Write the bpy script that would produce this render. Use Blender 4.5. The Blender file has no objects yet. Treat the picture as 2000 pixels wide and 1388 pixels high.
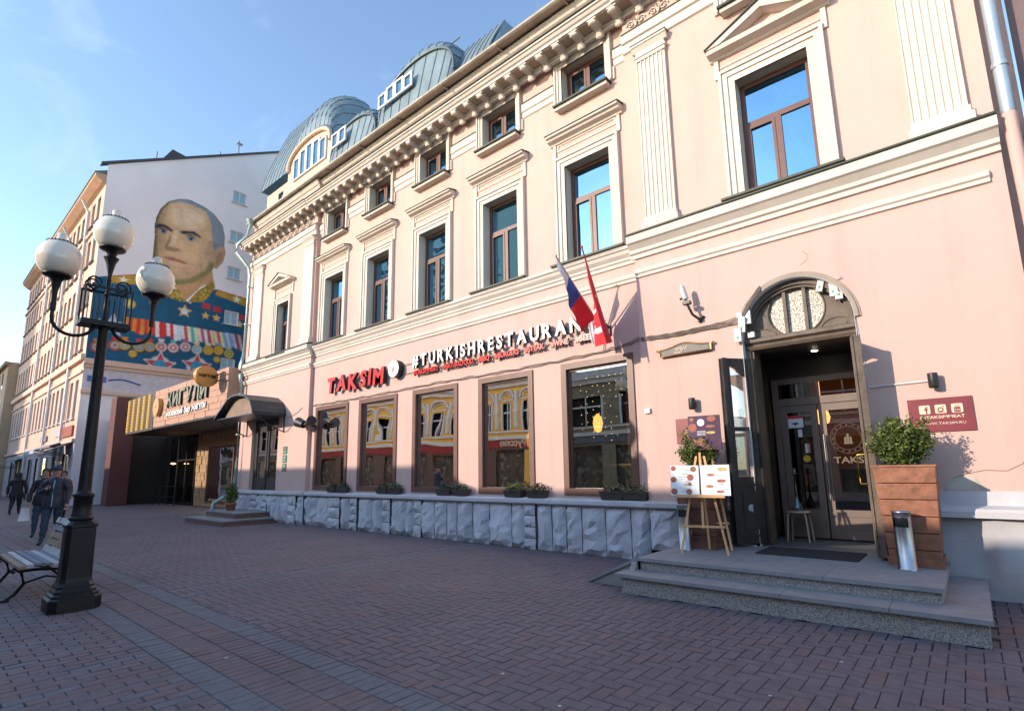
import bpy, math, random
import numpy as np
from mathutils import Matrix, Vector
random.seed(7)
rnd = random.Random(11)
sc = bpy.context.scene
C = sc.collection
R = math.radians
PI = math.pi

# ---------------------------------------------------------------- camera
cam_d = bpy.data.cameras.new('camera')
cam = bpy.data.objects.new('camera', cam_d)
C.objects.link(cam)
cam_d.sensor_width = 36.0
cam_d.lens = 18.47
cam_d.shift_y = 0.02715
cam_d.clip_start = 0.05
cam_d.clip_end = 1500
yaw, pit, rol = R(40.7156), R(9.5076), R(-0.8858)
fw = Vector((-math.sin(yaw), math.cos(yaw), 0)); rt = Vector((math.cos(yaw), math.sin(yaw), 0)); up = Vector((0, 0, 1))
f2 = fw * math.cos(pit) + up * math.sin(pit); u2 = up * math.cos(pit) - fw * math.sin(pit)
r3 = rt * math.cos(rol) + u2 * math.sin(rol); u3 = u2 * math.cos(rol) - rt * math.sin(rol)
cm = Matrix((r3, u3, -f2)).transposed().to_4x4()
cm.translation = Vector((0, -8.28, 1.5))
cam.matrix_world = cm
sc.camera = cam

# ---------------------------------------------------------------- sky, sun, exposure
SUN_AZ, SUN_EL = R(27.5), R(18)          # light travels towards +Y and a little towards +X, low sun
w = bpy.data.worlds.new('World'); sc.world = w; w.use_nodes = True
nt = w.node_tree; nt.nodes.clear()
out = nt.nodes.new('ShaderNodeOutputWorld'); bg = nt.nodes.new('ShaderNodeBackground')
sky = nt.nodes.new('ShaderNodeTexSky'); sky.sky_type = 'NISHITA'; sky.sun_disc = False
sky.sun_elevation = SUN_EL
sky.sun_rotation = PI + SUN_AZ
sky.altitude = 150; sky.air_density = 1.0; sky.dust_density = 0.4; sky.ozone_density = 1.6
bg.inputs['Strength'].default_value = 0.15
# faint wisps of high cloud mixed into the sky colour
wtc = nt.nodes.new('ShaderNodeTexCoord'); wmp = nt.nodes.new('ShaderNodeMapping'); wmp.inputs['Scale'].default_value = (2.2, 4.5, 7.0); wmp.inputs['Rotation'].default_value = (.3, .5, .8)
wnz = nt.nodes.new('ShaderNodeTexNoise'); wnz.inputs['Scale'].default_value = 1.3; wnz.inputs['Detail'].default_value = 9; wnz.inputs['Roughness'].default_value = .62; wnz.inputs['Distortion'].default_value = .6
wmr = nt.nodes.new('ShaderNodeMapRange'); wmr.inputs[1].default_value = .56; wmr.inputs[2].default_value = .85; wmr.inputs[4].default_value = .22
wmx = nt.nodes.new('ShaderNodeMix'); wmx.data_type = 'RGBA'; wmx.inputs[7].default_value = (3.2, 3.6, 4.0, 1)
nt.links.new(wtc.outputs['Generated'], wmp.inputs[0]); nt.links.new(wmp.outputs[0], wnz.inputs['Vector']); nt.links.new(wnz.outputs[0], wmr.inputs[0]); nt.links.new(wmr.outputs[0], wmx.inputs[0]); nt.links.new(sky.outputs[0], wmx.inputs[6])
nt.links.new(wmx.outputs[2], bg.inputs[0]); nt.links.new(bg.outputs[0], out.inputs[0])
sl = bpy.data.lights.new('sun', 'SUN'); sl.energy = 2.0; sl.angle = R(0.53); sl.color = (1.0, 0.83, 0.66)
so = bpy.data.objects.new('sun', sl); C.objects.link(so)
sd = Vector((math.sin(SUN_AZ) * math.cos(SUN_EL), math.cos(SUN_AZ) * math.cos(SUN_EL), -math.sin(SUN_EL)))
so.rotation_euler = sd.to_track_quat('-Z', 'Y').to_euler(); so.location = (-20, -40, 25)
sc.view_settings.view_transform = 'Standard'; sc.view_settings.look = 'None'
sc.view_settings.exposure = 1.42; sc.view_settings.gamma = 1.0; sc.view_settings.use_curve_mapping = False
sc.render.engine = 'CYCLES'
sc.cycles.use_denoising = True
sc.cycles.max_bounces = 7; sc.cycles.transparent_max_bounces = 12
sc.cycles.sample_clamp_indirect = 6

# ---------------------------------------------------------------- helpers
class MB:
    """collects faces; build() links them as ONE mesh object"""
    def __init__(s): s.v = []; s.f = []; s.m = []; s.sm = []
    def add(s, vs, fs, m=0, sm=False):
        o = len(s.v); s.v += [tuple(p) for p in vs]
        for f in fs: s.f.append(tuple(i + o for i in f)); s.m.append(m); s.sm.append(sm)
        return s
    def box(s, x0, x1, y0, y1, z0, z1, m=0):
        return s.add([(x0,y0,z0),(x1,y0,z0),(x1,y1,z0),(x0,y1,z0),(x0,y0,z1),(x1,y0,z1),(x1,y1,z1),(x0,y1,z1)],
                     [(0,3,2,1),(4,5,6,7),(0,1,5,4),(1,2,6,5),(2,3,7,6),(3,0,4,7)], m)
    def quad(s, a, b, c, d, m=0): return s.add([a,b,c,d], [(0,1,2,3)], m)
    def extr(s, poly, fn0, fn1, m=0, caps=True, sm=False):
        n = len(poly); vs = [fn0(*p) for p in poly] + [fn1(*p) for p in poly]
        s.add(vs, [(i, (i+1) % n, n + (i+1) % n, n + i) for i in range(n)], m, sm)
        if caps: s.add(vs, [tuple(range(n))[::-1], tuple(range(n, 2*n))], m)
        return s
    def prx(s, poly, x0, x1, m=0, **k): return s.extr(poly, lambda a, b: (x0, a, b), lambda a, b: (x1, a, b), m, **k)   # poly (y,z)
    def pry(s, poly, y0, y1, m=0, **k): return s.extr(poly, lambda a, b: (a, y0, b), lambda a, b: (a, y1, b), m, **k)   # poly (x,z)
    def prz(s, poly, z0, z1, m=0, **k): return s.extr(poly, lambda a, b: (a, b, z0), lambda a, b: (a, b, z1), m, **k)   # poly (x,y)
    def tube(s, pts, r, n=8, m=0, sm=True, caps=True):
        pts = [Vector(p) for p in pts]; rr = r if isinstance(r, (list, tuple)) else [r] * len(pts)
        rings = []
        for i, p in enumerate(pts):
            a = pts[max(i-1, 0)]; b = pts[min(i+1, len(pts)-1)]; t = (b - a).normalized()
            u = t.cross(Vector((0,0,1)));
            if u.length < 1e-3: u = t.cross(Vector((0,1,0)))
            u.normalize(); v = t.cross(u)
            rings.append([p + (u * math.cos(2*PI*k/n) + v * math.sin(2*PI*k/n)) * rr[i] for k in range(n)])
        vs = [q for rg in rings for q in rg]
        s.add(vs, [(i*n+k, i*n+(k+1) % n, (i+1)*n+(k+1) % n, (i+1)*n+k) for i in range(len(pts)-1) for k in range(n)], m, sm)
        if caps: s.add(rings[0] + rings[-1], [tuple(range(n))[::-1], tuple(range(n, 2*n))], m)
        return s
    def lathe(s, prof, cx=0, cy=0, n=20, m=0, sm=True, cz=0):
        vs = [(cx + r*math.cos(2*PI*k/n), cy + r*math.sin(2*PI*k/n), cz + z) for r, z in prof for k in range(n)]
        s.add(vs, [(i*n+k, i*n+(k+1) % n, (i+1)*n+(k+1) % n, (i+1)*n+k) for i in range(len(prof)-1) for k in range(n)], m, sm)
        s.add(vs[:n] + vs[-n:], [tuple(range(n))[::-1], tuple(range(n, 2*n))], m)
        return s
    def mesh(s, name, mats):
        me = bpy.data.meshes.new(name); me.from_pydata(s.v, [], s.f)
        for m in (mats if isinstance(mats, (list, tuple)) else [mats]): me.materials.append(m)
        me.polygons.foreach_set('material_index', s.m); me.polygons.foreach_set('use_smooth', s.sm)
        me.update(); return me
    def build(s, name, mats, parent=None, **props):
        return link(name, s.mesh(name, mats), parent, **props)

def wloc(o):
    v = Vector((0, 0, 0))
    while o is not None: v += o.location; o = o.parent
    return v
def link(name, me, parent=None, at=None, local=False, **props):
    o = bpy.data.objects.new(name, me); C.objects.link(o)
    if parent is not None:
        o.parent = parent
        if at is not None: o.location = Vector(at) - (Vector((0,0,0)) if local else wloc(parent))
        elif not local: o.location = -wloc(parent)
    elif at is not None: o.location = at
    for k, v in props.items(): o[k] = v
    return o
def thing(name, label, cat, loc=(0,0,0), rz=0, group=None):
    o = bpy.data.objects.new(name, None); C.objects.link(o); o.location = loc; o.rotation_euler = (0, 0, rz)
    o.empty_display_size = 0.2; o['label'] = label; o['category'] = cat
    if group: o['group'] = group
    return o
KIDS = {}
def dup(o, loc=None, parent=None, label=None, rz=None):
    c = o.copy(); C.objects.link(c)
    if parent is not None: c.parent = parent
    if loc is not None: c.location = loc
    if rz is not None: c.rotation_euler = (0, 0, rz)
    if label: c['label'] = label
    for ch in [k for k in o.children]: dup(ch, parent=c)
    return c

def nodes(m):
    m.use_nodes = True; n = m.node_tree; return n, n.nodes['Principled BSDF']
def mat(name, col, rough=0.7, var=0.12, scale=3.0, bump=0.0, bscale=60, metal=0.0, dirt=0.0, emit=None, est=0, spec=0.5, coat=0, world=False, streak=0.0, big=0.0):
    """procedural material: base colour broken up by two noises, fine bump, optional blotches of grime"""
    m = bpy.data.materials.new(name); n, b = nodes(m)
    b.inputs['Roughness'].default_value = rough; b.inputs['Metallic'].default_value = metal
    b.inputs['Specular IOR Level'].default_value = spec
    if coat: b.inputs['Coat Weight'].default_value = coat
    tc = n.nodes.new('ShaderNodeTexCoord'); nz = n.nodes.new('ShaderNodeTexNoise')
    if world:
        ge = n.nodes.new('ShaderNodeNewGeometry'); tc = type('_T', (), {'outputs': {'Object': ge.outputs['Position']}})
    nz.inputs['Scale'].default_value = scale; nz.inputs['Detail'].default_value = 6
    n.links.new(tc.outputs['Object'], nz.inputs['Vector'])
    mx = n.nodes.new('ShaderNodeMix'); mx.data_type = 'RGBA'
    mx.inputs[6].default_value = (*[c * (1 - var) for c in col], 1); mx.inputs[7].default_value = (*[min(1, c * (1 + var)) for c in col], 1)
    rp = n.nodes.new('ShaderNodeMapRange'); rp.inputs[1].default_value = .3; rp.inputs[2].default_value = .7
    n.links.new(nz.outputs[0], rp.inputs[0]); n.links.new(rp.outputs[0], mx.inputs[0]); last = mx.outputs[2]
    if dirt:
        n2 = n.nodes.new('ShaderNodeTexNoise'); n2.inputs['Scale'].default_value = scale * .35; n2.inputs['Detail'].default_value = 9; n2.inputs['Roughness'].default_value = .68
        n.links.new(tc.outputs['Object'], n2.inputs['Vector'])
        r2 = n.nodes.new('ShaderNodeMapRange'); r2.inputs[1].default_value = .52; r2.inputs[2].default_value = .75; r2.inputs[4].default_value = dirt
        n.links.new(n2.outputs[0], r2.inputs[0])
        m2 = n.nodes.new('ShaderNodeMix'); m2.data_type = 'RGBA'; m2.inputs[7].default_value = (col[0]*.42, col[1]*.42, col[2]*.42, 1)
        n.links.new(r2.outputs[0], m2.inputs[0]); n.links.new(last, m2.inputs[6]); last = m2.outputs[2]
    for amt, vs_, lo, hi in ((streak, (2.6, 2.6, .16), .5, .78), (big, (.55, .55, .55), .42, .66)):
        if amt:
            mp = n.nodes.new('ShaderNodeMapping'); mp.inputs['Scale'].default_value = vs_; n3 = n.nodes.new('ShaderNodeTexNoise'); n3.inputs['Scale'].default_value = 1; n3.inputs['Detail'].default_value = 8; n3.inputs['Roughness'].default_value = .6
            n.links.new(tc.outputs['Object'], mp.inputs[0]); n.links.new(mp.outputs[0], n3.inputs['Vector']); r3 = n.nodes.new('ShaderNodeMapRange'); r3.inputs[1].default_value = lo; r3.inputs[2].default_value = hi; r3.inputs[4].default_value = amt; n.links.new(n3.outputs[0], r3.inputs[0])
            m3 = n.nodes.new('ShaderNodeMix'); m3.data_type = 'RGBA'; m3.inputs[7].default_value = (col[0]*.62, col[1]*.62, col[2]*.66, 1); n.links.new(r3.outputs[0], m3.inputs[0]); n.links.new(last, m3.inputs[6]); last = m3.outputs[2]
    n.links.new(last, b.inputs['Base Color'])
    if bump:
        nb = n.nodes.new('ShaderNodeTexNoise'); nb.inputs['Scale'].default_value = bscale; nb.inputs['Detail'].default_value = 5
        n.links.new(tc.outputs['Object'], nb.inputs['Vector'])
        bp = n.nodes.new('ShaderNodeBump'); bp.inputs['Strength'].default_value = bump; bp.inputs['Distance'].default_value = .02
        n.links.new(nb.outputs[0], bp.inputs['Height']); n.links.new(bp.outputs[0], b.inputs['Normal'])
    if emit: b.inputs['Emission Color'].default_value = (*emit, 1); b.inputs['Emission Strength'].default_value = est
    return m
def glassy(name, refl, tint, wav=0.0, ws=1.2, rtint=(1, 1, 1)):
    """coated window glass: mirror share + see-through share, with slow waviness"""
    m = bpy.data.materials.new(name); m.use_nodes = True; n = m.node_tree; n.nodes.clear()
    o = n.nodes.new('ShaderNodeOutputMaterial'); mx = n.nodes.new('ShaderNodeMixShader'); g = n.nodes.new('ShaderNodeBsdfGlossy'); t = n.nodes.new('ShaderNodeBsdfTransparent')
    g.inputs['Roughness'].default_value = .0; g.inputs['Color'].default_value = (*rtint, 1); t.inputs['Color'].default_value = (*tint, 1)
    fr = n.nodes.new('ShaderNodeLayerWeight'); fr.inputs['Blend'].default_value = .35
    mr = n.nodes.new('ShaderNodeMapRange'); mr.inputs[3].default_value = refl; mr.inputs[4].default_value = 1.0
    n.links.new(fr.outputs['Fresnel'], mr.inputs[0]); n.links.new(mr.outputs[0], mx.inputs[0])
    n.links.new(t.outputs[0], mx.inputs[1]); n.links.new(g.outputs[0], mx.inputs[2]); n.links.new(mx.outputs[0], o.inputs[0])
    if wav:
        tc = n.nodes.new('ShaderNodeTexCoord'); nz = n.nodes.new('ShaderNodeTexNoise'); nz.inputs['Scale'].default_value = ws; nz.inputs['Detail'].default_value = 1
        bp = n.nodes.new('ShaderNodeBump'); bp.inputs['Strength'].default_value = wav; bp.inputs['Distance'].default_value = .02
        n.links.new(tc.outputs['Object'], nz.inputs['Vector']); n.links.new(nz.outputs[0], bp.inputs['Height']); n.links.new(bp.outputs[0], g.inputs['Normal'])
    return m

def sheet(b, x0, x1, z0, z1, y, holes=(), m=0, axis='y'):
    """wall sheet with rectangular holes; faces towards -Y"""
    xs = sorted({x0, x1} | {h[0] for h in holes} | {h[1] for h in holes}); zs = sorted({z0, z1} | {h[2] for h in holes} | {h[3] for h in holes})
    xs = [x for x in xs if x0 <= x <= x1]; zs = [z for z in zs if z0 <= z <= z1]
    for i in range(len(xs)-1):
        for j in range(len(zs)-1):
            cx, cz = (xs[i]+xs[i+1])/2, (zs[j]+zs[j+1])/2
            if any(h[0] < cx < h[1] and h[2] < cz < h[3] for h in holes): continue
            p = [(xs[i], zs[j]), (xs[i+1], zs[j]), (xs[i+1], zs[j+1]), (xs[i], zs[j+1])]
            b.add([(a, y, c) if axis == 'y' else (y, a, c) for a, c in p], [(0,1,2,3)], m)

_fonts = {}
def text_mesh(s, h, depth=0.0, mats=None, bold=0.0, wfac=1.0, align='LEFT', space=1.0, name='text', width=None, shear=0):
    cu = bpy.data.curves.new('tmp', 'FONT'); cu.body = s; cu.size = 1; cu.extrude = 0; cu.offset = bold; cu.align_x = align
    cu.space_character = space; cu.resolution_u = 3; cu.shear = shear
    cu.extrude = 0.5 if depth else 0
    o = bpy.data.objects.new('tmp', cu); C.objects.link(o)
    bpy.context.view_layer.update()
    me = bpy.data.meshes.new_from_object(o.evaluated_get(bpy.context.evaluated_depsgraph_get()))
    bpy.data.objects.remove(o); bpy.data.curves.remove(cu)
    v = np.empty(len(me.vertices)*3); me.vertices.foreach_get('co', v); v = v.reshape(-1, 3)
    if len(v) == 0: return me, 0
    capk = h / 0.73; x0 = v[:, 0].min(); x1 = v[:, 0].max()
    kx = capk * wfac if width is None else width / max(1e-6, x1 - x0)
    out_ = np.stack([(v[:, 0] - (x0 if align == 'LEFT' else 0)) * kx, -v[:, 2] * depth, v[:, 1] * capk], 1)  # stands upright, faces -Y
    me.vertices.foreach_set('co', out_.ravel()); me.name = name
    if mats:
        ml = mats if isinstance(mats, (list, tuple)) else [mats]
        me.materials.clear()
        for m_ in ml: me.materials.append(m_)
        if len(ml) > 1:
            me.update()
            for p in me.polygons: p.material_index = 0 if p.normal.y < -.5 else 1
        else:
            for p in me.polygons: p.material_index = 0
    me.update()
    return me, (x1 - x0) * kx
# ---------------------------------------------------------------- materials
PINK = mat('pink_stucco', (.62,.425,.365), .85, .06, .55, .3, 45, dirt=.2, streak=.36, big=.32)
WHITE = mat('white_stucco_trim', (.62,.555,.48), .8, .06, 1.5, .15, 50, dirt=.22, streak=.35)
SOFFIT = mat('shaded_soffit_paint', (.40,.31,.22), .85, .1, 3, .1, 40)  # soffit brown with the shade between the modillions put into the colour
GREENM = mat('dark_green_flashing', (.045,.05,.035), .55, .25, 4, .05, 30, metal=.2)
BROWN = mat('brown_window_frame', (.115,.045,.035), .45, .15, 6, .05, 80)
BROWN2 = mat('brown_shop_frame', (.13,.058,.042), .45, .15, 5, .05, 80)
PLINTH = mat('grey_blue_plinth_stone', (.54,.55,.59), .85, .14, 2.5, .6, 16, dirt=.5, world=True, big=.3)
LEDGE = mat('grey_ledge_plaster', (.50,.50,.52), .85, .1, 2, .3, 30, dirt=.3)
ZINC = mat('zinc_downpipe', (.52,.56,.58), .38, .12, 3, .04, 20, metal=.75)
GUTTER = mat('weathered_gutter_metal', (.30,.27,.22), .6, .2, 3, .1, 30, metal=.3)
DARK = mat('dark_interior', (.035,.03,.028), .9, .2, 1)
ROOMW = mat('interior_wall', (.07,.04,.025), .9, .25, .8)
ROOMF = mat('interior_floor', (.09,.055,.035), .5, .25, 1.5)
WINGL = glassy('upper_window_glass', .62, (.30,.36,.42), .3, 1.4, (.30,.60,.84))
SHOPGL = glassy('shop_window_glass', .8, (.55,.6,.6), .12, .9)
SHOPGL2 = glassy('wavy_shop_window_glass', .84, (.5,.55,.55), .5, .8)
SHOPGL3 = glassy('clearer_shop_window_glass', .40, (.7,.76,.76), .1, .9, (.8,.95,1))
DOORGL = glassy('door_glass', .12, (.75,.72,.68), .05)
DOORGL2 = glassy('old_door_glass', .5, (.6,.65,.7), .1)
CURT = mat('lace_curtain', (.6,.6,.6), .9, .3, 12)

B = thing('restaurant_building', 'three storey pink stucco building with white window surrounds and red TAKSIM letters', 'building', (-10, 0, 0))
YM, YR = 0.12, 0.0
XL, XA, XB, XR = -20.6, -15.6, -4.15, 0.72
ZP, ZT = 0.98, 11.42
BIG = [(-15.33,-13.5), (-12.95,-11.2), (-10.55,-8.9), (-8.22,-6.65), (-5.93,-4.36)]
PN = [-14.58, -12.22, -9.86, -7.5, -5.15]
PW, PZ0, PZ1 = .525, 5.6, 7.73
SW, SZ0, SZ1 = .53, 9.1, 10.02
ARX, ARR, ARS = -1.70, .74, 3.5
# walls
b = MB()
holes = [(a, c, 1.04, 3.57) for a, c in BIG] + [(x-PW, x+PW, PZ0, PZ1) for x in PN] + [(x-SW, x+SW, SZ0, SZ1) for x in PN]
sheet(b, XA, XB, ZP, ZT, YM, holes)
for a, c in BIG:   # reveals of the shop windows
    b.quad((a,YM,1.04),(a,YM+.3,1.04),(a,YM+.3,3.57),(a,YM,3.57)); b.quad((c,YM+.3,1.04),(c,YM,1.04),(c,YM,3.57),(c,YM+.3,3.57))
    b.quad((a,YM,3.57),(a,YM+.3,3.57),(c,YM+.3,3.57),(c,YM,3.57)); b.quad((a,YM+.3,1.04),(a,YM,1.04),(c,YM,1.04),(c,YM+.3,1.04))
W6X = -1.665; W0X = -17.72
hr = [(W6X-PW, W6X+PW, 5.72, 7.75), (W6X-SW, W6X+SW, SZ0, SZ1), (ARX-ARR, ARX+ARR, 0, ARS)]
sheet(b, XB, XR, 0, ARS, YR, hr); 
na = 24
arc = [(ARX + ARR*math.cos(PI*k/na), ARS + ARR*math.sin(PI*k/na)) for k in range(na+1)]
ZA = 4.6
for k in range(na):
    (xa, za), (xb, zb) = arc[k], arc[k+1]
    b.quad((xb,YR,zb),(xa,YR,za),(xa,YR,ZA),(xb,YR,ZA))
sheet(b, XB, ARX-ARR, ARS, ZA, YR); sheet(b, ARX+ARR, XR, ARS, ZA, YR)
sheet(b, XB, XR, ZA, ZT, YR, hr)
hl = [(W0X-.42, W0X+.42, 5.6, 7.5), (-19.55,-17.55, .4, 3.45)]
sheet(b, XL, XA, 0, ZT, YR, hl)
b.quad((XA,YR,0),(XA,YM,0),(XA,YM,ZT),(XA,YR,ZT)); b.quad((XB,YM,0),(XB,YR,0),(XB,YR,ZT),(XB,YM,ZT))
b.quad((XR,YR,0),(XR,.35,0),(XR,.35,ZT),(XR,YR,ZT)); b.quad((XR,.35,0),(1.0,.35,0),(1.0,.35,ZT),(XR,.35,ZT))
b.quad((XL,12,0),(XL,YR,0),(XL,YR,ZT),(XL,12,ZT)); b.quad((1.0,.35,0),(1.0,12,0),(1.0,12,ZT),(1.0,.35,ZT)); b.quad((1,12,0),(XL,12,0),(XL,12,ZT),(1,12,ZT))
b.build('wall', PINK, B)
# thin recessed panel line beside the portal bay (raised edge strips)
# rooms behind the glass
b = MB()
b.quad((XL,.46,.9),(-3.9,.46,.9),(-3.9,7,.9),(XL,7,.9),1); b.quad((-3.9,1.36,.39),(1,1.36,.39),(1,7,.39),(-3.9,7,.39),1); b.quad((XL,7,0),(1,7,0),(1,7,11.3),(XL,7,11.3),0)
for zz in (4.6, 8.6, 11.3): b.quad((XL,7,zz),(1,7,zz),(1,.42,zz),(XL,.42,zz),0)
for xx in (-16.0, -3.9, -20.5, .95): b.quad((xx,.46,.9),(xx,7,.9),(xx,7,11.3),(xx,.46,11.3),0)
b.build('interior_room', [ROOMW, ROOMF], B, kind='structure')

LAMPW = mat('lit_pendant_shade', (1,.5,.15), .5, 0, 1, emit=(1,.38,.08), est=1.6); LAMPC = mat('pendant_cord', (.02,.02,.02), .6)
for xx, yy, zz in ((-6.3,2.0,2.54),(-8.6,2.4,2.3)):
    f = MB(); f.lathe([(.02,.22),(.09,.14),(.11,0),(.08,-.16),(.02,-.2)], xx, yy, 12, cz=zz); f.tube([(xx,yy,zz+.2),(xx,yy,4.55)], .006, 4, 1); f.build('pendant_lamp', [LAMPW, LAMPC], B)
f = MB()
for xx in (-5.9,-4.95,-8.3,-10.6,-12.9): f.box(xx,xx+.35,2.6,2.95,.9,4.5)
for xx in (-5.3,-7.4,-9.7,-12.0,-14.4): f.box(xx-.4,xx+.4,1.1,1.7,1.58,1.62); f.box(xx-.03,xx+.03,1.37,1.43,.9,1.58); f.box(xx-.75,xx-.5,1.1,1.6,.9,1.9); f.box(xx+.5,xx+.75,1.1,1.6,.9,1.9)
f.build('interior_furniture', mat('amber_wood_interior', (.40,.22,.08), .6, .3, 2), B, kind='stuff')
# ---- shop windows: frame part > pane
for i, (a, c) in enumerate(BIG):
    f = MB(); t = .12; y0, y1 = YM-.03, YM+.06
    f.box(a, a+t, y0, y1, 1.04, 3.57); f.box(c-t, c, y0, y1, 1.04, 3.57); f.box(a+t, c-t, y0, y1, 3.57-t, 3.57); f.box(a+t, c-t, y0, y1, 1.04, 1.04+.13)
    f.box(a+t, a+t+.035, y1-.02, y1+.05, 1.17, 3.45); f.box(c-t-.035, c-t, y1-.02, y1+.05, 1.17, 3.45); f.box(a+t+.035, c-t-.035, y1-.02, y1+.05, 3.415, 3.45)
    fr = f.build('shop_window_frame', BROWN2, B)
    g = MB(); g.quad((a+t,YM+.07,1.17),(c-t,YM+.07,1.17),(c-t,YM+.07,3.45),(a+t,YM+.07,3.45))
    g.build('pane', SHOPGL2 if i in (1, 2) else SHOPGL3 if i == 4 else SHOPGL, fr)

# ---- window prototypes (local: x centre, wall y = 0, z = 0 at opening bottom)
def win_frame(w_, h_, tr, yy, sash=True):
    f = MB(); t = .075
    f.box(-w_, -w_+t, yy, yy+.06, 0, h_); f.box(w_-t, w_, yy, yy+.06, 0, h_); f.box(-w_+t, w_-t, yy, yy+.06, h_-t, h_); f.box(-w_+t, w_-t, yy, yy+.06, 0, t)
    if tr: f.box(-w_+t, w_-t, yy-.005, yy+.055, tr-.045, tr+.045)
    top = tr-.045 if tr else h_-t
    f.box(-.045, .045, yy-.008, yy+.05, t, top)
    if sash:
        s0, s1 = -w_+t, -.045
        f.box(s0, s0+.045, yy-.02, yy+.03, t, top); f.box(s1-.045, s1, yy-.02, yy+.03, t, top); f.box(s0+.045, s1-.045, yy-.02, yy+.03, top-.045, top); f.box(s0+.045, s1-.045, yy-.02, yy+.03, t, t+.045)
    return f
def panes(w_, h_, tr, yy):
    t = .075; L = []
    top = tr-.045 if tr else h_-t
    L.append((-w_+t, -.045, t, top)); L.append((.045, w_-t, t, top))
    if tr: L.append((-w_+t, w_-t, tr+.045, h_-t))
    for k, (x0, x1, z0, z1) in enumerate(L):
        g = MB(); e = .004*(k-1); g.quad((x0,yy+.02,z0),(x1,yy+.02+e,z0),(x1,yy+.02+e,z1),(x0,yy+.02,z1)); yield g
def architrave(w_, h_, aw, ears=False, top=True):
    f = MB()
    steps = [(0, aw*.45, -.035), (aw*.45, aw*.8, -.06), (aw*.8, aw, -.09)]
    for s0, s1, yy in steps:
        f.box(-w_-s1, -w_-s0, yy, .0, 0, h_+s0); f.box(w_+s0, w_+s1, yy, .0, 0, h_+s0)
        f.box(-w_-s1, w_+s1, yy, .0, h_+s0, h_+s1)
    if ears:
        f.box(-w_-aw-.05, -w_-aw, -.045, 0, h_*.0, h_*.28); f.box(w_+aw, w_+aw+.05, -.045, 0, 0, h_*.28)
    # reveals
    d = .26
    f.quad((-w_,-.035,0),(-w_,d,0),(-w_,d,h_),(-w_,-.035,h_)); f.quad((w_,d,0),(w_,-.035,0),(w_,-.035,h_),(w_,d,h_))
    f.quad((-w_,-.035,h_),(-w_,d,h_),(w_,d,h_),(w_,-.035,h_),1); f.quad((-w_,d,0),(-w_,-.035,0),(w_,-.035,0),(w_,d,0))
    return f
def sill(w_, ext, zz=0):
    f = MB(); f.box(-w_-ext, w_+ext, -.22, .25, zz-.05, zz-.012); f.box(-w_-ext+.03, w_+ext-.03, -.17, 0, zz-.12, zz-.05, 1); return f
def hood(w_, z0):
    f = MB()
    prof = [(0,z0),(-.05,z0),(-.07,z0+.035),(-.16,z0+.06),(-.18,z0+.10),(-.23,z0+.11),(-.23,z0+.15),(0,z0+.19)]
    f.prx(prof, -w_, w_); f.prx([(-.235,z0+.15),(-.25,z0+.165),(0,z0+.225),(0,z0+.19)], -w_-.02, w_+.02, 1)
    # frieze panel
    f.box(-w_+.15, w_-.15, -.02, 0, z0-.16, z0-.13); f.box(-w_+.15, w_-.15, -.02, 0, z0-.035, z0-.005); f.box(-w_+.15,-w_+.19,-.02,0,z0-.13,z0-.035); f.box(w_-.19,w_-.15,-.02,0,z0-.13,z0-.035)
    f.box(-w_+.06, -w_+.13, -.04, 0, z0-.34, z0-.005); f.box(w_-.13, w_-.06, -.04, 0, z0-.34, z0-.005)
    return f
def make_window(x, z0, wy, w_, h_, tr, aw, hoodz=None, ped=False, curtain=False, name='window'):
    fr = link(name, win_frame(w_, h_, tr, .2).mesh(name, BROWN), B, at=(x, wy, z0))
    for g in panes(w_, h_, tr, .2): link('pane', g.mesh('pane', WINGL), fr, local=True)
    link('architrave', architrave(w_, h_, aw, ears=(hoodz is None)).mesh('architrave', [WHITE, SOFFIT]), fr, local=True)
    link('sill', sill(w_, aw+.08 if hoodz is not None else .12).mesh('sill', [GREENM, WHITE]), fr, local=True)
    if hoodz is not None and not ped: link('hood', hood(w_+.33, hoodz).mesh('hood', [WHITE, GREENM]), fr, local=True)
    if ped:
        f = MB(); zz = hoodz; W = w_+.36; A = .52 if w_ > .5 else .42
        f.prx([(0,zz),(-.05,zz),(-.07,zz+.03),(-.2,zz+.05),(-.22,zz+.12),(0,zz+.13)], -W, W)
        for s_ in (-1, 1):
            f.pry([(s_*W,zz+.12),(s_*(W-.24),zz+.12),(0,zz+A-.12),(0,zz+A)][::s_], -.24, 0)
            f.pry([(s_*(W+.02),zz+.12),(s_*W,zz+.12),(0,zz+A),(0,zz+A+.03)][::s_], -.27, 0, 1)
        f.pry([(-W+.24,zz+.12),(W-.24,zz+.12),(0,zz+A-.12)], -.04, 0, 2)
        f.box(-W+.15, W-.15, -.02, 0, zz-.16, zz-.13); f.box(-W+.06, -W+.13, -.04, 0, zz-.34, zz-.005); f.box(W-.13, W-.06, -.04, 0, zz-.34, zz-.005)
        link('pediment', f.mesh('pediment', [WHITE, GREENM, PINK]), fr, local=True)
    if curtain:
        f = MB(); n_ = 26
        for s_, top_, bot_ in ((1, .95, .25),):
            P = [[((w_-.08) - (i/n_)*.55*(1-(j/12)**1.3*.75), .34+.025*math.sin(i*1.9), h_-.15-(j/12)*(h_-.5)) for i in range(n_+1)] for j in range(13)]
            for j in range(12):
                for i in range(n_): f.add([P[j][i],P[j][i+1],P[j+1][i+1],P[j+1][i]], [(0,1,2,3)], 0, True)
        link('curtain', f.mesh('curtain', CURT), fr, local=True)
    return fr
w1 = make_window(PN[0], PZ0, YM, PW, PZ1-PZ0, 1.42, .22, PZ1-PZ0+.56)
w2 = make_window(PN[0], SZ0, YM, SW, SZ1-SZ0, 0, .16)
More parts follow.
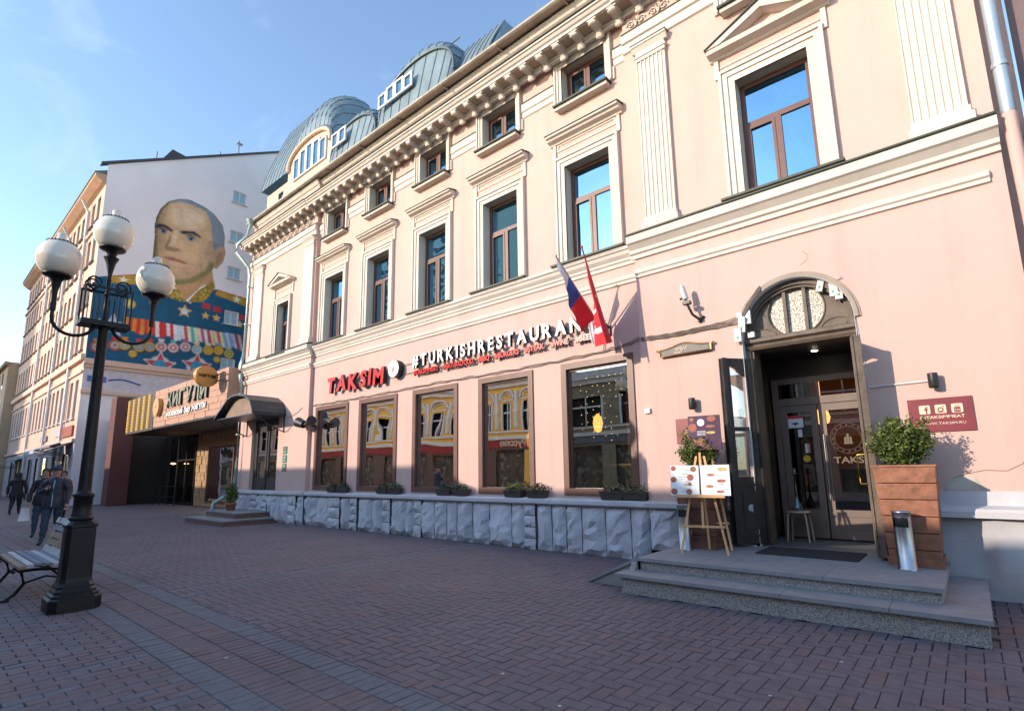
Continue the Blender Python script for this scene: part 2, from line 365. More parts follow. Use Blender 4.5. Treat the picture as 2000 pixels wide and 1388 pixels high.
for x in PN[1:]:
    for w_, z_ in ((w1, PZ0), (w2, SZ0)): dup(w_, loc=Vector((x, YM, z_)) - B.location, parent=B)
make_window(W6X, 5.72, YR, PW, 2.03, 1.3, .24, 2.03+.5, ped=True, curtain=True)
dup(w2, loc=Vector((W6X, YR, SZ0)) - B.location, parent=B)
make_window(W0X, 5.6, YR, .42, 1.9, 1.25, .2, 1.9+.62, ped=True)

# ---- horizontal mouldings
def course(name, prof, fprof, ys=(YR, YM, YR), mats=None, segs=None, over=0.0):
    f = MB(); S = segs or [(XL-over, XA, ys[0]), (XA, XB, ys[1]), (XB, XR+over, ys[2])]
    for x0, x1, yy in S:
        f = MB(); f.prx([(a+yy, c) for a, c in prof], x0, x1, 0)
        if fprof: f.prx([(a+yy, c) for a, c in fprof], x0, x1, 1)
        f.build(name, mats or [WHITE, GREENM], B)
course('string_course', [(0,5.22),(-.03,5.22),(-.03,5.28),(-.06,5.3),(-.06,5.34),(-.12,5.40),(-.14,5.46),(-.17,5.47),(-.17,5.53),(0,5.55)], None, segs=[(XA, XB, YM)])
course('string_course', [(0,5.22),(-.04,5.22),(-.04,5.29),(-.08,5.31),(-.08,5.37),(-.16,5.45),(-.2,5.47),(-.2,5.6),(0,5.64)], [(-.2,5.6),(-.22,5.62),(-.22,5.645),(0,5.70),(0,5.64)], segs=[(XL-.1, XA+.05, YR), (XB-.06, XR, YR)])
course('lower_string', [(0,4.86),(-.035,4.87),(-.035,4.92),(-.06,4.94),(-.06,5.0),(0,5.03)], None, segs=[(XL, XA, YR),(XA, XB, YM),(XB, XR-.14, YR)])
# thin strip moulding between the small top windows
f = MB(); edges = [XA] + [q for x in PN for q in (x-SW-.2, x+SW+.2)] + [XB]
for k in range(0, len(edges), 2):
    f = MB(); f.prx([(YM,9.36),(YM-.03,9.38),(YM-.03,9.5),(YM-.06,9.52),(YM-.06,9.7),(YM,9.72)], edges[k], edges[k+1], 0)
    f.prx([(YM,9.72),(YM-.07,9.7),(YM-.08,9.72),(YM,9.76)], edges[k], edges[k+1], 1)
    f.build('frieze_band', [WHITE, GREENM], B)
f = MB()
for x0, x1 in ((XL, XA), (XB, XR)):
    f = MB(); f.prx([(0,9.36),(-.04,9.38),(-.04,9.55),(-.08,9.57),(-.08,9.74),(0,9.76)], x0, x1, 0); f.prx([(0,9.76),(-.09,9.74),(-.1,9.76),(0,9.81)], x0, x1, 1)
    f.build('architrave_band', [WHITE, GREENM], B)
# carved frieze scrolls on the end bays
def scroll_mesh():
    f = MB()
    for s_ in (-1, 1):
        pts = []
        for k in range(15):
            a = k*.55; r_ = .085*(1-k/18); pts.append((s_*(.11+r_*math.cos(a)), -.01, r_*math.sin(a)))
        f.tube(pts, .014, 5)
        f.tube([(s_*.0,-.01,-.08),(s_*.03,-.015,0),(s_*.02,-.01,.09)], .018, 5)
    f.lathe([(.001,-.02),(.035,0),(.001,.02)], 0, -.01, 8)
    return f.mesh('carved_scroll', WHITE)
sm_ = scroll_mesh()
for x0, x1 in ((XL+.3, XA-.1), (XB+.3, XR-.1)):
    x = x0
    while x < x1: link('carved_scroll', sm_, B, at=(x, -.012, 9.93)); x += .46
# main cornice with modillions
course('main_cornice', [(0,10.12),(-.06,10.12),(-.06,10.17),(-.1,10.2),(-.1,10.24),(-.40,10.24),(-.40,10.30),(-.44,10.32),(-.47,10.37),(-.5,10.38),(-.5,10.42),(0,10.46)],
       [(-.5,10.42),(-.53,10.43),(-.53,10.455),(0,10.52),(0,10.46)], ys=(-.02, 0.0, -.02), over=.12)
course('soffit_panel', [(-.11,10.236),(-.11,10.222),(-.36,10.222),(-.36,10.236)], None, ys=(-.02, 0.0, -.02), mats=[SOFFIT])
mf = MB()
mf.prx([(0,10.06),(-.06,10.04),(-.09,10.08),(-.12,10.15),(-.22,10.18),(-.30,10.165),(-.345,10.14),(-.375,10.155),(-.38,10.19),(-.37,10.232),(0,10.232)], -.06, .06)
mf.tube([(-.08,-.34,10.165),(.08,-.34,10.165)], .028, 8); mf.tube([(-.08,-.05,10.08),(.08,-.05,10.08)], .04, 8)
mf.box(-.1, .1, -.385, 0, 10.2, 10.23)
mm = mf.mesh('modillion', WHITE)
x = XL + .15
while x < XR - .05: link('modillion', mm, B, at=(x, (-.02 if (x < XA or x > XB) else 0.0), 0)); x += .44
# parapet lines, gutter, roof
course('parapet_moulding', [(0,10.95),(-.02,10.95),(-.02,10.99),(-.04,11.0),(-.04,11.04),(0,11.05)], None, ys=(YR, YM, YR))
course('parapet_moulding', [(0,11.2),(-.04,11.22),(-.08,11.3),(-.1,11.32),(-.1,11.36),(0,11.4)], None, ys=(YR, YM, YR))
f = MB(); f.prx([(.15,11.42),(-.12,11.38),(-.2,11.36),(-.235,11.39),(-.235,11.45),(-.21,11.455),(-.2,11.42),(.15,11.49)], XL-.25, 1.1, 0)
for k in range(12): xx = XL + k*1.9; f.box(xx, xx+.04, -.245, .1, 11.34, 11.36, 0)
f.build('gutter', GUTTER, B)
f = MB(); f.quad((XL-.2,-.15,11.44),(1.1,-.15,11.44),(1.1,12,14.2),(XL-.2,12,14.2))
for k in range(44): xx = XL + k*.5; f.add([(xx,-.15,11.445),(xx+.02,-.15,11.445),(xx+.02,12,14.205),(xx,12,14.205),(xx,-.15,11.475),(xx+.02,-.15,11.475),(xx+.02,12,14.235),(xx,12,14.235)], [(4,5,6,7),(0,4,7,3),(1,2,6,5),(0,1,5,4)])
f.build('roof', mat('roof_sheet_metal', (.16,.2,.19), .5, .2, 2, .1, 20, metal=.4), B)
# pilasters
def pilaster(x0, x1, fluted, z0=5.7, z1=9.06):
    f = MB(); yy = -.07
    if fluted:
        n_ = 7; wd = (x1-x0)/(n_*1.0); pts = []
        for k in range(n_):
            a = x0+wd*k; pts += [(a, yy), (a+wd*.24, yy), (a+wd*.34, yy+.018), (a+wd*.62, yy+.024), (a+wd*.9, yy+.018), (a+wd, yy)]
        poly = [(x0, 0)] + pts + [(x1, 0)]
        f.prz(poly, z0+.2, z1-.05)
    else: f.box(x0, x1, yy, 0, z0+.2, z1-.05)
    f.box(x0-.05, x1+.05, -.13, 0, z0-.02, z0+.1); f.box(x0-.02, x1+.02, -.1, 0, z0+.1, z0+.2)
    p = f.build('pilaster', WHITE, B)
    c = MB(); c.box(x0-.01, x1+.01, -.08, 0, z1-.05, z1+.02); c.box(x0-.03, x1+.03, -.1, 0, z1+.02, z1+.06); c.box(x0, x1, -.08, 0, z1+.06, z1+.14)
    c.prx([(0,z1+.14),(-.08,z1+.14),(-.13,z1+.22),(-.15,z1+.23),(-.15,z1+.27),(0,z1+.27)], x0-.06, x1+.06); c.prx([(0,z1+.27),(-.16,z1+.27),(-.16,z1+.285),(0,z1+.31)], x0-.07, x1+.07, 1)
    c.build('capital', [WHITE, GREENM], p)
pilaster(-3.87, -3.31, True); pilaster(-.06, .5, True); pilaster(-16.28, -15.66, False); pilaster(-20.12, -19.42, False)

# ---- plinth: rough hewn stones, each its own object, with plaster ledge
def stone_mesh(w_, h_, seed, dep=.12, rough=.055):
    r_ = random.Random(seed); nx, nz = max(3, int(w_/.10)), max(3, int(h_/.11)); P = []
    tiltx, tiltz = r_.uniform(-.05,.05), r_.uniform(-.03,.04); cxx = r_.uniform(.3,.7)
    for j in range(nz+1):
        for i in range(nx+1):
            u, v = i/nx, j/nz; e = min(u, 1-u, v, 1-v)
            bul = min(1, e*9)**.4
            xx = u*w_ + (r_.uniform(-.035,.035) if 0 < i < nx else r_.uniform(-.008,.008)); zz = v*h_ + (r_.uniform(-.04,.04) if 0 < j < nz else 0)
            ridge = -.05*max(0, 1-abs(u-cxx)*4) * (r_.random() < .75)
            P.append((xx, dep*.55*(1-bul) - .02 + (tiltx*(u-.5)*2 + tiltz*(v-.5)*2 + ridge + r_.uniform(-rough, rough)*.45)*bul, zz))
    f = MB(); nn = nx+1
    f.add(P, [(j*nn+i, j*nn+i+1, (j+1)*nn+i+1, (j+1)*nn+i) for j in range(nz) for i in range(nx)])
    return f.mesh('plinth_stone', PLINTH)
def stones(x0, x1, y, z0, z1, seed):
    r_ = random.Random(seed); x = x0; k = 0
    while x < x1-.12:
        w_ = min(r_.choice([.3,.36,.42,.5,.62,.34]), x1-x)
        if x1-x-w_ < .14: w_ = x1-x
        if r_.random() < .24:
            n_ = r_.choice([3,4]); hz = (z1-z0)/n_
            for q in range(n_): link('plinth_stone', stone_mesh(w_-.02, hz-.018, seed*100+k+q*7, .06, .03), B, at=(x+.01, y-.02, z0+q*hz))
        else: link('plinth_stone', stone_mesh(w_-.018, z1-z0, seed*100+k, .16, .038), B, at=(x+.01, y-.02, z0))
        x += w_; k += 11
stones(XA+.05, XB-.02, 0.0, 0, .87, 3); stones(XL, XA+.05, -.1, 0, .87, 5)
stones(XB, ARX-ARR-.02, -.06, 0.2, .87, 9)
f = MB(); f.box(XL, XA+.05, -.02, .1, 0, .87); f.box(XA+.05, XB, .06, .2, 0, .87); f.box(XB, ARX-ARR, 0.0, .1, 0, .87)
f.build('plinth_mortar', mat('plinth_mortar', (.15,.15,.17), .95, .2, 4, .3, 20), B)
f = MB()
for x0, x1, yy in ((XL-.03, XA+.08, -.12), (XA+.08, XB-.02, -.05), (XB-.02, ARX-ARR-.03, -.1)):
    f.prx([(YM+.02,.87),(yy-.03,.87),(yy-.05,.89),(yy-.05,.95),(yy-.02,.975),(YM+.02,1.0)], x0, x1)
f.build('plinth_ledge', LEDGE, B)
# right-hand plinth: smooth plastered, bulging block
f = MB(); f.prx([(0,1.19),(-.03,1.19),(-.03,1.03),(-.22,1.0),(-.24,.97),(-.24,.9),(0,.88)], ARX+ARR+.03, 1.3)
f.build('plinth_ledge', LEDGE, B)
P = []; nx, nz = 26, 12
for j in range(nz+1):
    for i in range(nx+1):
        xx = ARX+ARR+.03 + i/nx*2.25; zz = .9*j/nz
        e = min(1, (xx-(.08))*3) if xx > .08 else 0
        P.append((xx, -.12 - .1*math.sin(min(1, j/nz*1.15)*PI*.9)*(1 if xx > .08 else .15) + .012*math.sin(xx*9+zz*5) + rnd.uniform(-.006,.006), zz))
f = MB(); f.add(P, [(j*(nx+1)+i, j*(nx+1)+i+1, (j+1)*(nx+1)+i+1, (j+1)*(nx+1)+i) for j in range(nz) for i in range(nx)], 0, True)
f.build('plinth_block', mat('smooth_plinth_plaster', (.40,.40,.42), .85, .15, 1.5, .4, 14, dirt=.5), B)
# cracks and a patch of bare plaster right of the portal
crack = mat('crack_shadow_line', (.22,.13,.10), .95, .1, 5)
f = MB(); pts = [(.62,1.75),(.55,1.66),(.5,1.62),(.44,1.5),(.3,1.42),(.1,1.43),(-.1,1.38),(-.2,1.33)]
f.tube([(x_, -.001, z_) for x_, z_ in pts], .004, 4, sm=False); f.build('wall_crack', crack, B); f = MB(); f.tube([(-1.5,-.001,4.6),(-1.43,-.001,4.52),(-1.46,-.001,4.45),(-1.55,-.001,4.40)], .003, 4, sm=False)
f.build('wall_crack', crack, B)
f = MB(); f.pry([(-.28,1.2),(.12,1.2),(.05,1.28),(.02,1.36),(-.1,1.375),(-.2,1.33),(-.26,1.28)], -.004, .0)
f.build('plaster_patch', mat('bare_plaster', (.48,.44,.38), .9, .2, 6, .3, 40), B)
# ---------------------------------------------------------------- portal (parts of the building)
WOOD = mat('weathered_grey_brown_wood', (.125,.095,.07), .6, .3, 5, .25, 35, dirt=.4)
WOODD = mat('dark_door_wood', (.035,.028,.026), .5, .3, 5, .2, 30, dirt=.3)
FRAMEB = mat('taupe_door_frame', (.16,.12,.10), .5, .12, 4, .05, 40)
BRASS = mat('brass', (.75,.45,.1), .25, .15, 10, metal=1.0)
STEEL = mat('brushed_steel', (.42,.43,.45), .34, .1, 14, .03, 60, metal=1.0)
BLACKM = mat('black_metal', (.02,.02,.022), .45, .2, 8, .05, 40)
RW = mat('white_reveal_plaster', (.66,.67,.66), .8, .06, 2, .15, 40, dirt=.25)
ZD = .385
def arc_pts(r, n=24, cx=ARX, cz=ARS, a0=0, a1=PI): return [(cx + r*math.cos(a0+(a1-a0)*k/n), cz + r*math.sin(a0+(a1-a0)*k/n)) for k in range(n+1)]
def ring(f, r0, r1, y0, y1, m=0, zlow=None):
    A, D_ = arc_pts(r0), arc_pts(r1)
    if zlow is not None: A = [(ARX+r0, zlow)] + A + [(ARX-r0, zlow)]; D_ = [(ARX+r1, zlow)] + D_ + [(ARX-r1, zlow)]
    for k in range(len(A)-1):
        p, q, s_, t = A[k], A[k+1], D_[k+1], D_[k]
        f.quad((p[0],y0,p[1]),(q[0],y0,q[1]),(s_[0],y0,s_[1]),(t[0],y0,t[1]),m)
        f.quad((q[0],y0,q[1]),(p[0],y0,p[1]),(p[0],y1,p[1]),(q[0],y1,q[1]),m)
        f.quad((t[0],y0,t[1]),(s_[0],y0,s_[1]),(s_[0],y1,s_[1]),(t[0],y1,t[1]),m)
f = MB(); ring(f, ARR, ARR+.05, -.035, 0); ring(f, ARR+.05, ARR+.075, -.015, 0); f.build('archivolt', mat('archivolt_grey', (.33,.27,.22), .8, .1, 4, .1, 40), B)
f = MB(); ring(f, ARR-.005, ARR, -.03, .45, 0, zlow=ZD); f.build('portal_reveal', RW, B)
f = MB(); ring(f, ARR-.075, ARR-.006, .10, .45, 0, zlow=ZD); ring(f, ARR-.11, ARR-.075, .14, .45, 0, zlow=ZD)
# transom and tympanum board with a round opening
f.prx([(.45,3.27),(.10,3.27),(.07,3.31),(.10,3.35),(.04,3.38),(.04,3.43),(.12,3.46),(.45,3.46)], ARX-ARR+.02, ARX+ARR-.02)
pf = f.build('portal_frame', WOOD, B)
cxo, czo, ro = ARX-.01, 3.80, .37
f = MB(); R1 = ARR-.11; n_ = 48
outer = []
for k in range(n_):
    a = 2*PI*k/n_; dx, dz = math.cos(a), math.sin(a); t = 0
    while True:
        t += .005; px_, pz_ = cxo + dx*t, czo + dz*t
        if pz_ < 3.45 or (pz_ > ARS and (px_-ARX)**2 + (pz_-ARS)**2 > R1*R1) or abs(px_-ARX) > R1: break
    outer.append((px_, pz_))
inner = [(cxo + ro*math.cos(2*PI*k/n_), czo + ro*math.sin(2*PI*k/n_)) for k in range(n_)]
for k in range(n_):
    a, b_, c, d = inner[k], inner[(k+1) % n_], outer[(k+1) % n_], outer[k]
    f.quad((a[0],.2,a[1]),(b_[0],.2,b_[1]),(c[0],.2,c[1]),(d[0],.2,d[1])); f.quad((b_[0],.2,b_[1]),(a[0],.2,a[1]),(a[0],.27,a[1]),(b_[0],.27,b_[1]))
f.tube([(cxo + (ro+.015)*math.cos(2*PI*k/32), .195, czo + (ro+.015)*math.sin(2*PI*k/32)) for k in range(33)], .012, 6)
for s_ in (-1, 1): f.tube([(ARX+s_*.5 + .2*math.cos(PI*k/12), .195, 3.46 + .13*math.sin(PI*k/12)) for k in range(13)], .01, 5)
for xx in (cxo-.135, cxo+.135): f.box(xx-.022, xx+.022, .17, .26, czo-.36, czo+.36)
tp = f.build('tympanum_panel', WOOD, B)
def patterned():
    m = mat('lacy_patterned_glass', (.6,.55,.48), .5, .1, 5); n, bs = nodes(m)
    tc = n.nodes.new('ShaderNodeTexCoord'); vo = n.nodes.new('ShaderNodeTexVoronoi'); vo.feature = 'DISTANCE_TO_EDGE'; vo.inputs['Scale'].default_value = 42
    cr = n.nodes.new('ShaderNodeValToRGB'); cr.color_ramp.elements[0].position = .13; cr.color_ramp.elements[0].color = (.62,.56,.48,1); cr.color_ramp.elements[1].position = .2; cr.color_ramp.elements[1].color = (.03,.028,.025,1)
    n.links.new(tc.outputs['Object'], vo.inputs['Vector']); n.links.new(vo.outputs[0], cr.inputs[0]); n.links.new(cr.outputs[0], bs.inputs['Base Color']); return m
f = MB(); f.pry([(cxo+(ro)*math.cos(2*PI*k/32), czo+ro*math.sin(2*PI*k/32)) for k in range(32)], .24, .25); f.build('pane', patterned(), tp)
# vestibule
f = MB(); x0, x1, yb = -2.47, -.93, 1.32
f.quad((x0,.45,ZD),(x0,yb,ZD),(x0,yb,3.3),(x0,.45,3.3)); f.quad((x1,yb,ZD),(x1,.45,ZD),(x1,.45,3.3),(x1,yb,3.3)); f.quad((x0,.4,3.275),(x1,.4,3.275),(x1,yb,3.275),(x0,yb,3.275))
f.quad((x0,yb,2.95),(x1,yb,2.95),(x1,yb,3.3),(x0,yb,3.3)); f.quad((x0,.44,3.45),(x1,.44,3.45),(x1,.44,4.4),(x0,.44,4.4))
for k in range(3): f.box(x0, x0+.02, .5+k*.27, .72+k*.27, ZD+.15, 3.1)
f.build('vestibule_wall', WOODD, B)
f = MB(); f.quad((x0,-.02,ZD-.003),(x1,-.02,ZD-.003),(x1,yb+.1,ZD-.003),(x0,yb+.1,ZD-.003)); f.build('vestibule_floor', mat('grey_threshold_tile', (.12,.13,.14), .5, .2, 6, .1, 30), B)
f = MB(); f.lathe([(.055,0),(.06,-.01),(.05,-.014)], -1.62, .75, 16, cz=3.272); f.lathe([(.045,-.013),(.04,-.02),(.001,-.022)], -1.62, .75, 16, 1, cz=3.272)
f.build('ceiling_lamp', [STEEL, mat('lit_lamp', (1,.9,.7), .5, 0, 1, emit=(1,.85,.6), est=14)], B)
# inner glazed doors with fanlight
y = 1.27
f = MB(); f.box(-2.42,-2.33,y,y+.07,ZD,2.95); f.box(-1.02,-.95,y,y+.07,ZD,2.95); f.box(-2.33,-1.02,y,y+.07,2.86,2.95); f.box(-2.33,-1.02,y-.01,y+.07,2.5,2.62); f.box(-1.98,-1.93,y,y+.06,2.62,2.86)
fr = f.build('inner_door_frame', FRAMEB, B)
for a, c in ((-2.33,-1.98),(-1.93,-1.02)): g = MB(); g.quad((a,y+.03,2.62),(c,y+.03,2.62),(c,y+.03,2.86),(a,y+.03,2.86)); g.build('pane', DOORGL, fr)
for k, (a, c) in enumerate(((-2.32,-1.78),(-1.76,-1.03))):
    f = MB(); t = .095
    f.box(a,a+t,y,y+.055,ZD+.02,2.49); f.box(c-t,c,y,y+.055,ZD+.02,2.49); f.box(a+t,c-t,y,y+.055,2.38,2.49); f.box(a+t,c-t,y,y+.055,ZD+.02,.84)
    f.box(a+t+.03,c-t-.03,y-.012,y,.56,.58); f.box(a+t+.03,c-t-.03,y-.012,y,.74,.76); f.box(a+t+.03,a+t+.045,y-.012,y,.58,.74); f.box(c-t-.045,c-t-.03,y-.012,y,.58,.74)
    d = f.build('inner_door_leaf', FRAMEB, B)
    g = MB(); g.quad((a+t,y+.025,.84),(c-t,y+.025,.84),(c-t,y+.025,2.38),(a+t,y+.025,2.38)); g.build('pane', DOORGL, d)
    if k == 1: h = MB(); h.tube([(a+.05,y-.055,1.0),(a+.05,y-.055,2.0)], .014, 8); h.tube([(a+.05,y,1.12),(a+.05,y-.055,1.12)], .01, 6); h.tube([(a+.05,y,1.85),(a+.05,y-.055,1.85)], .01, 6); h.build('handle', STEEL, d)
GOLDP = mat('cream_door_print', (.13,.10,.07), .6, .05, 5)
f = MB()
for r_ in (.235, .18): f.tube([(-1.4 + r_*math.cos(2*PI*k/40), y+.02, 1.93 + r_*math.sin(2*PI*k/40)) for k in range(41)], .004, 4)
for k in range(16): a = 2*PI*k/16; f.box(-1.4+.207*math.cos(a)-.008, -1.4+.207*math.cos(a)+.008, y+.018, y+.022, 1.93+.207*math.sin(a)-.008, 1.93+.207*math.sin(a)+.008)
f.box(-1.46,-1.34,y+.018,y+.022,1.84,1.86); f.box(-1.45,-1.42,y+.018,y+.022,1.86,1.95); f.box(-1.38,-1.35,y+.018,y+.022,1.86,1.95); f.box(-1.415,-1.385,y+.018,y+.022,1.86,2.0)
f.build('door_emblem', GOLDP, B)
me, _ = text_mesh('TAKSIM', .1, .003, GOLDP, .02, width=.56, name='door_lettering'); link('door_lettering', me, B, at=(-1.62, y+.018, 1.55))
f = MB(); f.box(-2.21,-1.99,y-.004,y-.001,2.13,2.33,0); f.box(-2.21,-1.99,y-.006,y-.0045,2.28,2.33,1); f.lathe([(.03,0),(.03,.01)], 0,0,10,2) if False else None
f.box(-2.15,-2.06,y-.006,y-.0045,2.19,2.215,2); f.box(-2.12,-2.09,y-.006,y-.0045,2.17,2.19,2)
tg = f.build('camera_notice', [mat('white_sticker', (.7,.75,.8), .5, .05), mat('red_sticker', (.5,.03,.04), .5, .05), BLACKM], B)
f = MB(); f.pry([(-1.99+.055*math.cos(2*PI*k/20), 1.63+.055*math.sin(2*PI*k/20)) for k in range(20)], y-.004, y-.001); f.build('round_sticker', mat('yellow_sticker', (.55,.42,.02), .5, .05), B)
f = MB(); f.box(-2.0,-1.965,y-.004,y-.001,1.72,1.87,0); f.box(-1.965,-1.93,y-.004,y-.001,1.72,1.87,1); f.build('paper_notice', [mat('pale_notice', (.55,.7,.6), .6), mat('red_notice', (.6,.25,.25), .6)], B)
f = MB(); f.box(-2.08,-2.02,y-.004,y-.001,1.98,2.1); f.build('white_notice', mat('white_notice', (.7,.7,.7), .6), B)
# things seen dimly in the foyer behind the doors
f = MB(); f.box(-2.3,-.9,3.6,3.65,.9,3.2); f.build('foyer_partition', mat('amber_foyer_wall', (.45,.2,.05), .8, .3, 1.2), B)
f = MB(); f.box(-1.75,-.95,2.6,3.1,.9,1.45,0); f.box(-1.78,-.93,2.58,3.12,1.45,1.48,1); f.build('reception_counter', [mat('dark_counter', (.02,.03,.04), .4), mat('counter_top', (.35,.33,.3), .3)], B)
lm = mat('warm_lamp_glow', (1,.5,.15), .5, 0, 1, emit=(1,.42,.12), est=1.2)
for i_, (xx, yy, zz) in enumerate(((-1.15, 2.3, 2.35), (-2.0, 2.9, 2.4))): f = MB(); f.lathe([(.02,.2),(.1,.12),(.13,0),(.1,-.1),(.02,-.14)], xx, yy, 12, cz=zz); f.tube([(xx,yy,zz+.2),(xx,yy,3.3)], .005, 4); f.build('foyer_lamp', lm, B)

# outer door leaves, standing open
def leaf(hx, hy, fx, fy, name, z0=.42, z1=3.14, gl=True):
    dx, dy = fx-hx, fy-hy; L = math.hypot(dx, dy); an = math.atan2(dy, dx)
    M4 = Matrix.Translation((hx, hy, 0)) @ Matrix.Rotation(an, 4, 'Z')
    f = MB(); t = .11; th = .03
    f.box(0,t,-th,th,z0,z1); f.box(L-t,L,-th,th,z0,z1); f.box(t,L-t,-th,th,z0,z0+.95)
    # arched top rail
    pts = [(L-t, z1), (t, z1), (t, z1-.32)] + [(t + (L-2*t)*k/8, z1-.32+.2*math.sin(PI/2*k/8) if True else 0) for k in range(1, 8)] + [(L-t, z1-.12)]
    f.pry(pts, -th, th)
    f.box(t,L-t,-th*.8,th*.8,z0+1.62,z0+1.68)
    for zz0, zz1 in ((z0+.1, z0+.85),):
        for s_ in (-1, 1):
            f.box(t-.02,L-t+.02,s_*th-.008,s_*th+.008,zz0,zz0+.03); f.box(t-.02,L-t+.02,s_*th-.008,s_*th+.008,zz1-.03,zz1)
            f.box(t+.03,L-t-.03,s_*th-.012,s_*th+.012,zz0+.1,zz1-.1)
    for s_ in (-1, 1): f.box(-.012+.0, .03, s_*(th+.012)-.012, s_*(th+.012)+.012, z0, z1); f.box(L-.05, L+.015, s_*(th+.01)-.01, s_*(th+.01)+.01, z0, z1)
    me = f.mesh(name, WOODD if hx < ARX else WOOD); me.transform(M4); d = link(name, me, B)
    g = MB(); g.quad((t,0,z0+.95),(L-t,0,z0+.95),(L-t,0,z0+1.62),(t,0,z0+1.62)); g.quad((t,0,z0+1.68),(L-t,0,z0+1.68),(L-t,0,z1-.13),(t,0,z1-.32)); mg = g.mesh('pane', DOORGL2); mg.transform(M4); link('pane', mg, d)
    if hx > ARX:
        h = MB()
        for s_ in (-1, 1): h.tube([(L-.09,s_*th,1.28),(L-.09,s_*(th+.1),1.28),(L-.09,s_*(th+.11),1.30),(L-.09,s_*(th+.11),1.62),(L-.09,s_*(th+.1),1.64),(L-.09,s_*th,1.64)], .014, 8)
        mh = h.mesh('handle', BRASS); mh.transform(M4); link('handle', mh, d)
leaf(-2.37, .12, -2.68, -.30, 'door_leaf')
leaf(-1.0, .12, -.93, -.49, 'door_leaf')
# left entrance of the building
f = MB(); a, c = -19.55, -17.55
f.box(a,a+.1,.1,.18,.36,3.45); f.box(c-.1,c,.1,.18,.36,3.45); f.box(a+.1,c-.1,.1,.18,3.3,3.45); f.box(-18.58,-18.52,.08,.18,.36,3.3)
for q in (a+.1, -18.52):
    r_ = q+.87; f.box(q,q+.1,.11,.16,.4,3.3); f.box(r_-.1,r_,.11,.16,.4,3.3); f.box(q+.1,r_-.1,.11,.16,.4,1.42); f.box(q+.1,r_-.1,.11,.16,3.2,3.3); f.box(q+.16,r_-.16,.1,.11,.55,1.25)
d = f.build('side_entrance_door', WOODD, B)
for q in (a+.2, -18.42): g = MB(); g.quad((q,.14,1.42),(q+.67,.14,1.42),(q+.67,.14,3.2),(q,.14,3.2)); g.build('pane', DOORGL2, d)
f = MB(); f.box(a-.02,a,0,.2,.36,3.45); f.quad((c,0,.36),(c,.2,.36),(c,.2,3.45),(c,0,3.45)); f.quad((a,0,3.45),(c,0,3.45),(c,.2,3.45),(a,.2,3.45)); f.build('door_reveal', PINK, B)

# ---------------------------------------------------------------- granite entrance steps
def granite(name, base):
    m = mat(name, base, .75, .1, 3); n, bs = nodes(m)
    tc = n.nodes.new('ShaderNodeTexCoord'); vo = n.nodes.new('ShaderNodeTexNoise'); vo.inputs['Scale'].default_value = 120; vo.inputs['Detail'].default_value = 3
    cr = n.nodes.new('ShaderNodeValToRGB'); e = cr.color_ramp.elements; e[0].position = .40; e[0].color = (base[0]*.45, base[1]*.45, base[2]*.45, 1); e[1].position = .6; e[1].color = (*[c*1.45 for c in base], 1)
    n.links.new(tc.outputs['Object'], vo.inputs['Vector']); n.links.new(vo.outputs[0], cr.inputs[0]); n.links.new(cr.outputs[0], bs.inputs['Base Color']); return m
GRAN = granite('speckled_granite', (.30,.28,.26)); GTOP = mat('worn_grey_granite_tread', (.235,.24,.25), .7, .12, 6, .15, 60, dirt=.25)
S = thing('entrance_steps', 'two broad grey granite steps and landing below the arched restaurant door', 'steps', (-1.8, -1.1, 0))
f = MB(); f.box(-3.47,-.05,-2.22,-.1,0,.195); f.build('riser', GRAN, S)
f = MB(); f.box(-3.38,-.35,-1.87,.0,.19,.345); f.build('riser', GRAN, S)
seg = [-3.53,-2.55,-1.63,-.72,-.015]
for i in range(4): f = MB(); f.box(seg[i]+.003,seg[i+1]-.003,-2.29,-1.8 if i < 3 else -.16,.195,.235); f.build('tread', GTOP, S)
f = MB(); f.box(-3.53,-2.4,-1.8,-1.79,.19,.232); f.build('tread_back', GTOP, S)
seg = [-3.4,-2.3,-1.3,-.32]
for i in range(3): f = MB(); f.box(seg[i]+.002,seg[i+1]-.002,-1.92,-.95,.345,.385); f.build('tread', GTOP, S)
f = MB(); f.box(-3.4,-.32,-.948,-.0,.34,.384); f.box(-2.44,-.96,-.0,.14,.34,.3835); f.build('landing_slab', GTOP, S)
# low sloping ramp on the left side
f = MB(); f.prx([(-2.2,0),(0,0),(0,.34),(-.95,.34),(-1.92,.34),(-2.2,.0)], -3.47, -3.4, 0); f.pry([(-4.15,0.0),(-3.4,.0),(-3.4,.345)], -1.9, 0, 0); f.pry([(-4.22,.0),(-4.15,-.0),(-3.4,.345),(-3.4,.384)], -1.93, 0, 1)
f.build('side_ramp', [GRAN, GTOP], S)
MATM = mat('dark_door_mat', (.03,.028,.03), .95, .3, 40, .5, 200)
f = MB(); f.box(-2.3,-1.15,-.75,-.02,.386,.398); o = f.build('door_mat', MATM); o['label'] = 'dark rectangular mat lying before the open restaurant doors'; o['category'] = 'door mat'

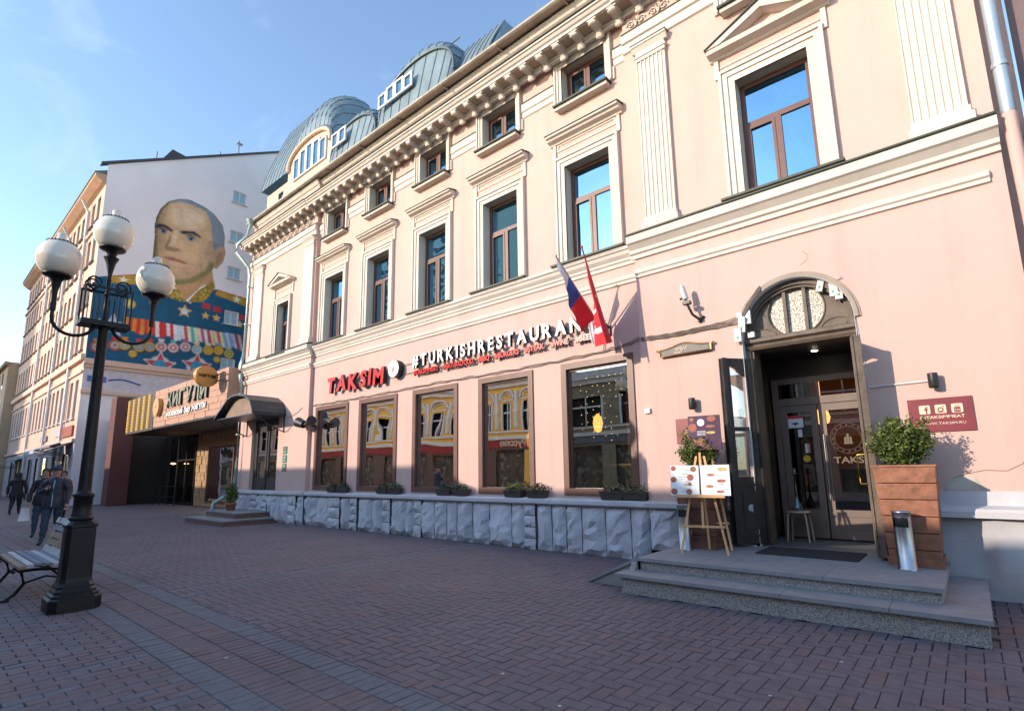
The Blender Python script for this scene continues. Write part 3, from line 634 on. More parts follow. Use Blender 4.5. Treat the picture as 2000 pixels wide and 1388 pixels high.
# ---------------------------------------------------------------- side stoop, canopy
BRK = mat('worn_brown_brick_step', (.16,.09,.07), .85, .25, 8, .3, 40)
T = thing('side_stoop', 'low two-step brown stoop in front of the left side door', 'steps', (-18.6, -.9, 0))
f = MB(); f.box(-20.2,-17.1,-1.75,-.03,0,.13,0); f.box(-20.22,-17.08,-1.77,-.03,.13,.17,1); f.build('lower_step', [BRK, GTOP], T)
f = MB(); f.box(-19.95,-17.5,-1.2,-.03,.17,.31,0); f.box(-19.97,-17.48,-1.22,-.03,.31,.35,1); f.build('upper_step', [BRK, GTOP], T)
CAN = mat('dark_blue_grey_canopy_sheet', (.035,.05,.065), .4, .2, 3, .05, 20, metal=.3)
T = thing('entrance_canopy', 'dark rounded metal canopy over the left side door', 'canopy', (-18.6, -.5, 3.5))
def can_pts(r=0): return [(-20.15+r,3.5),(-20.05+r,3.58),(-19.55,3.85),(-19.1,4.12),(-18.75,4.2-r*.5),(-18.3,4.2-r*.5),(-17.7,4.1),(-17.3,3.9),(-17.12-r,3.65),(-17.05-r,3.5)]
f = MB(); P = can_pts(); Q = can_pts(.06)
for k in range(9):
    a, c, d, e = P[k], P[k+1], Q[k+1], Q[k]
    f.quad((a[0],-1.12,a[1]),(c[0],-1.12,c[1]),(c[0],.0,c[1]),(a[0],0,a[1])); f.quad((a[0],-1.12,a[1]),(a[0],-1.12,a[1]-.06),(c[0],-1.12,c[1]-.06),(c[0],-1.12,c[1])); f.quad((a[0],-1.12,a[1]-.06),(a[0],0,a[1]-.06),(c[0],0,c[1]-.06),(c[0],-1.12,c[1]-.06))
f.build('canopy_roof', CAN, T)
f = MB(); f.pry([(-19.7,3.5)] + [(x_*.93-1.3, z_-.06) for x_, z_ in P[2:8]] + [(-17.2,3.5)], -.9, -.88, 0); f.box(-20.1,-17.1,-1.05,-.0,3.44,3.47,1)
f.build('tympanum', [mat('canopy_front_board', (.25,.17,.12), .7, .2), CAN], T)
f = MB()
for xx in (-20.0,-17.15): f.tube([(xx,0,2.9),(xx,-.5,3.1),(xx,-1.0,3.45)], .018, 6); f.tube([(xx,-.02,2.9),(xx,-.02,3.45)], .018, 6)
f.build('bracket', BLACKM, T)

# ---------------------------------------------------------------- downpipes
def pipe(name, label, pts, r, m, collars=()):
    T = thing(name, label, 'drainpipe', pts[-1]); f = MB(); f.tube(pts, r, 12); f.build('pipe', m, T)
    for p in collars: f = MB(); f.tube([(p[0],p[1],p[2]-.03),(p[0],p[1],p[2]+.03)], r+.012, 12); f.box(p[0]-.02,p[0]+.02,p[1],p[1]+.25,p[2]-.015,p[2]+.015); f.build('pipe_clamp', m, T)
    return T
PGREEN = mat('pale_green_painted_pipe', (.34,.44,.42), .45, .12, 2, metal=.35)
T = pipe('drainpipe', 'pale grey-green drainpipe with bends beside the left corner of the pink building', [(-20.45,-.22,11.3),(-20.45,-.25,11.1),(-20.5,-.3,10.75),(-20.6,-.62,10.35),(-20.6,-.62,10.0),(-20.45,-.18,9.5),(-20.4,-.15,9.2),(-20.4,-.15,6.0),(-20.42,-.24,5.6),(-20.42,-.24,5.2),(-20.4,-.16,4.9),(-20.4,-.16,1.2),(-20.45,-.3,.85),(-20.6,-.75,.55),(-20.6,-.8,.25)], .06, PGREEN, [(-20.4,-.15,8.7),(-20.4,-.15,7.2),(-20.4,-.16,4.5),(-20.4,-.16,3.0)])
f = MB(); f.lathe([(.06,0),(.09,.1),(.17,.24),(.18,.27)], -20.45, -.22, 14, cz=11.2); f.build('rain_hopper', PGREEN, T)
pipe('drainpipe', 'shiny zinc drainpipe painted pink lower down at the right corner', [(.84,-.02,11.3),(.84,-.02,5.66)], .072, ZINC, [(.84,-.02,6.3),(.84,-.02,7.6),(.84,-.02,9.2)])
T = bpy.data.objects[[o.name for o in bpy.data.objects if o.name.startswith('drainpipe')][-1]]
f = MB(); f.tube([(.84,-.02,5.66),(.86,-.02,4.0),(.88,-.02,3.0),(.88,-.02,1.0)], .068, 12); f.build('pipe', PINK, T, label='pink painted lower half of the drainpipe')

# ---------------------------------------------------------------- lettering on the facade
RED = mat('red_acrylic_letter_face', (.62,.015,.012), .3, .25, 9); LSIDE = mat('black_letter_side', (.012,.012,.018), .5)
LWHITE = mat('white_acrylic_letter_face', (.9,.9,.88), .35, .03)
def letter_sign(name, label, txt, x0, x1, zb, zt, y_, face, depth, bold, gap=.3, skew=0, dz=0):
    T = thing(name, label, 'sign', (x0, y_, zb)); items = []; tot = 0
    for ch in txt:
        me, wd = text_mesh(ch, zt-zb, depth, [face, LSIDE], bold, name='letter'); items.append((me, wd))
        tot += wd
    n_ = len(txt); k = (x1-x0) / (tot * (1 + gap * (n_-1)/n_)); g = tot * gap / n_ * k
    x = x0
    for i, (me, wd) in enumerate(items):
        v = np.empty(len(me.vertices)*3); me.vertices.foreach_get('co', v); v = v.reshape(-1,3); v[:,0] *= k
        v[:,0] += v[:,2]*skew; me.vertices.foreach_set('co', v.ravel()); me.update()
        link('letter', me, T, at=(x, y_, zb + (dz*math.sin(i*2.1)))); x += wd*k + g
    return T
Tk = letter_sign('taksim_letters', 'big slanted red 3D letters spelling TAKSIM above the shop windows', 'TAKSIM', -14.5, -11.65, 3.91, 4.36, .0, RED, .09, .035, .28, skew=.1, dz=.02)
f = MB()
for zz in (4.03, 4.27): f.box(-14.5,-4.9,YM-.05,YM-.035,zz,zz+.012)
f.build('mounting_rail', BLACKM, Tk)
letter_sign('restaurant_letters', 'white 3D letters #TURKISHRESTAURANT beside the round logo', '#TURKISHRESTAURANT', -10.42, -5.02, 4.14, 4.44, .0, LWHITE, .08, .028, .42)
T = thing('tagline_letters', 'small red letters #TAKSIMMEAT #NATURALFOOD #BBQ #BURGERS #STEAK #WINE #BEER under white letters', 'sign', (-10.4, .02, 3.93))
x = -10.42; words = ['#TAKSIMMEAT','#NATURALFOOD','#BBQ','#BURGERS','#STEAK','#WINE','#BEER']; tl = sum(len(q) for q in words); av = (5.34 - .16*6)/tl
for q in words:
    me, wd = text_mesh(q, .115, .05, [RED, LSIDE], .03, width=av*len(q), name='word'); link('word', me, T, at=(x, .03, 3.94)); x += av*len(q)+.16
T = thing('round_logo_sign', 'round white backlit logo disc between the red and white letters', 'sign', (-11.17, 0, 4.2))
f = MB(); n_ = 36; cir = [(-11.17+.235*math.cos(2*PI*k/n_), 4.2+.235*math.sin(2*PI*k/n_)) for k in range(n_)]
f.pry(cir, -.06, YM-.02, 0); f.build('rim', LSIDE, T)
f = MB(); f.pry([(-11.17+.225*math.cos(2*PI*k/n_), 4.2+.225*math.sin(2*PI*k/n_)) for k in range(n_)], -.066, -.055, 0); f.build('disc', LWHITE, T)
f = MB(); GR = mat('grey_logo_print', (.3,.33,.36), .5, .05)
for k in range(26): a = 2*PI*k/26; f.box(-11.17+.185*math.cos(a)-.012,-11.17+.185*math.cos(a)+.012,-.069,-.0665,4.2+.185*math.sin(a)-.012,4.2+.185*math.sin(a)+.012,0)
f.tube([(-11.17+.14*math.cos(2*PI*k/30),-.067,4.2+.14*math.sin(2*PI*k/30)) for k in range(31)], .005, 4, 0)
f.box(-11.22,-11.12,-.07,-.067,4.13,4.15,1); f.box(-11.21,-11.19,-.07,-.067,4.15,4.24,1); f.box(-11.15,-11.13,-.07,-.067,4.15,4.24,1); f.box(-11.18,-11.16,-.07,-.067,4.15,4.27,1)
f.build('emblem', [GR, mat('logo_red_print', (.5,.1,.08), .5)], T)

# red social media board and red board behind the easel
MAR = mat('maroon_board', (.19,.022,.035), .45, .15, 3); CRM = mat('cream_print', (.72,.58,.42), .6, .05)
T = thing('social_media_board', 'maroon board with three icons, @TAKSIMMEAT and WWW.TAKSIM.RU right of the door', 'sign', (-.2, 0, 2.1))
f = MB(); f.box(-.525,.095,-.022,-.002,1.9,2.308); f.build('board', MAR, T)
def rrect(cx, cz, h_, r_, n_=5):
    P = []
    for qx, qz, a0 in ((1,1,0),(-1,1,PI/2),(-1,-1,PI),(1,-1,1.5*PI)):
        for k in range(n_): a = a0 + PI/2*k/(n_-1); P.append((cx+qx*(h_-r_)+r_*math.cos(a), cz+qz*(h_-r_)+r_*math.sin(a)))
    return P
for k, cx in enumerate((-.362,-.208,-.052)):
    f = MB(); f.pry(rrect(cx, 2.172, .054, .014), -.025, -.022, 0)
    if k == 0: f.box(cx+.008,cx+.022,-.0265,-.0252,2.12,2.2,1); f.box(cx-.008,cx+.036,-.0265,-.0252,2.165,2.178,1); f.box(cx+.012,cx+.036,-.0265,-.0252,2.193,2.205,1)
    if k == 1:
        f.tube([(cx+.024*math.cos(2*PI*j/20),-.0255,2.165+.024*math.sin(2*PI*j/20)) for j in range(21)], .006, 4, 1); f.box(cx+.022,cx+.036,-.0265,-.0252,2.195,2.208,1); f.box(cx-.04,cx+.04,-.0265,-.0252,2.13,2.137,1)
    if k == 2:
        f.pry(rrect(cx, 2.155, .03, .008), -.0265, -.0252, 1)
    ic = f.build('icon', [CRM, MAR], T)
    if k == 2:
        me, _ = text_mesh('You', .022, .001, MAR, .01, width=.045, name='icon_word'); link('icon_word', me, ic, at=(cx-.022,-.0265,2.192))
        me, _ = text_mesh('Tube', .024, .001, CRM, .01, width=.05, name='icon_word'); link('icon_word', me, ic, at=(cx-.025,-.0275,2.143))
me, _ = text_mesh('@TAKSIMMEAT', .036, .002, CRM, .015, width=.43, name='lettering'); link('lettering', me, T, at=(-.42,-.0235,2.06))
me, _ = text_mesh('WWW.TAKSIM.RU', .03, .002, CRM, .0, width=.43, name='lettering'); link('lettering', me, T, at=(-.42,-.0235,1.985))
T = thing('taksim_board', 'maroon TAKSIM board on the wall behind the left planter', 'sign', (-3.28, 0, 2.1))
f = MB(); f.box(-3.585,-2.985,-.022,-.002,1.9,2.3); f.build('board', MAR, T)
me, _ = text_mesh('TAKSIM', .06, .002, CRM, .02, width=.36, name='lettering'); link('lettering', me, T, at=(-3.46,-.0235,2.06))
me, _ = text_mesh('TURKISH RESTAURANT', .026, .002, CRM, .0, width=.36, name='lettering'); link('lettering', me, T, at=(-3.46,-.0235,2.0))
f = MB(); f.box(-3.31,-3.26,-.0245,-.0222,2.16,2.21); f.box(-3.29,-3.28,-.0245,-.0222,2.21,2.24); f.build('emblem', CRM, T)
# street name sign
BRZ = mat('bronze_sign_frame', (.30,.17,.07), .45, .2, 8, metal=.6); PLQ = mat('dark_engraved_plate', (.10,.09,.085), .5, .2, 6)
T = thing('street_name_sign', 'bronze framed street sign reading АРБАТ left of the arch', 'sign', (-3.33, 0, 3.42))
x0, x1, zb = -3.76, -2.93, 3.36
def ztop(t): return 3.47 + .075*math.exp(-((t-.5)/.26)**2)
top = [(x0+(x1-x0)*k/16, ztop(k/16)) for k in range(17)]
f = MB(); f.pry([(x0,zb),(x1,zb)] + top[::-1], -.05, -.02, 0); f.build('plate', PLQ, T)
f = MB(); loop = [(x0,zb),(x1,zb)] + top[::-1] + [(x0,zb)]; f.tube([(a,-.055,c) for a, c in loop], .014, 6); f.tube([(x0-.05,-.05,3.47),(x0,-.05,3.465)], .02, 6); f.lathe([(.001,-.025),(.025,0),(.001,.025)], x0-.055, -.05, 8, cz=3.468); f.lathe([(.001,-.03),(.03,0),(.001,.03)], x1+.055, -.05, 8, cz=3.47)
f.box(x1+.01,x1+.035,-.07,0,3.36,3.46); f.build('frame', BRZ, T)
me, _ = text_mesh('АРБАТ', .055, .004, CRM, .01, width=.21, name='lettering'); link('lettering', me, T, at=(-3.50,-.053,3.425))
me, _ = text_mesh('ARBAT', .034, .004, CRM, .01, width=.14, name='lettering'); link('lettering', me, T, at=(-3.52,-.053,3.378))
# three small green plaques
GRP = [mat('green_plaque', (.02,.16,.12), .4, .15), mat('green_plaque_light', (.25,.4,.32), .5, .1), mat('red_plaque_print', (.45,.08,.04), .5)]
for k, zz in enumerate((2.18, 1.9, 1.62)):
    T = thing('wall_plaque', ['topmost small green plaque on the pilaster right of the side door','middle small green plaque with rows of print right of the side door','lowest small green plaque with orange print right of the side door'][k], 'plaque', (-17.0, 0, zz), group='green plaques beside the side door')
    f = MB(); f.box(-17.12,-16.85,-.015,-.002,zz,zz+.24); f.build('plate', GRP[0], T)
    f = MB(); f.box(-17.08,-16.9,-.018,-.0152,zz+.05,zz+.09,1 if k != 2 else 2); f.box(-17.06,-16.92,-.018,-.0152,zz+.13,zz+.2,2 if k == 0 else 1); f.build('print', GRP, T)
# ---------------------------------------------------------------- flags
def cloth(name, T0, H0, C0, B0, mats, colfn, seed, folds=5, amp=.05, n=26, m_=26, parent=None):
    """bilinear sheet: T0-H0 edge along the pole, C0-B0 the free end"""
    f = MB(); T0, H0, C0, B0 = map(Vector, (T0, H0, C0, B0)); P = []
    nrm = (H0-T0).cross(C0-T0).normalized()
    for j in range(m_+1):
        v = j/m_
        for i in range(n+1):
            u = i/n; p = T0.lerp(H0, u).lerp(C0.lerp(B0, u), v)
            p = p + nrm * (amp*v**.7*math.sin(u*folds*PI + seed + v*1.5) + amp*.4*math.sin(u*folds*2.3*PI+2*seed)) * min(1, v*3+.1)
            P.append(p)
    o = len(f.v); f.v += [tuple(p) for p in P]
    for j in range(m_):
        for i in range(n): f.f.append((o+j*(n+1)+i, o+j*(n+1)+i+1, o+(j+1)*(n+1)+i+1, o+(j+1)*(n+1)+i)); f.m.append(colfn((i+.5)/n, (j+.5)/m_)); f.sm.append(True)
    return f.build(name, mats, parent)
def fab(name, c):
    m = mat(name, c, .75, .06, 8, .1, 90); n, bs = nodes(m); bs.inputs['Sheen Weight'].default_value = .2; return m
FW, FB, FR = fab('white_flag_cloth', (.62,.62,.66)), fab('blue_flag_cloth', (.012,.08,.34)), fab('red_flag_cloth', (.56,.008,.018))
T = thing('flag', 'white, blue and red striped flag hanging from the left wall pole', 'flag', (-4.88, YM, 4.05), group='flags above the rightmost shop window')
f = MB(); f.tube([(-4.9,YM-.02,4.03),(-5.17,-1.02,5.27)], .014, 8); f.lathe([(.001,-.03),(.03,0),(.001,.03)], -5.17, -1.02, 8, cz=5.28); f.build('pole', mat('grey_flag_pole', (.35,.35,.33), .4, metal=.5), T)
f = MB(); f.box(-4.96,-4.78,YM-.05,YM,3.96,4.14); f.tube([(-4.9,YM,4.02),(-4.93,YM-.12,4.17)], .022, 8); f.tube([(-4.84,YM,4.02),(-4.81,YM-.12,4.17)], .022, 8); f.build('holder', BLACKM, T)
cloth('flag_cloth', (-5.16,-1.0,5.24), (-4.95,-.16,4.28), (-5.14,-.97,5.02), (-5.13,-.40,3.98), [FW,FB,FR], lambda u, v: 0 if u < .3 else (1 if u < .6 else 2), 1.0, 3, .035, parent=T)
cloth('flag_cloth', (-4.98,-.34,4.12), (-4.82,-.16,4.3), (-4.95,-.30,3.76), (-4.75,-.2,3.72), [FW,FB,FR], lambda u, v: 0 if u < .5 else 1, 2.2, 3, .03, parent=T)
T = thing('flag', 'red flag with white crescent and star hanging from the right wall pole', 'flag', (-4.82, YM, 4.05), group='flags above the rightmost shop window')
f = MB(); f.tube([(-4.84,YM-.02,4.03),(-4.62,-1.02,5.27)], .014, 8); f.lathe([(.001,-.03),(.03,0),(.001,.03)], -4.62, -1.02, 8, cz=5.28, m=0); f.build('pole', mat('red_flag_pole', (.3,.03,.03), .4), T)
def turk(u, v):   # u along the pole from its tip, v down the cloth
    if ((v-.50)/.15)**2 + ((u-.50)/.40)**2 < 1 and ((v-.53)/.125)**2 + ((u-.40)/.34)**2 > 1: return 0
    x = v; y = u
    a = False
    s = (((x-.74)/.06)**2 + ((y-.5)/.15)**2)**.5; an = math.atan2((y-.5)/.15, (x-.74)/.06)
    star = s < (.5+.5*abs(math.cos(2.5*an)))
    return 0 if (a or star) else 2
cloth('flag_cloth', (-4.62,-1.0,5.25), (-4.83,-.12,4.16), (-4.30,-.70,3.60), (-4.84,-.42,3.66), [FW,FB,FR], turk, .4, 3.2, .075, 60, 60, parent=T)

# ---------------------------------------------------------------- wall gadgets
def named(o, label, cat, group=None):
    o['label'] = label; o['category'] = cat
    if group: o['group'] = group
    return o
T = thing('wall_camera', 'pale security camera on a curved bracket above the street sign', 'camera', (-3.2, 0, 4.2))
f = MB(); f.tube([(-3.02,0,3.9),(-3.05,-.08,3.88),(-3.12,-.16,3.95),(-3.17,-.2,4.1),(-3.19,-.22,4.2)], .022, 8); f.tube([(-3.08,-.02,3.84),(-3.0,-.02,3.94)], .03, 8); f.box(-3.24,-3.12,-.26,-.16,4.12,4.17); f.build('bracket', BLACKM, T)
f = MB(); f.tube([(-3.24,-.22,4.42),(-3.2,-.2,4.22)], [.045,.05], 10); f.tube([(-3.24,-.22,4.42),(-3.25,-.22,4.46)], [.045,.02], 10); f.build('housing', mat('pale_grey_plastic', (.55,.56,.56), .5), T)
f = MB(); f.tube([(-3.2,-.2,4.25),(-3.28,-.24,4.22)], .018, 6); f.build('lens', BLACKM, T)
for k, (xx, lab) in enumerate(((-3.26, 'black cylinder wall lamp above the maroon TAKSIM board'), (-.235, 'black cylinder wall lamp above the social media board'))):
    T = thing('wall_lamp', lab, 'wall lamp', (xx, 0, 2.45), group='black cylinder wall lamps')
    f = MB(); f.lathe([(.001,2.61),(.05,2.61),(.052,2.60),(.052,2.44),(.046,2.43),(.04,2.45)], xx, -.1, 16); f.box(xx-.03,xx+.03,-.06,0,2.48,2.56); f.build('housing', BLACKM, T)
f = MB(); f.tube([(xx,-.012,2.53),(-.9,-.012,2.52),(-.905,-.012,2.46)], .011, 6); f.tube([(-.905,-.012,2.46),(-.915,-.012,2.8),(-.955,-.012,3.45)], .004, 4)
f.build('conduit', mat('white_cable_duct', (.6,.6,.6), .6), T)
f = MB(); f.box(-4.12,-4.02,-.045,0,2.44,2.52); named(f.build('junction_box', mat('white_plastic_box', (.65,.63,.6), .5)), 'small white box on the wall right of the last shop window', 'electrical box')
f = MB(); f.tube([(-4.1,-.01,3.3),(-4.12,-.01,3.55)], .03, 6) if False else None
# loudspeaker pair at first shop window
T = thing('outdoor_speaker', 'black twin loudspeaker mounted beside the leftmost shop window', 'loudspeaker', (-15.5, 0, 3.1))
f = MB(); f.tube([(-15.75,-.25,3.12),(-15.45,-.2,3.02)], [.16,.12], 10); f.tube([(-15.45,-.2,3.02),(-15.2,-.15,3.05)], [.06,.06], 8); f.tube([(-15.2,-.18,3.05),(-14.95,-.22,3.12)], [.12,.15], 10); f.build('housing', mat('black_plastic', (.015,.02,.02), .5), T)
f = MB(); f.box(-15.42,-15.36,-.2,YM,2.97,3.03); f.build('bracket', BLACKM, T)
# cables along the facade
CAB = mat('grey_cable', (.16,.13,.11), .7)
def cable(name, label, paths, m=CAB, r=.009):
    T = thing(name, label, 'cable', paths[0][0])
    for p in paths: f = MB(); f.tube(p, r, 5); f.build('strand', m, T)
def sag(a, b, n=10, s=.05, wob=.02, sd=0):
    a, b = Vector(a), Vector(b); return [tuple(a.lerp(b, k/n) + Vector((0, -.0, -s*math.sin(PI*k/n) + wob*math.sin(k*2.3+sd)*(0 < k < n)))) for k in range(n+1)]
P1 = sag((-4.15,YM-.02,3.78),(-5.0,YM-.02,3.66),8,.02,.015) + sag((-5.0,YM-.02,3.66),(-9.5,YM-.02,3.64),22,.03,.012)[1:] + sag((-9.5,YM-.02,3.64),(-15.5,YM-.02,3.62),26,.02,.01)[1:]
P2 = [(a, b_-.01, c+.03+.012*math.sin(i*1.3)) for i, (a, b_, c) in enumerate(P1)]
P3 = sag((-4.87,YM-.02,4.0),(-4.95,YM-.03,3.68),6,0,.02)
P4 = sag((-15.6,YM-.02,3.64),(-16.0,-.01,3.6),4,.02,0) + sag((-16.0,-.01,3.6),(-17.0,-.01,3.35),8,.05,.01)[1:]
cable('facade_cable', 'thin grey cables sagging along the top of the shop windows', [P1, P2, P3, P4], r=.008)
PB = [sag((-4.12,-.02,3.72+k*.018),(-3.0,-.02,3.70+k*.02),12,.02,.008,k) + sag((-3.0,-.02,3.70+k*.02),(-2.42,-.04,3.72+k*.025),6,.01,.006,k)[1:] + sag((-2.42,-.04,3.72+k*.025),(-2.1,-.05,4.15+k*.02),6,-.03,.01,k)[1:] for k in range(4)]
cable('cable_bundle', 'bundle of grey cables running from the windows to the arch', PB, r=.009)
# white boxes on the arch
WB = mat('off_white_router_plastic', (.66,.68,.66), .45, .04); GL = mat('green_label', (.05,.3,.12), .5)
def router(x, z, y, w_, h_, an, label):
    T = thing('router_box', label, 'electrical box', (x, y, z), group='white boxes fixed around the door arch'); M4 = Matrix.Translation((x, y, z)) @ Matrix.Rotation(an, 4, 'Y')
    for nm, (x0, x1, y0, y1, z0, z1), m in (('housing', (-w_/2,w_/2,-.03,.03,-h_/2,h_/2), WB), ('print', (-w_*.18,w_*.18,-.0325,-.0302,-h_*.3,-h_*.12), GL)):
        f = MB(); f.box(x0,x1,y0,y1,z0,z1); me = f.mesh(nm, m); me.transform(M4); link(nm, me, T)
for a in ((-2.335,3.77,.0,.095,.2,.0,'upper white box with green mark left of the fanlight'), (-2.41,3.66,-.05,.095,.24,.05,'tallest white box on the left side of the arch'), (-2.47,3.5,-.08,.095,.21,0,'lowest upright white box on the left of the arch'), (-2.3,3.49,-.0,.09,.08,0,'small square white box above the left door leaf'), (-2.44,3.82,-.03,.08,.07,0,'small white box where the cables reach the arch'),
          (-1.335,4.08,.1,.08,.21,.28,'white tilted box at the upper right of the arch'), (-1.115,3.9,.04,.09,.21,.05,'white box with green mark on the right of the arch'), (-1.19,3.97,.08,.08,.22,.0,'white and red box on the right of the arch')): router(*a[:6], a[6])
f = MB(); f.box(-1.235,-1.145,.045,.115,4.06,4.11); o = f.build('red_cap', mat('red_plastic', (.6,.02,.02), .5), [o for o in bpy.data.objects if o.name.startswith('router_box')][-1])
cable('arch_wires', 'loose thin wires among the white boxes on the arch', [sag((-2.3,-.03,4.0),(-2.25,-.02,3.85),5,.02,.03), sag((-2.4,-.05,3.6),(-2.3,-.03,3.55),6,.05,.02), sag((-1.15,.0,4.0),(-1.02,-.03,3.85),6,.04,.03), sag((-1.2,.0,4.02),(-1.05,-.02,4.08),5,.02,.03), sag((-1.02,-.03,3.9),(-.96,-.02,3.45),6,.0,.02)], BLACKM, .005)

# ---------------------------------------------------------------- flower boxes on the ledge
BOXM = mat('brown_plastic_trough', (.06,.048,.042), .6, .1); SOILM = mat('potting_soil', (.03,.02,.015), .95, .3, 20)
LEAF = [mat('leaf_mid_green', (.06,.11,.025), .6, .3, 20), mat('leaf_yellow_green', (.14,.16,.03), .6, .3, 20), mat('leaf_grey_green', (.12,.16,.13), .65, .2, 20), mat('leaf_maroon', (.09,.03,.035), .6, .3, 20), mat('leaf_dark_green', (.025,.05,.018), .6, .3, 20)]
def leaves(f, n, cx, cy, cz, rx, ry, rz, size, r_, nm=5, shell=0.0, droop=0, wts=None):
    for _ in range(n):
        while True:
            x, y, z = r_.uniform(-1,1), r_.uniform(-1,1), r_.uniform(-1,1)
            d = math.sqrt(x*x+y*y+z*z)
            if shell < d < 1: break
        p = Vector((cx+x*rx, cy+y*ry, cz+z*rz - (droop*abs(y) if y < -.4 else 0)))
        a = Vector((r_.uniform(-1,1), r_.uniform(-1,1), r_.uniform(-.3,1))).normalized(); b_ = a.cross(Vector((r_.uniform(-1,1), r_.uniform(-1,1), r_.uniform(-1,1)))).normalized()
        s = size*r_.uniform(.6,1.3); m = r_.choices(range(nm), wts)[0] if wts else r_.randrange(nm)
        f.add([p, p + a*s*.5 + b_*s*.32, p + a*s, p + a*s*.5 - b_*s*.32], [(0,1,2,3)], m)
TX = [(-13.95,0),(-13.43,1),(-11.55,2),(-11.05,3),(-9.2,4),(-8.65,5),(-7.1,6),(-6.5,7),(-4.82,8),(-4.38,9)]
TL = ['first flower trough under the leftmost shop window, half hidden in shade','trough with trailing greenery at the right end of the leftmost window','trough with red and green leaves at the right side of the second window','trough of pale leaves between the second and third windows','trough of green leaves at the right end of the third window','trough of dark leaves between the third and fourth windows','trough of yellow-green leaves at the right of the fourth window','trough of red-tinged leaves between the fourth and fifth windows','trough of brownish drooping leaves at the right of the last window','rightmost trough with bright green and silvery leaves by the planter']
wt = [(1,1,1,1,3),(2,1,2,1,2),(3,1,1,3,1),(1,1,3,1,1),(3,1,1,1,1),(1,0,3,0,2),(1,4,0,0,1),(1,1,1,3,1),(1,2,1,3,1),(2,4,3,1,1)]
ZL = .985
tmesh = None
for x, k in TX:
    w_ = .24 if k != 9 else .26
    T = thing('flower_trough', TL[k], 'flower box', (x, -.02, ZL), group='brown flower troughs on the window ledge')
    if tmesh is None:
        f = MB(); P0 = [(-.2,-.055),(.2,-.055),(.2,.055),(-.2,.055)]; P1_ = [(-.235,-.085),(.235,-.085),(.235,.085),(-.235,.085)]
        vs = [(a,b_,0) for a,b_ in P0] + [(a,b_,.145) for a,b_ in P1_] + [(a*.95,b_*.88,.145) for a,b_ in P1_] + [(a*.95,b_*.88,.12) for a,b_ in P1_]
        f.add(vs, [(3,2,1,0)] + [(i,(i+1)%4,4+(i+1)%4,4+i) for i in range(4)] + [(4+i,4+(i+1)%4,8+(i+1)%4,8+i) for i in range(4)] + [(8+i,8+(i+1)%4,12+(i+1)%4,12+i) for i in range(4)], 0); f.add(vs[12:], [(0,1,2,3)], 1)
        f.box(-.238,.238,-.09,-.08,.13,.15); tmesh = f.mesh('trough', [BOXM, SOILM])
    link('trough', tmesh, T, local=True)
    f = MB(); r_ = random.Random(k*3+1); leaves(f, 260, 0, 0, .17, .23, .1, .075, .045, r_, droop=.06, wts=wt[k])
    for _ in range(14): xx = r_.uniform(-.2,.2); zz = r_.uniform(.2,.31); leaves(f, 6, xx, r_.uniform(-.04,.04), zz-.03, .012, .012, .04, .035, r_, wts=wt[k])
    link('foliage', f.mesh('foliage', LEAF), T, local=True)

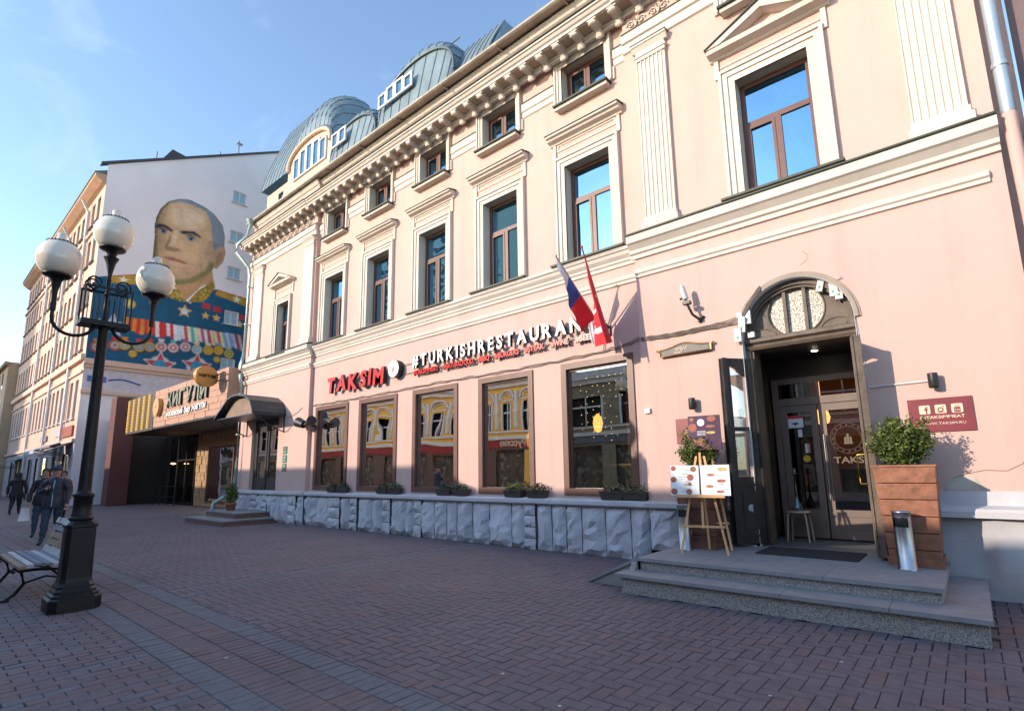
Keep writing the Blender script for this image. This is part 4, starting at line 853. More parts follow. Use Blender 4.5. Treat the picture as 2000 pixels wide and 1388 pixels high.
# ---------------------------------------------------------------- big wooden planters
PLK = mat('stained_red_brown_planks', (.26,.105,.055), .6, .35, 9, .25, 30, dirt=.5, world=True, big=.4); PLK2 = mat('dark_stained_planks', (.17,.07,.045), .6, .35, 9, .25, 30, dirt=.5, world=True, big=.4)
BL = [mat('box_leaf_dark', (.035,.06,.012), .55, .3, 30), mat('box_leaf_mid', (.07,.12,.02), .55, .3, 30), mat('box_leaf_bright', (.17,.20,.03), .55, .3, 30)]
def planter(cx, cy, z0, h_, wt_, wb, label, bushlabel, seed, m):
    T = thing('wooden_planter', label, 'planter', (cx, cy, z0), group='tall tapered wooden planters by the door'); n_ = 6
    def hw(z): return (wb + (wt_-wb)*(z/h_))/2
    f = MB(); f.box(-hw(0)+.02, hw(0)-.02, -hw(0)+.02, hw(0)-.02, .01, .03); f.add([(-hw(h_)+.03,-hw(h_)+.03,h_-.05),(hw(h_)-.03,-hw(h_)+.03,h_-.05),(hw(h_)-.03,hw(h_)-.03,h_-.05),(-hw(h_)+.03,hw(h_)-.03,h_-.05)], [(0,1,2,3)]); link('soil', f.mesh('soil', SOILM), T, local=True)
    for k in range(n_):
        za, zb_ = h_*k/n_ + .006, h_*(k+1)/n_ - .004; a, c = hw(za), hw(zb_)
        for q in range(4):
            f = MB(); t = .022; an = q*PI/2; j = rnd.uniform(-.003,.003)
            f.add([(-a,-a+j,za),(a,-a+j,za),(a-t,-a+t,za),(-a+t,-a+t,za),(-c,-c+j,zb_),(c,-c+j,zb_),(c-t,-c+t,zb_),(-c+t,-c+t,zb_)], [(0,3,2,1),(4,5,6,7),(0,1,5,4),(1,2,6,5),(2,3,7,6),(3,0,4,7)])
            me = f.mesh('plank', m); me.transform(Matrix.Rotation(an, 4, 'Z')); link('plank', me, T, local=True)
    f = MB(); a = hw(h_)+.012; 
    for q in range(4):
        g = MB(); g.box(-a, a-.06, -a, -a+.06, h_-.002, h_+.02); me = g.mesh('x', m); me.transform(Matrix.Rotation(q*PI/2, 4, 'Z')); f.add([tuple(v.co) for v in me.vertices], [tuple(p.vertices) for p in me.polygons]); bpy.data.meshes.remove(me)
    link('rim', f.mesh('rim', m), T, local=True)
    f = MB(); a = hw(0)+.02; f.box(-a,a,-a,-a+.02,0,.1); f.box(-a,a,a-.02,a,0,.1); f.box(-a,-a+.02,-a+.02,a-.02,0,.1); f.box(a-.02,a,-a+.02,a-.02,0,.1); link('skirting', f.mesh('skirting', m), T, local=True)
    S_ = thing('box_shrub', bushlabel, 'shrub', (cx, cy, z0+h_-.05), group='dense green shrubs in the planters')
    r_ = random.Random(seed); f = MB()
    for _ in range(70):
        a = r_.uniform(0, 2*PI); rr = r_.uniform(.05,.30); hh = r_.uniform(.3,.66)*(1-rr*.75)
        tip = Vector((rr*math.cos(a), rr*math.sin(a), hh)); 
        for q in range(7): leaves(f, 16, tip.x*(.45+.1*q), tip.y*(.45+.1*q), .03+tip.z*(.3+.12*q), .05, .05, .055, .035, r_, 3, wts=(2,3,1+q*.4))
    leaves(f, 1500, 0, 0, .29, .28, .28, .27, .036, r_, 3, wts=(4,2,1))
    link('foliage', f.mesh('foliage', BL), S_, local=True)
    f = MB()
    for _ in range(9): a = r_.uniform(0,2*PI); f.tube([(0,0,0),(.08*math.cos(a),.08*math.sin(a),.2),(.2*math.cos(a),.2*math.sin(a),.4)], [.012,.008,.003], 5)
    link('stem', f.mesh('stem', mat('shrub_stem', (.1,.07,.04), .8)), S_, local=True)
planter(-.60, -.52, .386, 1.10, .58, .46, 'reddish wooden planter right of the open door with a bin in front', 'bright green box shrub in the planter right of the door', 5, PLK)
planter(-3.05, -.50, .386, 1.10, .58, .46, 'darker wooden planter left of the door behind the easels', 'dark green box shrub left of the door behind the easels', 8, PLK2)

# warm string lights hanging inside the shop windows
FAIR = mat('warm_fairy_light', (1,.75,.4), .4, .0, 1, emit=(1,.62,.25), est=3.5); WIREM = mat('fairy_wire', (.05,.05,.04), .6)
for q_, (a, c) in enumerate(BIG):
    if q_ in (1, 2): continue
    T = thing('string_lights', ['curtain of tiny warm lights inside the leftmost shop window','','','curtain of tiny warm lights inside the window with the yellow reflection','curtain of tiny warm lights inside the rightmost shop window'][q_], 'string lights', ((a+c)/2, .5, 1.2)); r_ = random.Random(q_+40)
    f = MB(); g = MB(); x = a+.2
    while x < c-.15:
        zb = r_.uniform(1.9, 2.6); g.tube([(x,.5,3.4),(x+r_.uniform(-.02,.02),.5,zb)], .0015, 3); z = 3.3
        while z > zb:
            if r_.random() < .75: f.lathe([(.001,.007),(.007,0),(.001,-.007)], x+r_.uniform(-.01,.01), .49, 5, cz=z)
            z -= r_.uniform(.1,.2)
        x += .13
    f.build('bulbs', FAIR, T, kind='stuff'); g.build('wires', WIREM, T, kind='stuff')
# plants and tables just inside the glass
r_ = random.Random(77)
for x, zt_, lab in ((-4.65,1.75,'spiky green houseplant inside the right end of the rightmost window'),(-6.95,1.6,'leafy houseplant inside the window with the yellow reflection'),(-9.3,1.5,'dark leafy plant inside the middle shop window')):
    T = thing('houseplant', lab, 'potted plant', (x, .65, .9)); f = MB(); f.lathe([(.09,0),(.13,.3),(.14,.32)], 0, 0, 12); link('pot', f.mesh('pot', BLACKM), T, local=True)
    f = MB()
    for _ in range(26):
        an = r_.uniform(0,2*PI); L = r_.uniform(.3,.55); h_ = r_.uniform(.3,zt_-.9); p0 = Vector((0,0,.3)); p1 = Vector((math.cos(an)*L*.4,math.sin(an)*L*.25,.3+h_*.8)); p2 = Vector((math.cos(an)*L*.7,math.sin(an)*L*.4,.3+h_)); s = Vector((-math.sin(an),math.cos(an),0))*.02
        f.add([p0-s*.5,p0+s*.5,p1+s,p2,p1-s],[(0,1,2,3,4)],r_.randrange(3))
    link('foliage', f.mesh('foliage', BL), T, local=True)

# steel ash bins
def bin_(cx, cy, label, an):
    T = thing('ash_bin', label, 'litter bin', (cx, cy, .386), rz=an, group='slim steel bins on the landing')
    f = MB(); h_ = .62; r_ = .085; n_ = 28; z1, z2 = .45, .55
    def rg(z, rr): return [(rr*math.cos(2*PI*k/n_), rr*math.sin(2*PI*k/n_), z) for k in range(n_)]
    prof = [(0,r_+.006),(.02,r_+.006),(.025,r_),(z1,r_),(z2,r_),(.6,r_),(.605,r_+.006),(.62,r_+.005),(.62,r_-.01),(.56,r_-.012)]
    rings = [rg(z, q) for z, q in prof]; vs = [p for g in rings for p in g]; fs = []
    for i in range(len(prof)-1):
        for k in range(n_):
            if i == 3 and 17 <= k <= 24: continue
            fs.append((i*n_+k, i*n_+(k+1)%n_, (i+1)*n_+(k+1)%n_, (i+1)*n_+k))
    f.add(vs, fs, 0, True); f.add(rg(.56, r_-.012), [tuple(range(n_))], 1); f.lathe([(.001,.02),(r_-.01,.02),(r_-.012,.56)], 0, 0, n_, 1)
    link('bin_body', f.mesh('bin_body', [STEEL, BLACKM]), T, local=True)
bin_(-.655, -.98, 'slim steel ash bin in front of the right planter', R(-8)); bin_(-3.17, -.92, 'slim steel ash bin half hidden behind the left easel', R(20))

# easels, posters
PINEW = mat('pine_easel_wood', (.62,.36,.16), .55, .12, 9, .05, 40)
def easel(cx, cy, rz, label, h_=1.28, zb=.386, group='wooden easels beside the door'):
    T = thing('easel', label, 'easel', (cx, cy, zb), rz=rz, group=group)
    def bar(a, b_, w_=.014, t=.009):
        f = MB(); a, b_ = Vector(a), Vector(b_); d = (b_-a).normalized(); s = d.cross(Vector((0,1,0))).normalized()*w_; t_ = d.cross(s).normalized()*t
        f.add([a-s-t_, a+s-t_, a+s+t_, a-s+t_, b_-s-t_, b_+s-t_, b_+s+t_, b_-s+t_], [(0,3,2,1),(4,5,6,7),(0,1,5,4),(1,2,6,5),(2,3,7,6),(3,0,4,7)]); return f
    for s_ in (-1, 1): link('leg', bar((s_*.29,-.16,.01),(s_*.05,.06,h_)).mesh('leg', PINEW), T, local=True)
    link('leg', bar((0,.38,.01),(0,.08,h_-.02)).mesh('leg', PINEW), T, local=True)
    link('centre_post', bar((0,-.12,.34),(0,.05,h_+.05)).mesh('centre_post', PINEW), T, local=True)
    link('crossbar', bar((-.27,-.115,.36),(.27,-.115,.36)).mesh('crossbar', PINEW), T, local=True)
    f = MB(); f.box(-.3,.3,-.19,-.05,.735,.755); f.box(-.3,.3,-.2,-.19,.735,.775); link('tray', f.mesh('tray', PINEW), T, local=True)
    return T
ex, ey, ea = -2.80, -1.13, R(14)
easel(ex, ey, ea, 'front pine easel holding an open menu book on the landing')
easel(-2.92, -.58, R(8), 'rear pine easel behind the menu, holding a purple poster', h_=1.42)
PAPER = mat('menu_paper', (.80,.82,.82), .55, .03, 4); INK = mat('grey_text_print', (.35,.37,.42), .6); FOODS = [mat('meat_red_print', (.34,.10,.07), .5, .35, 40), mat('yellow_food_print', (.5,.4,.12), .5, .35, 40), mat('brown_food_print', (.3,.14,.07), .5, .4, 40), mat('green_garnish_print', (.1,.25,.05), .5, .3, 40)]
T = thing('menu_book', 'open white menu book with food photos on the front easel', 'menu', (ex, ey, .386+.76), rz=ea)
M4 = Matrix.Translation((0,-.15,.0)) @ Matrix.Rotation(R(-9), 4, 'X')
def pg(nm, f, ms): me = f.mesh(nm, ms); me.transform(M4); return link(nm, me, T, local=True)
for s_ in (-1, 1):
    f = MB(); xa, xb = (-.375,-.012) if s_ < 0 else (.012,.375)
    f.add([(xa,-.0 if s_ > 0 else -.03,0),(xb,-.0 if s_ < 0 else -.03,0),(xb,-.0 if s_ < 0 else -.03,.40),(xa,-.0 if s_ > 0 else -.03,.40)], [(0,1,2,3)]); f.box(xa,xb,.004,.014,0,.4); page = pg('page', f, PAPER)
    f = MB(); r_ = random.Random(4+s_)
    def yy(x): return -.003 - .03*abs(x)/.375 if True else 0
    if s_ < 0: spots = [(-.335,.36,.04,0),(-.08,.35,.045,2),(-.335,.21,.045,0),(-.12,.24,.05,0),(-.33,.05,.05,0),(-.14,.05,.045,2),(-.13,.15,.03,2)]
    else: spots = [(.29,.34,.075,1),(.14,.27,.06,2),(.27,.19,.07,0),(.12,.12,.06,2),(.25,.05,.06,0)]
    for x, z, rr, mi in spots:
        asp = 1 if s_ < 0 else .38; rr *= .85; P = [(x+rr*math.cos(2*PI*k/14), yy(x+rr*math.cos(2*PI*k/14)), z+rr*asp*math.sin(2*PI*k/14)) for k in range(14)]; f.add(P, [tuple(range(14))], mi)
    for _ in range(34):
        x = r_.uniform(-.27,-.17) if s_ < 0 else r_.choice([r_.uniform(.03,.07), r_.uniform(.2,.28)]); z = r_.uniform(.03,.37); l_ = r_.uniform(.04,.09)
        f.add([(x,yy(x),z),(x+l_,yy(x+l_),z),(x+l_,yy(x+l_),z+.004),(x,yy(x),z+.004)], [(0,1,2,3)], 4)
    me = f.mesh('print', FOODS+[INK]); me.transform(M4); link('print', me, page, local=True)
T = thing('purple_poster', 'purple food poster on the rear easel above the menu book', 'poster', (-2.90, -.62, 1.62), rz=R(8))
f = MB(); f.box(-.21,.21,-.012,0,0,.5); f.box(.21,.235,-.012,.02,0,.5); me = f.mesh('board', mat('purple_poster_print', (.06,.02,.06), .4, .3, 8)); me.transform(Matrix.Translation((0,-.04,.14))); bd = link('board', me, T, local=True)
f = MB()
for x, z, rr, a_, mi in ((-.03,.40,.052,1,4),(.12,.45,.06,.7,0),(-.15,.33,.06,1.1,0),(.1,.34,.065,.3,0),(.1,.25,.065,.3,1),(-.04,.12,.07,.8,2),(-.16,.45,.03,1,2),(.02,.04,.06,.5,0),(-.15,.12,.05,1,2)):
    f.add([(x+rr*math.cos(2*PI*k/14),-.0135,z+rr*a_*math.sin(2*PI*k/14)) for k in range(14)], [tuple(range(14))], mi)
for k in range(4): f.box(-.09,.03,-.0145,-.013,.27-.018*k,.276-.018*k,4)
me = f.mesh('print', FOODS+[PAPER]); me.transform(Matrix.Translation((0,-.04,.14))); link('print', me, bd, local=True)

# stool with hookah in the vestibule
T = thing('stool', 'round stool with bent legs just outside the glass doors', 'stool', (-2.1, .85, .386)); PW_ = mat('pale_bentwood', (.45,.36,.26), .5)
f = MB(); f.lathe([(.001,.45),(.17,.45),(.175,.44),(.175,.43),(.001,.425)], 0, 0, 20); link('seat', f.mesh('seat', PW_), T, local=True)
for k in range(4): a = PI/4+k*PI/2; f = MB(); f.tube([(.09*math.cos(a),.09*math.sin(a),.42),(.15*math.cos(a),.15*math.sin(a),.415),(.175*math.cos(a),.175*math.sin(a),.37),(.21*math.cos(a),.21*math.sin(a),0)], .013, 6); link('leg', f.mesh('leg', PW_), T, local=True)
T = thing('hookah', 'tall water pipe with blue glass base standing on the stool', 'hookah', (-2.1, .85, .836))
f = MB(); f.lathe([(.07,0),(.075,.03),(.05,.1),(.025,.16),(.022,.2)], 0, 0, 16); link('glass_base', f.mesh('glass_base', mat('blue_grey_glass', (.08,.16,.2), .1, .1, spec=1)), T, local=True)
f = MB(); f.lathe([(.02,.2),(.012,.23),(.025,.26),(.01,.3),(.02,.36),(.009,.4),(.009,.55),(.05,.56),(.05,.57),(.012,.58),(.03,.62),(.025,.64)], 0, 0, 12); link('stem', f.mesh('stem', mat('hookah_metal', (.2,.18,.15), .3, metal=.8)), T, local=True)
f = MB(); f.tube([(0,0,.27),(.08,-.05,.3),(.12,-.1,.2),(.06,-.12,.05),(-.03,-.12,.02),(-.08,-.06,.04)], .008, 6); link('hose', f.mesh('hose', BLACKM), T, local=True)
# terracotta pot on the side stoop
T = thing('potted_plant', 'leafy plant in a round terracotta pot on the side stoop', 'potted plant', (-19.1, -.75, .35))
f = MB(); f.lathe([(.001,0),(.12,0),(.17,.2),(.18,.2),(.18,.25),(.16,.25),(.15,.21),(.001,.21)], 0, 0, 18); link('pot', f.mesh('pot', mat('terracotta', (.42,.15,.07), .8, .15, 8)), T, local=True)
f = MB(); r_ = random.Random(2); leaves(f, 500, 0, 0, .55, .2, .2, .34, .09, r_, 3, wts=(1,2,2)); leaves(f, 60, .12, 0, .85, .15, .12, .15, .05, r_, 1); link('foliage', f.mesh('foliage', BL), T, local=True)
M_BODY = [(-1.94,7.96),(-1.98,13.24),(-0.57,13.77),(0.18,13.98),(1.06,13.68),(2.15,13.28),(3.23,12.84),(4.68,14.22),(6.89,14.06),(7.45,13.85),(7.62,7.82),(4.13,7.97)]
M_HEAD = [(0.85,16.70),(0.84,15.89),(0.85,15.21),(1.33,14.89),(1.68,14.65),(2.17,14.03),(2.33,13.84),(2.86,13.98),(3.53,14.58),(4.42,15.44),(4.44,15.63),(4.68,15.64),(5.03,16.18),(5.17,16.91),(5.05,17.45),(5.03,18.14),(4.83,18.96),(4.23,19.57),(3.56,19.88),(2.60,20.03),(2.00,19.84),(1.39,19.39),(1.01,18.75),(0.81,18.03),(0.78,17.43)]
M_HAIR = [(1.39,19.39),(2.00,19.83),(2.60,20.04),(3.45,19.90),(4.17,19.61),(4.83,19.03),(5.05,18.14),(5.06,17.38),(4.62,17.24),(4.43,16.80),(4.26,17.62),(4.07,18.81),(3.69,19.55),(2.83,19.71),(2.12,19.62)]
M_EAR = [(4.42,16.30),(4.63,17.12),(5.00,17.43),(5.17,16.98),(5.03,16.18),(4.73,15.71),(4.46,15.70)]
M_BROWL = [(0.85,17.46),(1.00,17.69),(1.43,17.73),(1.84,17.52),(1.78,17.35),(1.30,17.50),(0.91,17.31)]
M_BROWR = [(2.21,17.56),(2.47,17.71),(3.07,17.86),(3.54,17.62),(3.47,17.53),(2.99,17.62),(2.39,17.44)]
M_EYEL = [(1.01,17.23),(1.26,17.38),(1.66,17.28),(1.34,17.07)]
M_EYER = [(2.55,17.29),(2.90,17.48),(3.28,17.26),(2.93,17.08)]
M_NOSE = [(1.75,17.37),(1.59,16.60),(1.41,16.19),(1.57,16.01),(2.05,16.07),(2.48,16.33),(2.08,16.35),(1.73,16.41),(1.75,16.77)]
M_MOUTH = [(1.41,15.55),(1.94,15.67),(2.33,15.65),(2.90,15.51),(2.65,15.41),(2.20,15.43),(1.66,15.45)]
M_JAW = [(2.15,14.20),(3.02,14.50),(3.90,15.29),(4.22,16.05),(4.41,16.05),(4.42,15.44),(3.63,14.61),(3.06,13.98),(2.33,13.78)]
M_CHEEK = [(0.78,17.43),(0.96,16.74),(1.07,15.96),(1.17,15.30),(0.85,15.21),(0.80,16.45)]
M_FORE = [(1.67,18.95),(2.65,19.40),(3.62,19.08),(3.67,18.35),(2.76,17.91),(1.90,17.90)]
M_NECK = [(2.27,13.88),(4.42,15.44),(4.53,14.73),(3.78,14.11),(2.90,12.85),(2.50,13.48),(2.11,13.78)]
M_COLL = [(1.97,13.69),(2.55,13.55),(2.88,12.81),(1.91,12.98),(1.65,13.26)]
M_COLR = [(4.55,14.86),(4.68,14.28),(4.01,13.14),(3.00,12.82),(3.54,13.75)]
M_EPR = [(4.82,14.14),(7.44,13.92),(7.48,13.31),(4.68,13.81)]
M_EPL = [(-1.18,13.46),(0.16,13.94),(0.21,13.32),(-1.22,13.06)]
M_RIB = [(-0.21,11.18),(6.70,11.28),(6.83,10.23),(-0.44,10.31)]
M_BANDTOP = [(-1.94,7.96),(4.13,7.97)]
M_MED = [(-1.42,9.07),(-0.57,9.32),(-0.10,9.43),(0.66,9.42),(1.20,9.52),(1.81,9.62),(2.48,9.68),(3.17,9.85),(3.85,9.79),(4.54,9.85),(5.18,9.95),(5.87,9.82),(0.36,8.94),(5.12,9.30)]
M_STARS = [(1.83,8.41),(3.93,8.65),(-0.80,10.51),(2.93,12.22),(4.20,12.20),(4.88,12.17),(6.41,12.05)]
M_RECT = [(4.20,12.85),(4.90,12.78),(6.50,12.58),(-0.06,12.02)]
# ---------------------------------------------------------------- street lamp
IRON = mat('black_cast_iron', (.008,.008,.009), .42, .3, 9, .12, 50, spec=.3)
LX, LY = -8.17, -6.76
T = thing('street_lamp', 'black cast iron lamp post with three white globes beside the bench', 'street lamp', (LX, LY, 0))
def sq(f, prof, cx, cy, ch=.25, m=0):
    """square shaft with cut corners, profile of (half width, z)"""
    rings = []
    for h_, z in prof:
        c = h_*ch; rings.append([(cx+a, cy+b_, z) for a, b_ in ((-h_+c,-h_),(h_-c,-h_),(h_,-h_+c),(h_,h_-c),(h_-c,h_),(-h_+c,h_),(-h_,h_-c),(-h_,-h_+c))])
    vs = [p for r_ in rings for p in r_]; f.add(vs, [(i*8+k, i*8+(k+1)%8, (i+1)*8+(k+1)%8, (i+1)*8+k) for i in range(len(rings)-1) for k in range(8)], m); f.add(rings[0]+rings[-1], [tuple(range(8))[::-1], tuple(range(8,16))], m)
f = MB(); sq(f, [(.245,0),(.245,.14),(.22,.16),(.22,.18),(.195,.20),(.195,.22),(.175,.25),(.175,.27),(.155,.31),(.146,.36)], LX, LY, .3); f.box(LX-.06,LX+.06,LY-.25,LY-.24,.03,.09); f.build('base', IRON, T)
f = MB(); sq(f, [(.146,.36),(.138,.92),(.152,.93),(.152,.96),(.135,.975),(.11,1.0)], LX, LY, .3)
for s_ in (-1, 1): f.box(LX-.075,LX+.075,LY+s_*.140-.006,LY+s_*.140+.006,.42,.88); f.box(LX+s_*.140-.006,LX+s_*.140+.006,LY-.075,LY+.075,.42,.88)
f.build('pedestal', IRON, T)
f = MB(); f.lathe([(.11,1.0),(.125,1.02),(.125,1.035),(.1,1.05),(.104,1.07),(.094,1.09),(.094,1.27),(.108,1.28),(.108,1.31),(.075,1.33),(.072,1.36)], LX, LY, 20); f.build('collar', IRON, T)
f = MB(); f.lathe([(.068,1.33),(.058,2.4),(.052,3.38),(.06,3.4),(.03,3.42),(.022,3.8),(.035,3.82),(.02,3.85),(.022,4.0),(.03,4.02),(.02,4.05),(.03,4.12),(.05,4.24),(.085,4.32)], LX, LY, 18); f.build('post', IRON, T)
# cage with scrolls
f = MB(); CW, CL = .12, .24
for sx in (-1,1):
    for sy in (-1,1): f.box(LX+sx*CW-.01,LX+sx*CW+.01,LY+sy*CL-.01,LY+sy*CL+.01,3.42,3.88)
for zz in (3.42,3.86):
    for s_ in (-1,1): f.box(LX+s_*CW-.012,LX+s_*CW+.012,LY-CL,LY+CL,zz,zz+.03); 
    for s_ in (-1,1): f.box(LX-CW,LX+CW,LY+s_*CL-.012,LY+s_*CL+.012,zz,zz+.03) if zz < 3.5 else None
f.box(LX-CW-.02,LX+CW+.02,LY-CL-.02,LY+CL+.02,3.385,3.415)
for k in range(-3,4):
    for sx in (-1,1): f.box(LX+sx*CW-.005,LX+sx*CW+.005,LY+k*.055-.005,LY+k*.055+.005,3.45,3.8)
for sy in (-1,1):
    for sx in (-1,1):
        pts = []
        for k in range(16): a = -PI/2 + k*.5; rr = .1*(1-k/22); pts.append((LX+sx*CW*.6, LY+sy*(.14+rr*math.cos(a)), 3.94+rr*math.sin(a)))
        f.tube(pts, .011, 5)
f.build('cage', IRON, T)
GLO = mat('milky_globe_glass', (.80,.72,.58), .12, .04, 2, spec=.6, coat=.5); n, bs = nodes(GLO); bs.inputs['Subsurface Weight'].default_value = .25; bs.inputs['Subsurface Radius'].default_value = (.05,.04,.03)
def head(x, y, z):
    f = MB(); f.lathe([(.022,-.62),(.028,-.42),(.05,-.30),(.075,-.25),(.13,-.235),(.15,-.215),(.13,-.20),(.10,-.195)], x, y, 18, cz=z); o = f.build('globe_holder', IRON, T)
    f = MB(); prof = [(.10,-.205)] + [(.225*math.cos(a), .245*math.sin(a)) for a in [R(q) for q in (-55,-40,-25,-10,5,20,35,50)]] + [(.12,.195),(.11,.2),(.06,.24),(.045,.29),(.05,.31),(.03,.33),(.001,.335)]
    f.lathe(prof, x, y, 28, cz=z); g = f.build('globe', GLO, T)
    f = MB(); f.tube([(x+.135*math.cos(2*PI*k/24), y+.135*math.sin(2*PI*k/24), z+.188) for k in range(25)], .012, 5)
    for k in range(22): a = 2*PI*k/22; f.box(x+.137*math.cos(a)-.008, x+.137*math.cos(a)+.008, y+.137*math.sin(a)-.008, y+.137*math.sin(a)+.008, z+.19, z+.206)
    link('crown_ring', f.mesh('crown_ring', IRON), g, at=None) if False else f.build('crown_ring', IRON, g)
head(LX, LY, 4.66)
for s_ in (-1, 1):
    head(LX, LY+s_*.51, 4.16)
    f = MB(); pts = [(LX, LY+s_*.07, 3.39)] + [(LX, LY+s_*(.30-.21*math.cos(a)), 3.42-.19*math.sin(a)) for a in [PI*k/10 for k in range(0, 11)]] + [(LX, LY+s_*.51, 3.56)]
    f.tube(pts, [.02]*len(pts), 8); f.tube([(LX,LY+s_*.51,3.5),(LX,LY+s_*.51,3.6)], .03, 8); f.build('arm', IRON, T)

# ---------------------------------------------------------------- bench
SLAT = [mat('weathered_white_slat', (.48,.47,.46), .7, .2, 8, .2, 30, dirt=.3), mat('worn_tan_slat', (.28,.19,.13), .7, .25, 8, .2, 30, dirt=.3), mat('grey_blue_slat', (.20,.20,.25), .7, .2, 8, .2, 30, dirt=.3)]
BX0, BX1 = -10.75, -9.1
T = thing('park_bench', 'slatted bench with curled iron legs behind the lamp post', 'bench', (-10.07, -6.95, 0))
bp_ = [(-7.13,.40),(-7.05,.42),(-6.965,.425),(-6.88,.42),(-6.80,.41),(-6.72,.40)]
for k, (y_, z_) in enumerate(bp_): f = MB(); f.box(BX0-.1,BX1+.1,y_-.033,y_+.033,z_,z_+.03); f.build('seat_slat', SLAT[(1,0,2,2,0,2)[k]], T)
for k in range(5):
    a = .45+.1*k; y_ = -6.68+.03*k; z_ = .47+.10*k
    f = MB(); f.prx([(y_-.012,z_-.035),(y_+.016,z_-.04),(y_+.046,z_+.035),(y_+.018,z_+.04)], BX0-.1, BX1+.1); f.build('back_slat', SLAT[(0,1,1,2,0)[k]], T)
for xx in (BX0+.15, BX1-.15):
    f = MB()
    f.tube([(xx,-7.16,.34),(xx,-7.2,.36),(xx,-7.18,.40),(xx,-7.12,.35),(xx,-6.95,.355),(xx,-6.72,.33),(xx,-6.65,.45),(xx,-6.55,.85),(xx,-6.53,.92)], .02, 6)
    f.tube([(xx,-7.1,.34),(xx,-7.06,.2),(xx,-7.14,.08),(xx,-7.22,.02)], [.022,.022,.025,.02], 6); f.tube([(xx,-6.72,.33),(xx,-6.62,.2),(xx,-6.5,.08),(xx,-6.42,.02)], [.022,.022,.025,.02], 6); f.tube([(xx,-7.07,.2),(xx,-6.85,.26),(xx,-6.64,.2)], .014, 6)
    f.box(xx-.03,xx+.03,-7.26,-7.18,0,.03); f.box(xx-.03,xx+.03,-6.46,-6.38,0,.03); f.build('leg', IRON, T)

# ---------------------------------------------------------------- people (one skinned surface each)
def skinbody(name, joints, edges, radii, mats, zone, parent, head=None):
    me = bpy.data.meshes.new(name); me.from_pydata(joints, edges, []); o = bpy.data.objects.new(name, me); C.objects.link(o)
    md = o.modifiers.new('s', 'SKIN'); md.use_smooth_shade = True
    for i, r_ in enumerate(radii): me.skin_vertices[0].data[i].radius = r_ if isinstance(r_, tuple) else (r_, r_)
    me.skin_vertices[0].data[0].use_root = True
    s = o.modifiers.new('u', 'SUBSURF'); s.levels = 2; s.render_levels = 2
    bpy.context.view_layer.update(); m2 = bpy.data.meshes.new_from_object(o.evaluated_get(bpy.context.evaluated_depsgraph_get()))
    bpy.data.objects.remove(o); m2.name = name; m2.materials.clear()
    for m in mats: m2.materials.append(m)
    for p in m2.polygons: p.material_index = zone(p.center); p.use_smooth = True
    r_ = random.Random(len(joints))
    for v in m2.vertices:
        if zone(v.co) in (0, 1): v.co += v.normal * .007 * math.sin(v.co.z*38 + v.co.x*21 + 2*math.sin(v.co.y*30))
    return link(name, m2, parent, local=True)
SKIN = mat('skin', (.42,.24,.17), .55, .06, 12); HAIRM = mat('dark_hair', (.03,.022,.018), .7, .2, 30); SHOE = mat('dark_shoes', (.02,.02,.022), .5, .2, 9)
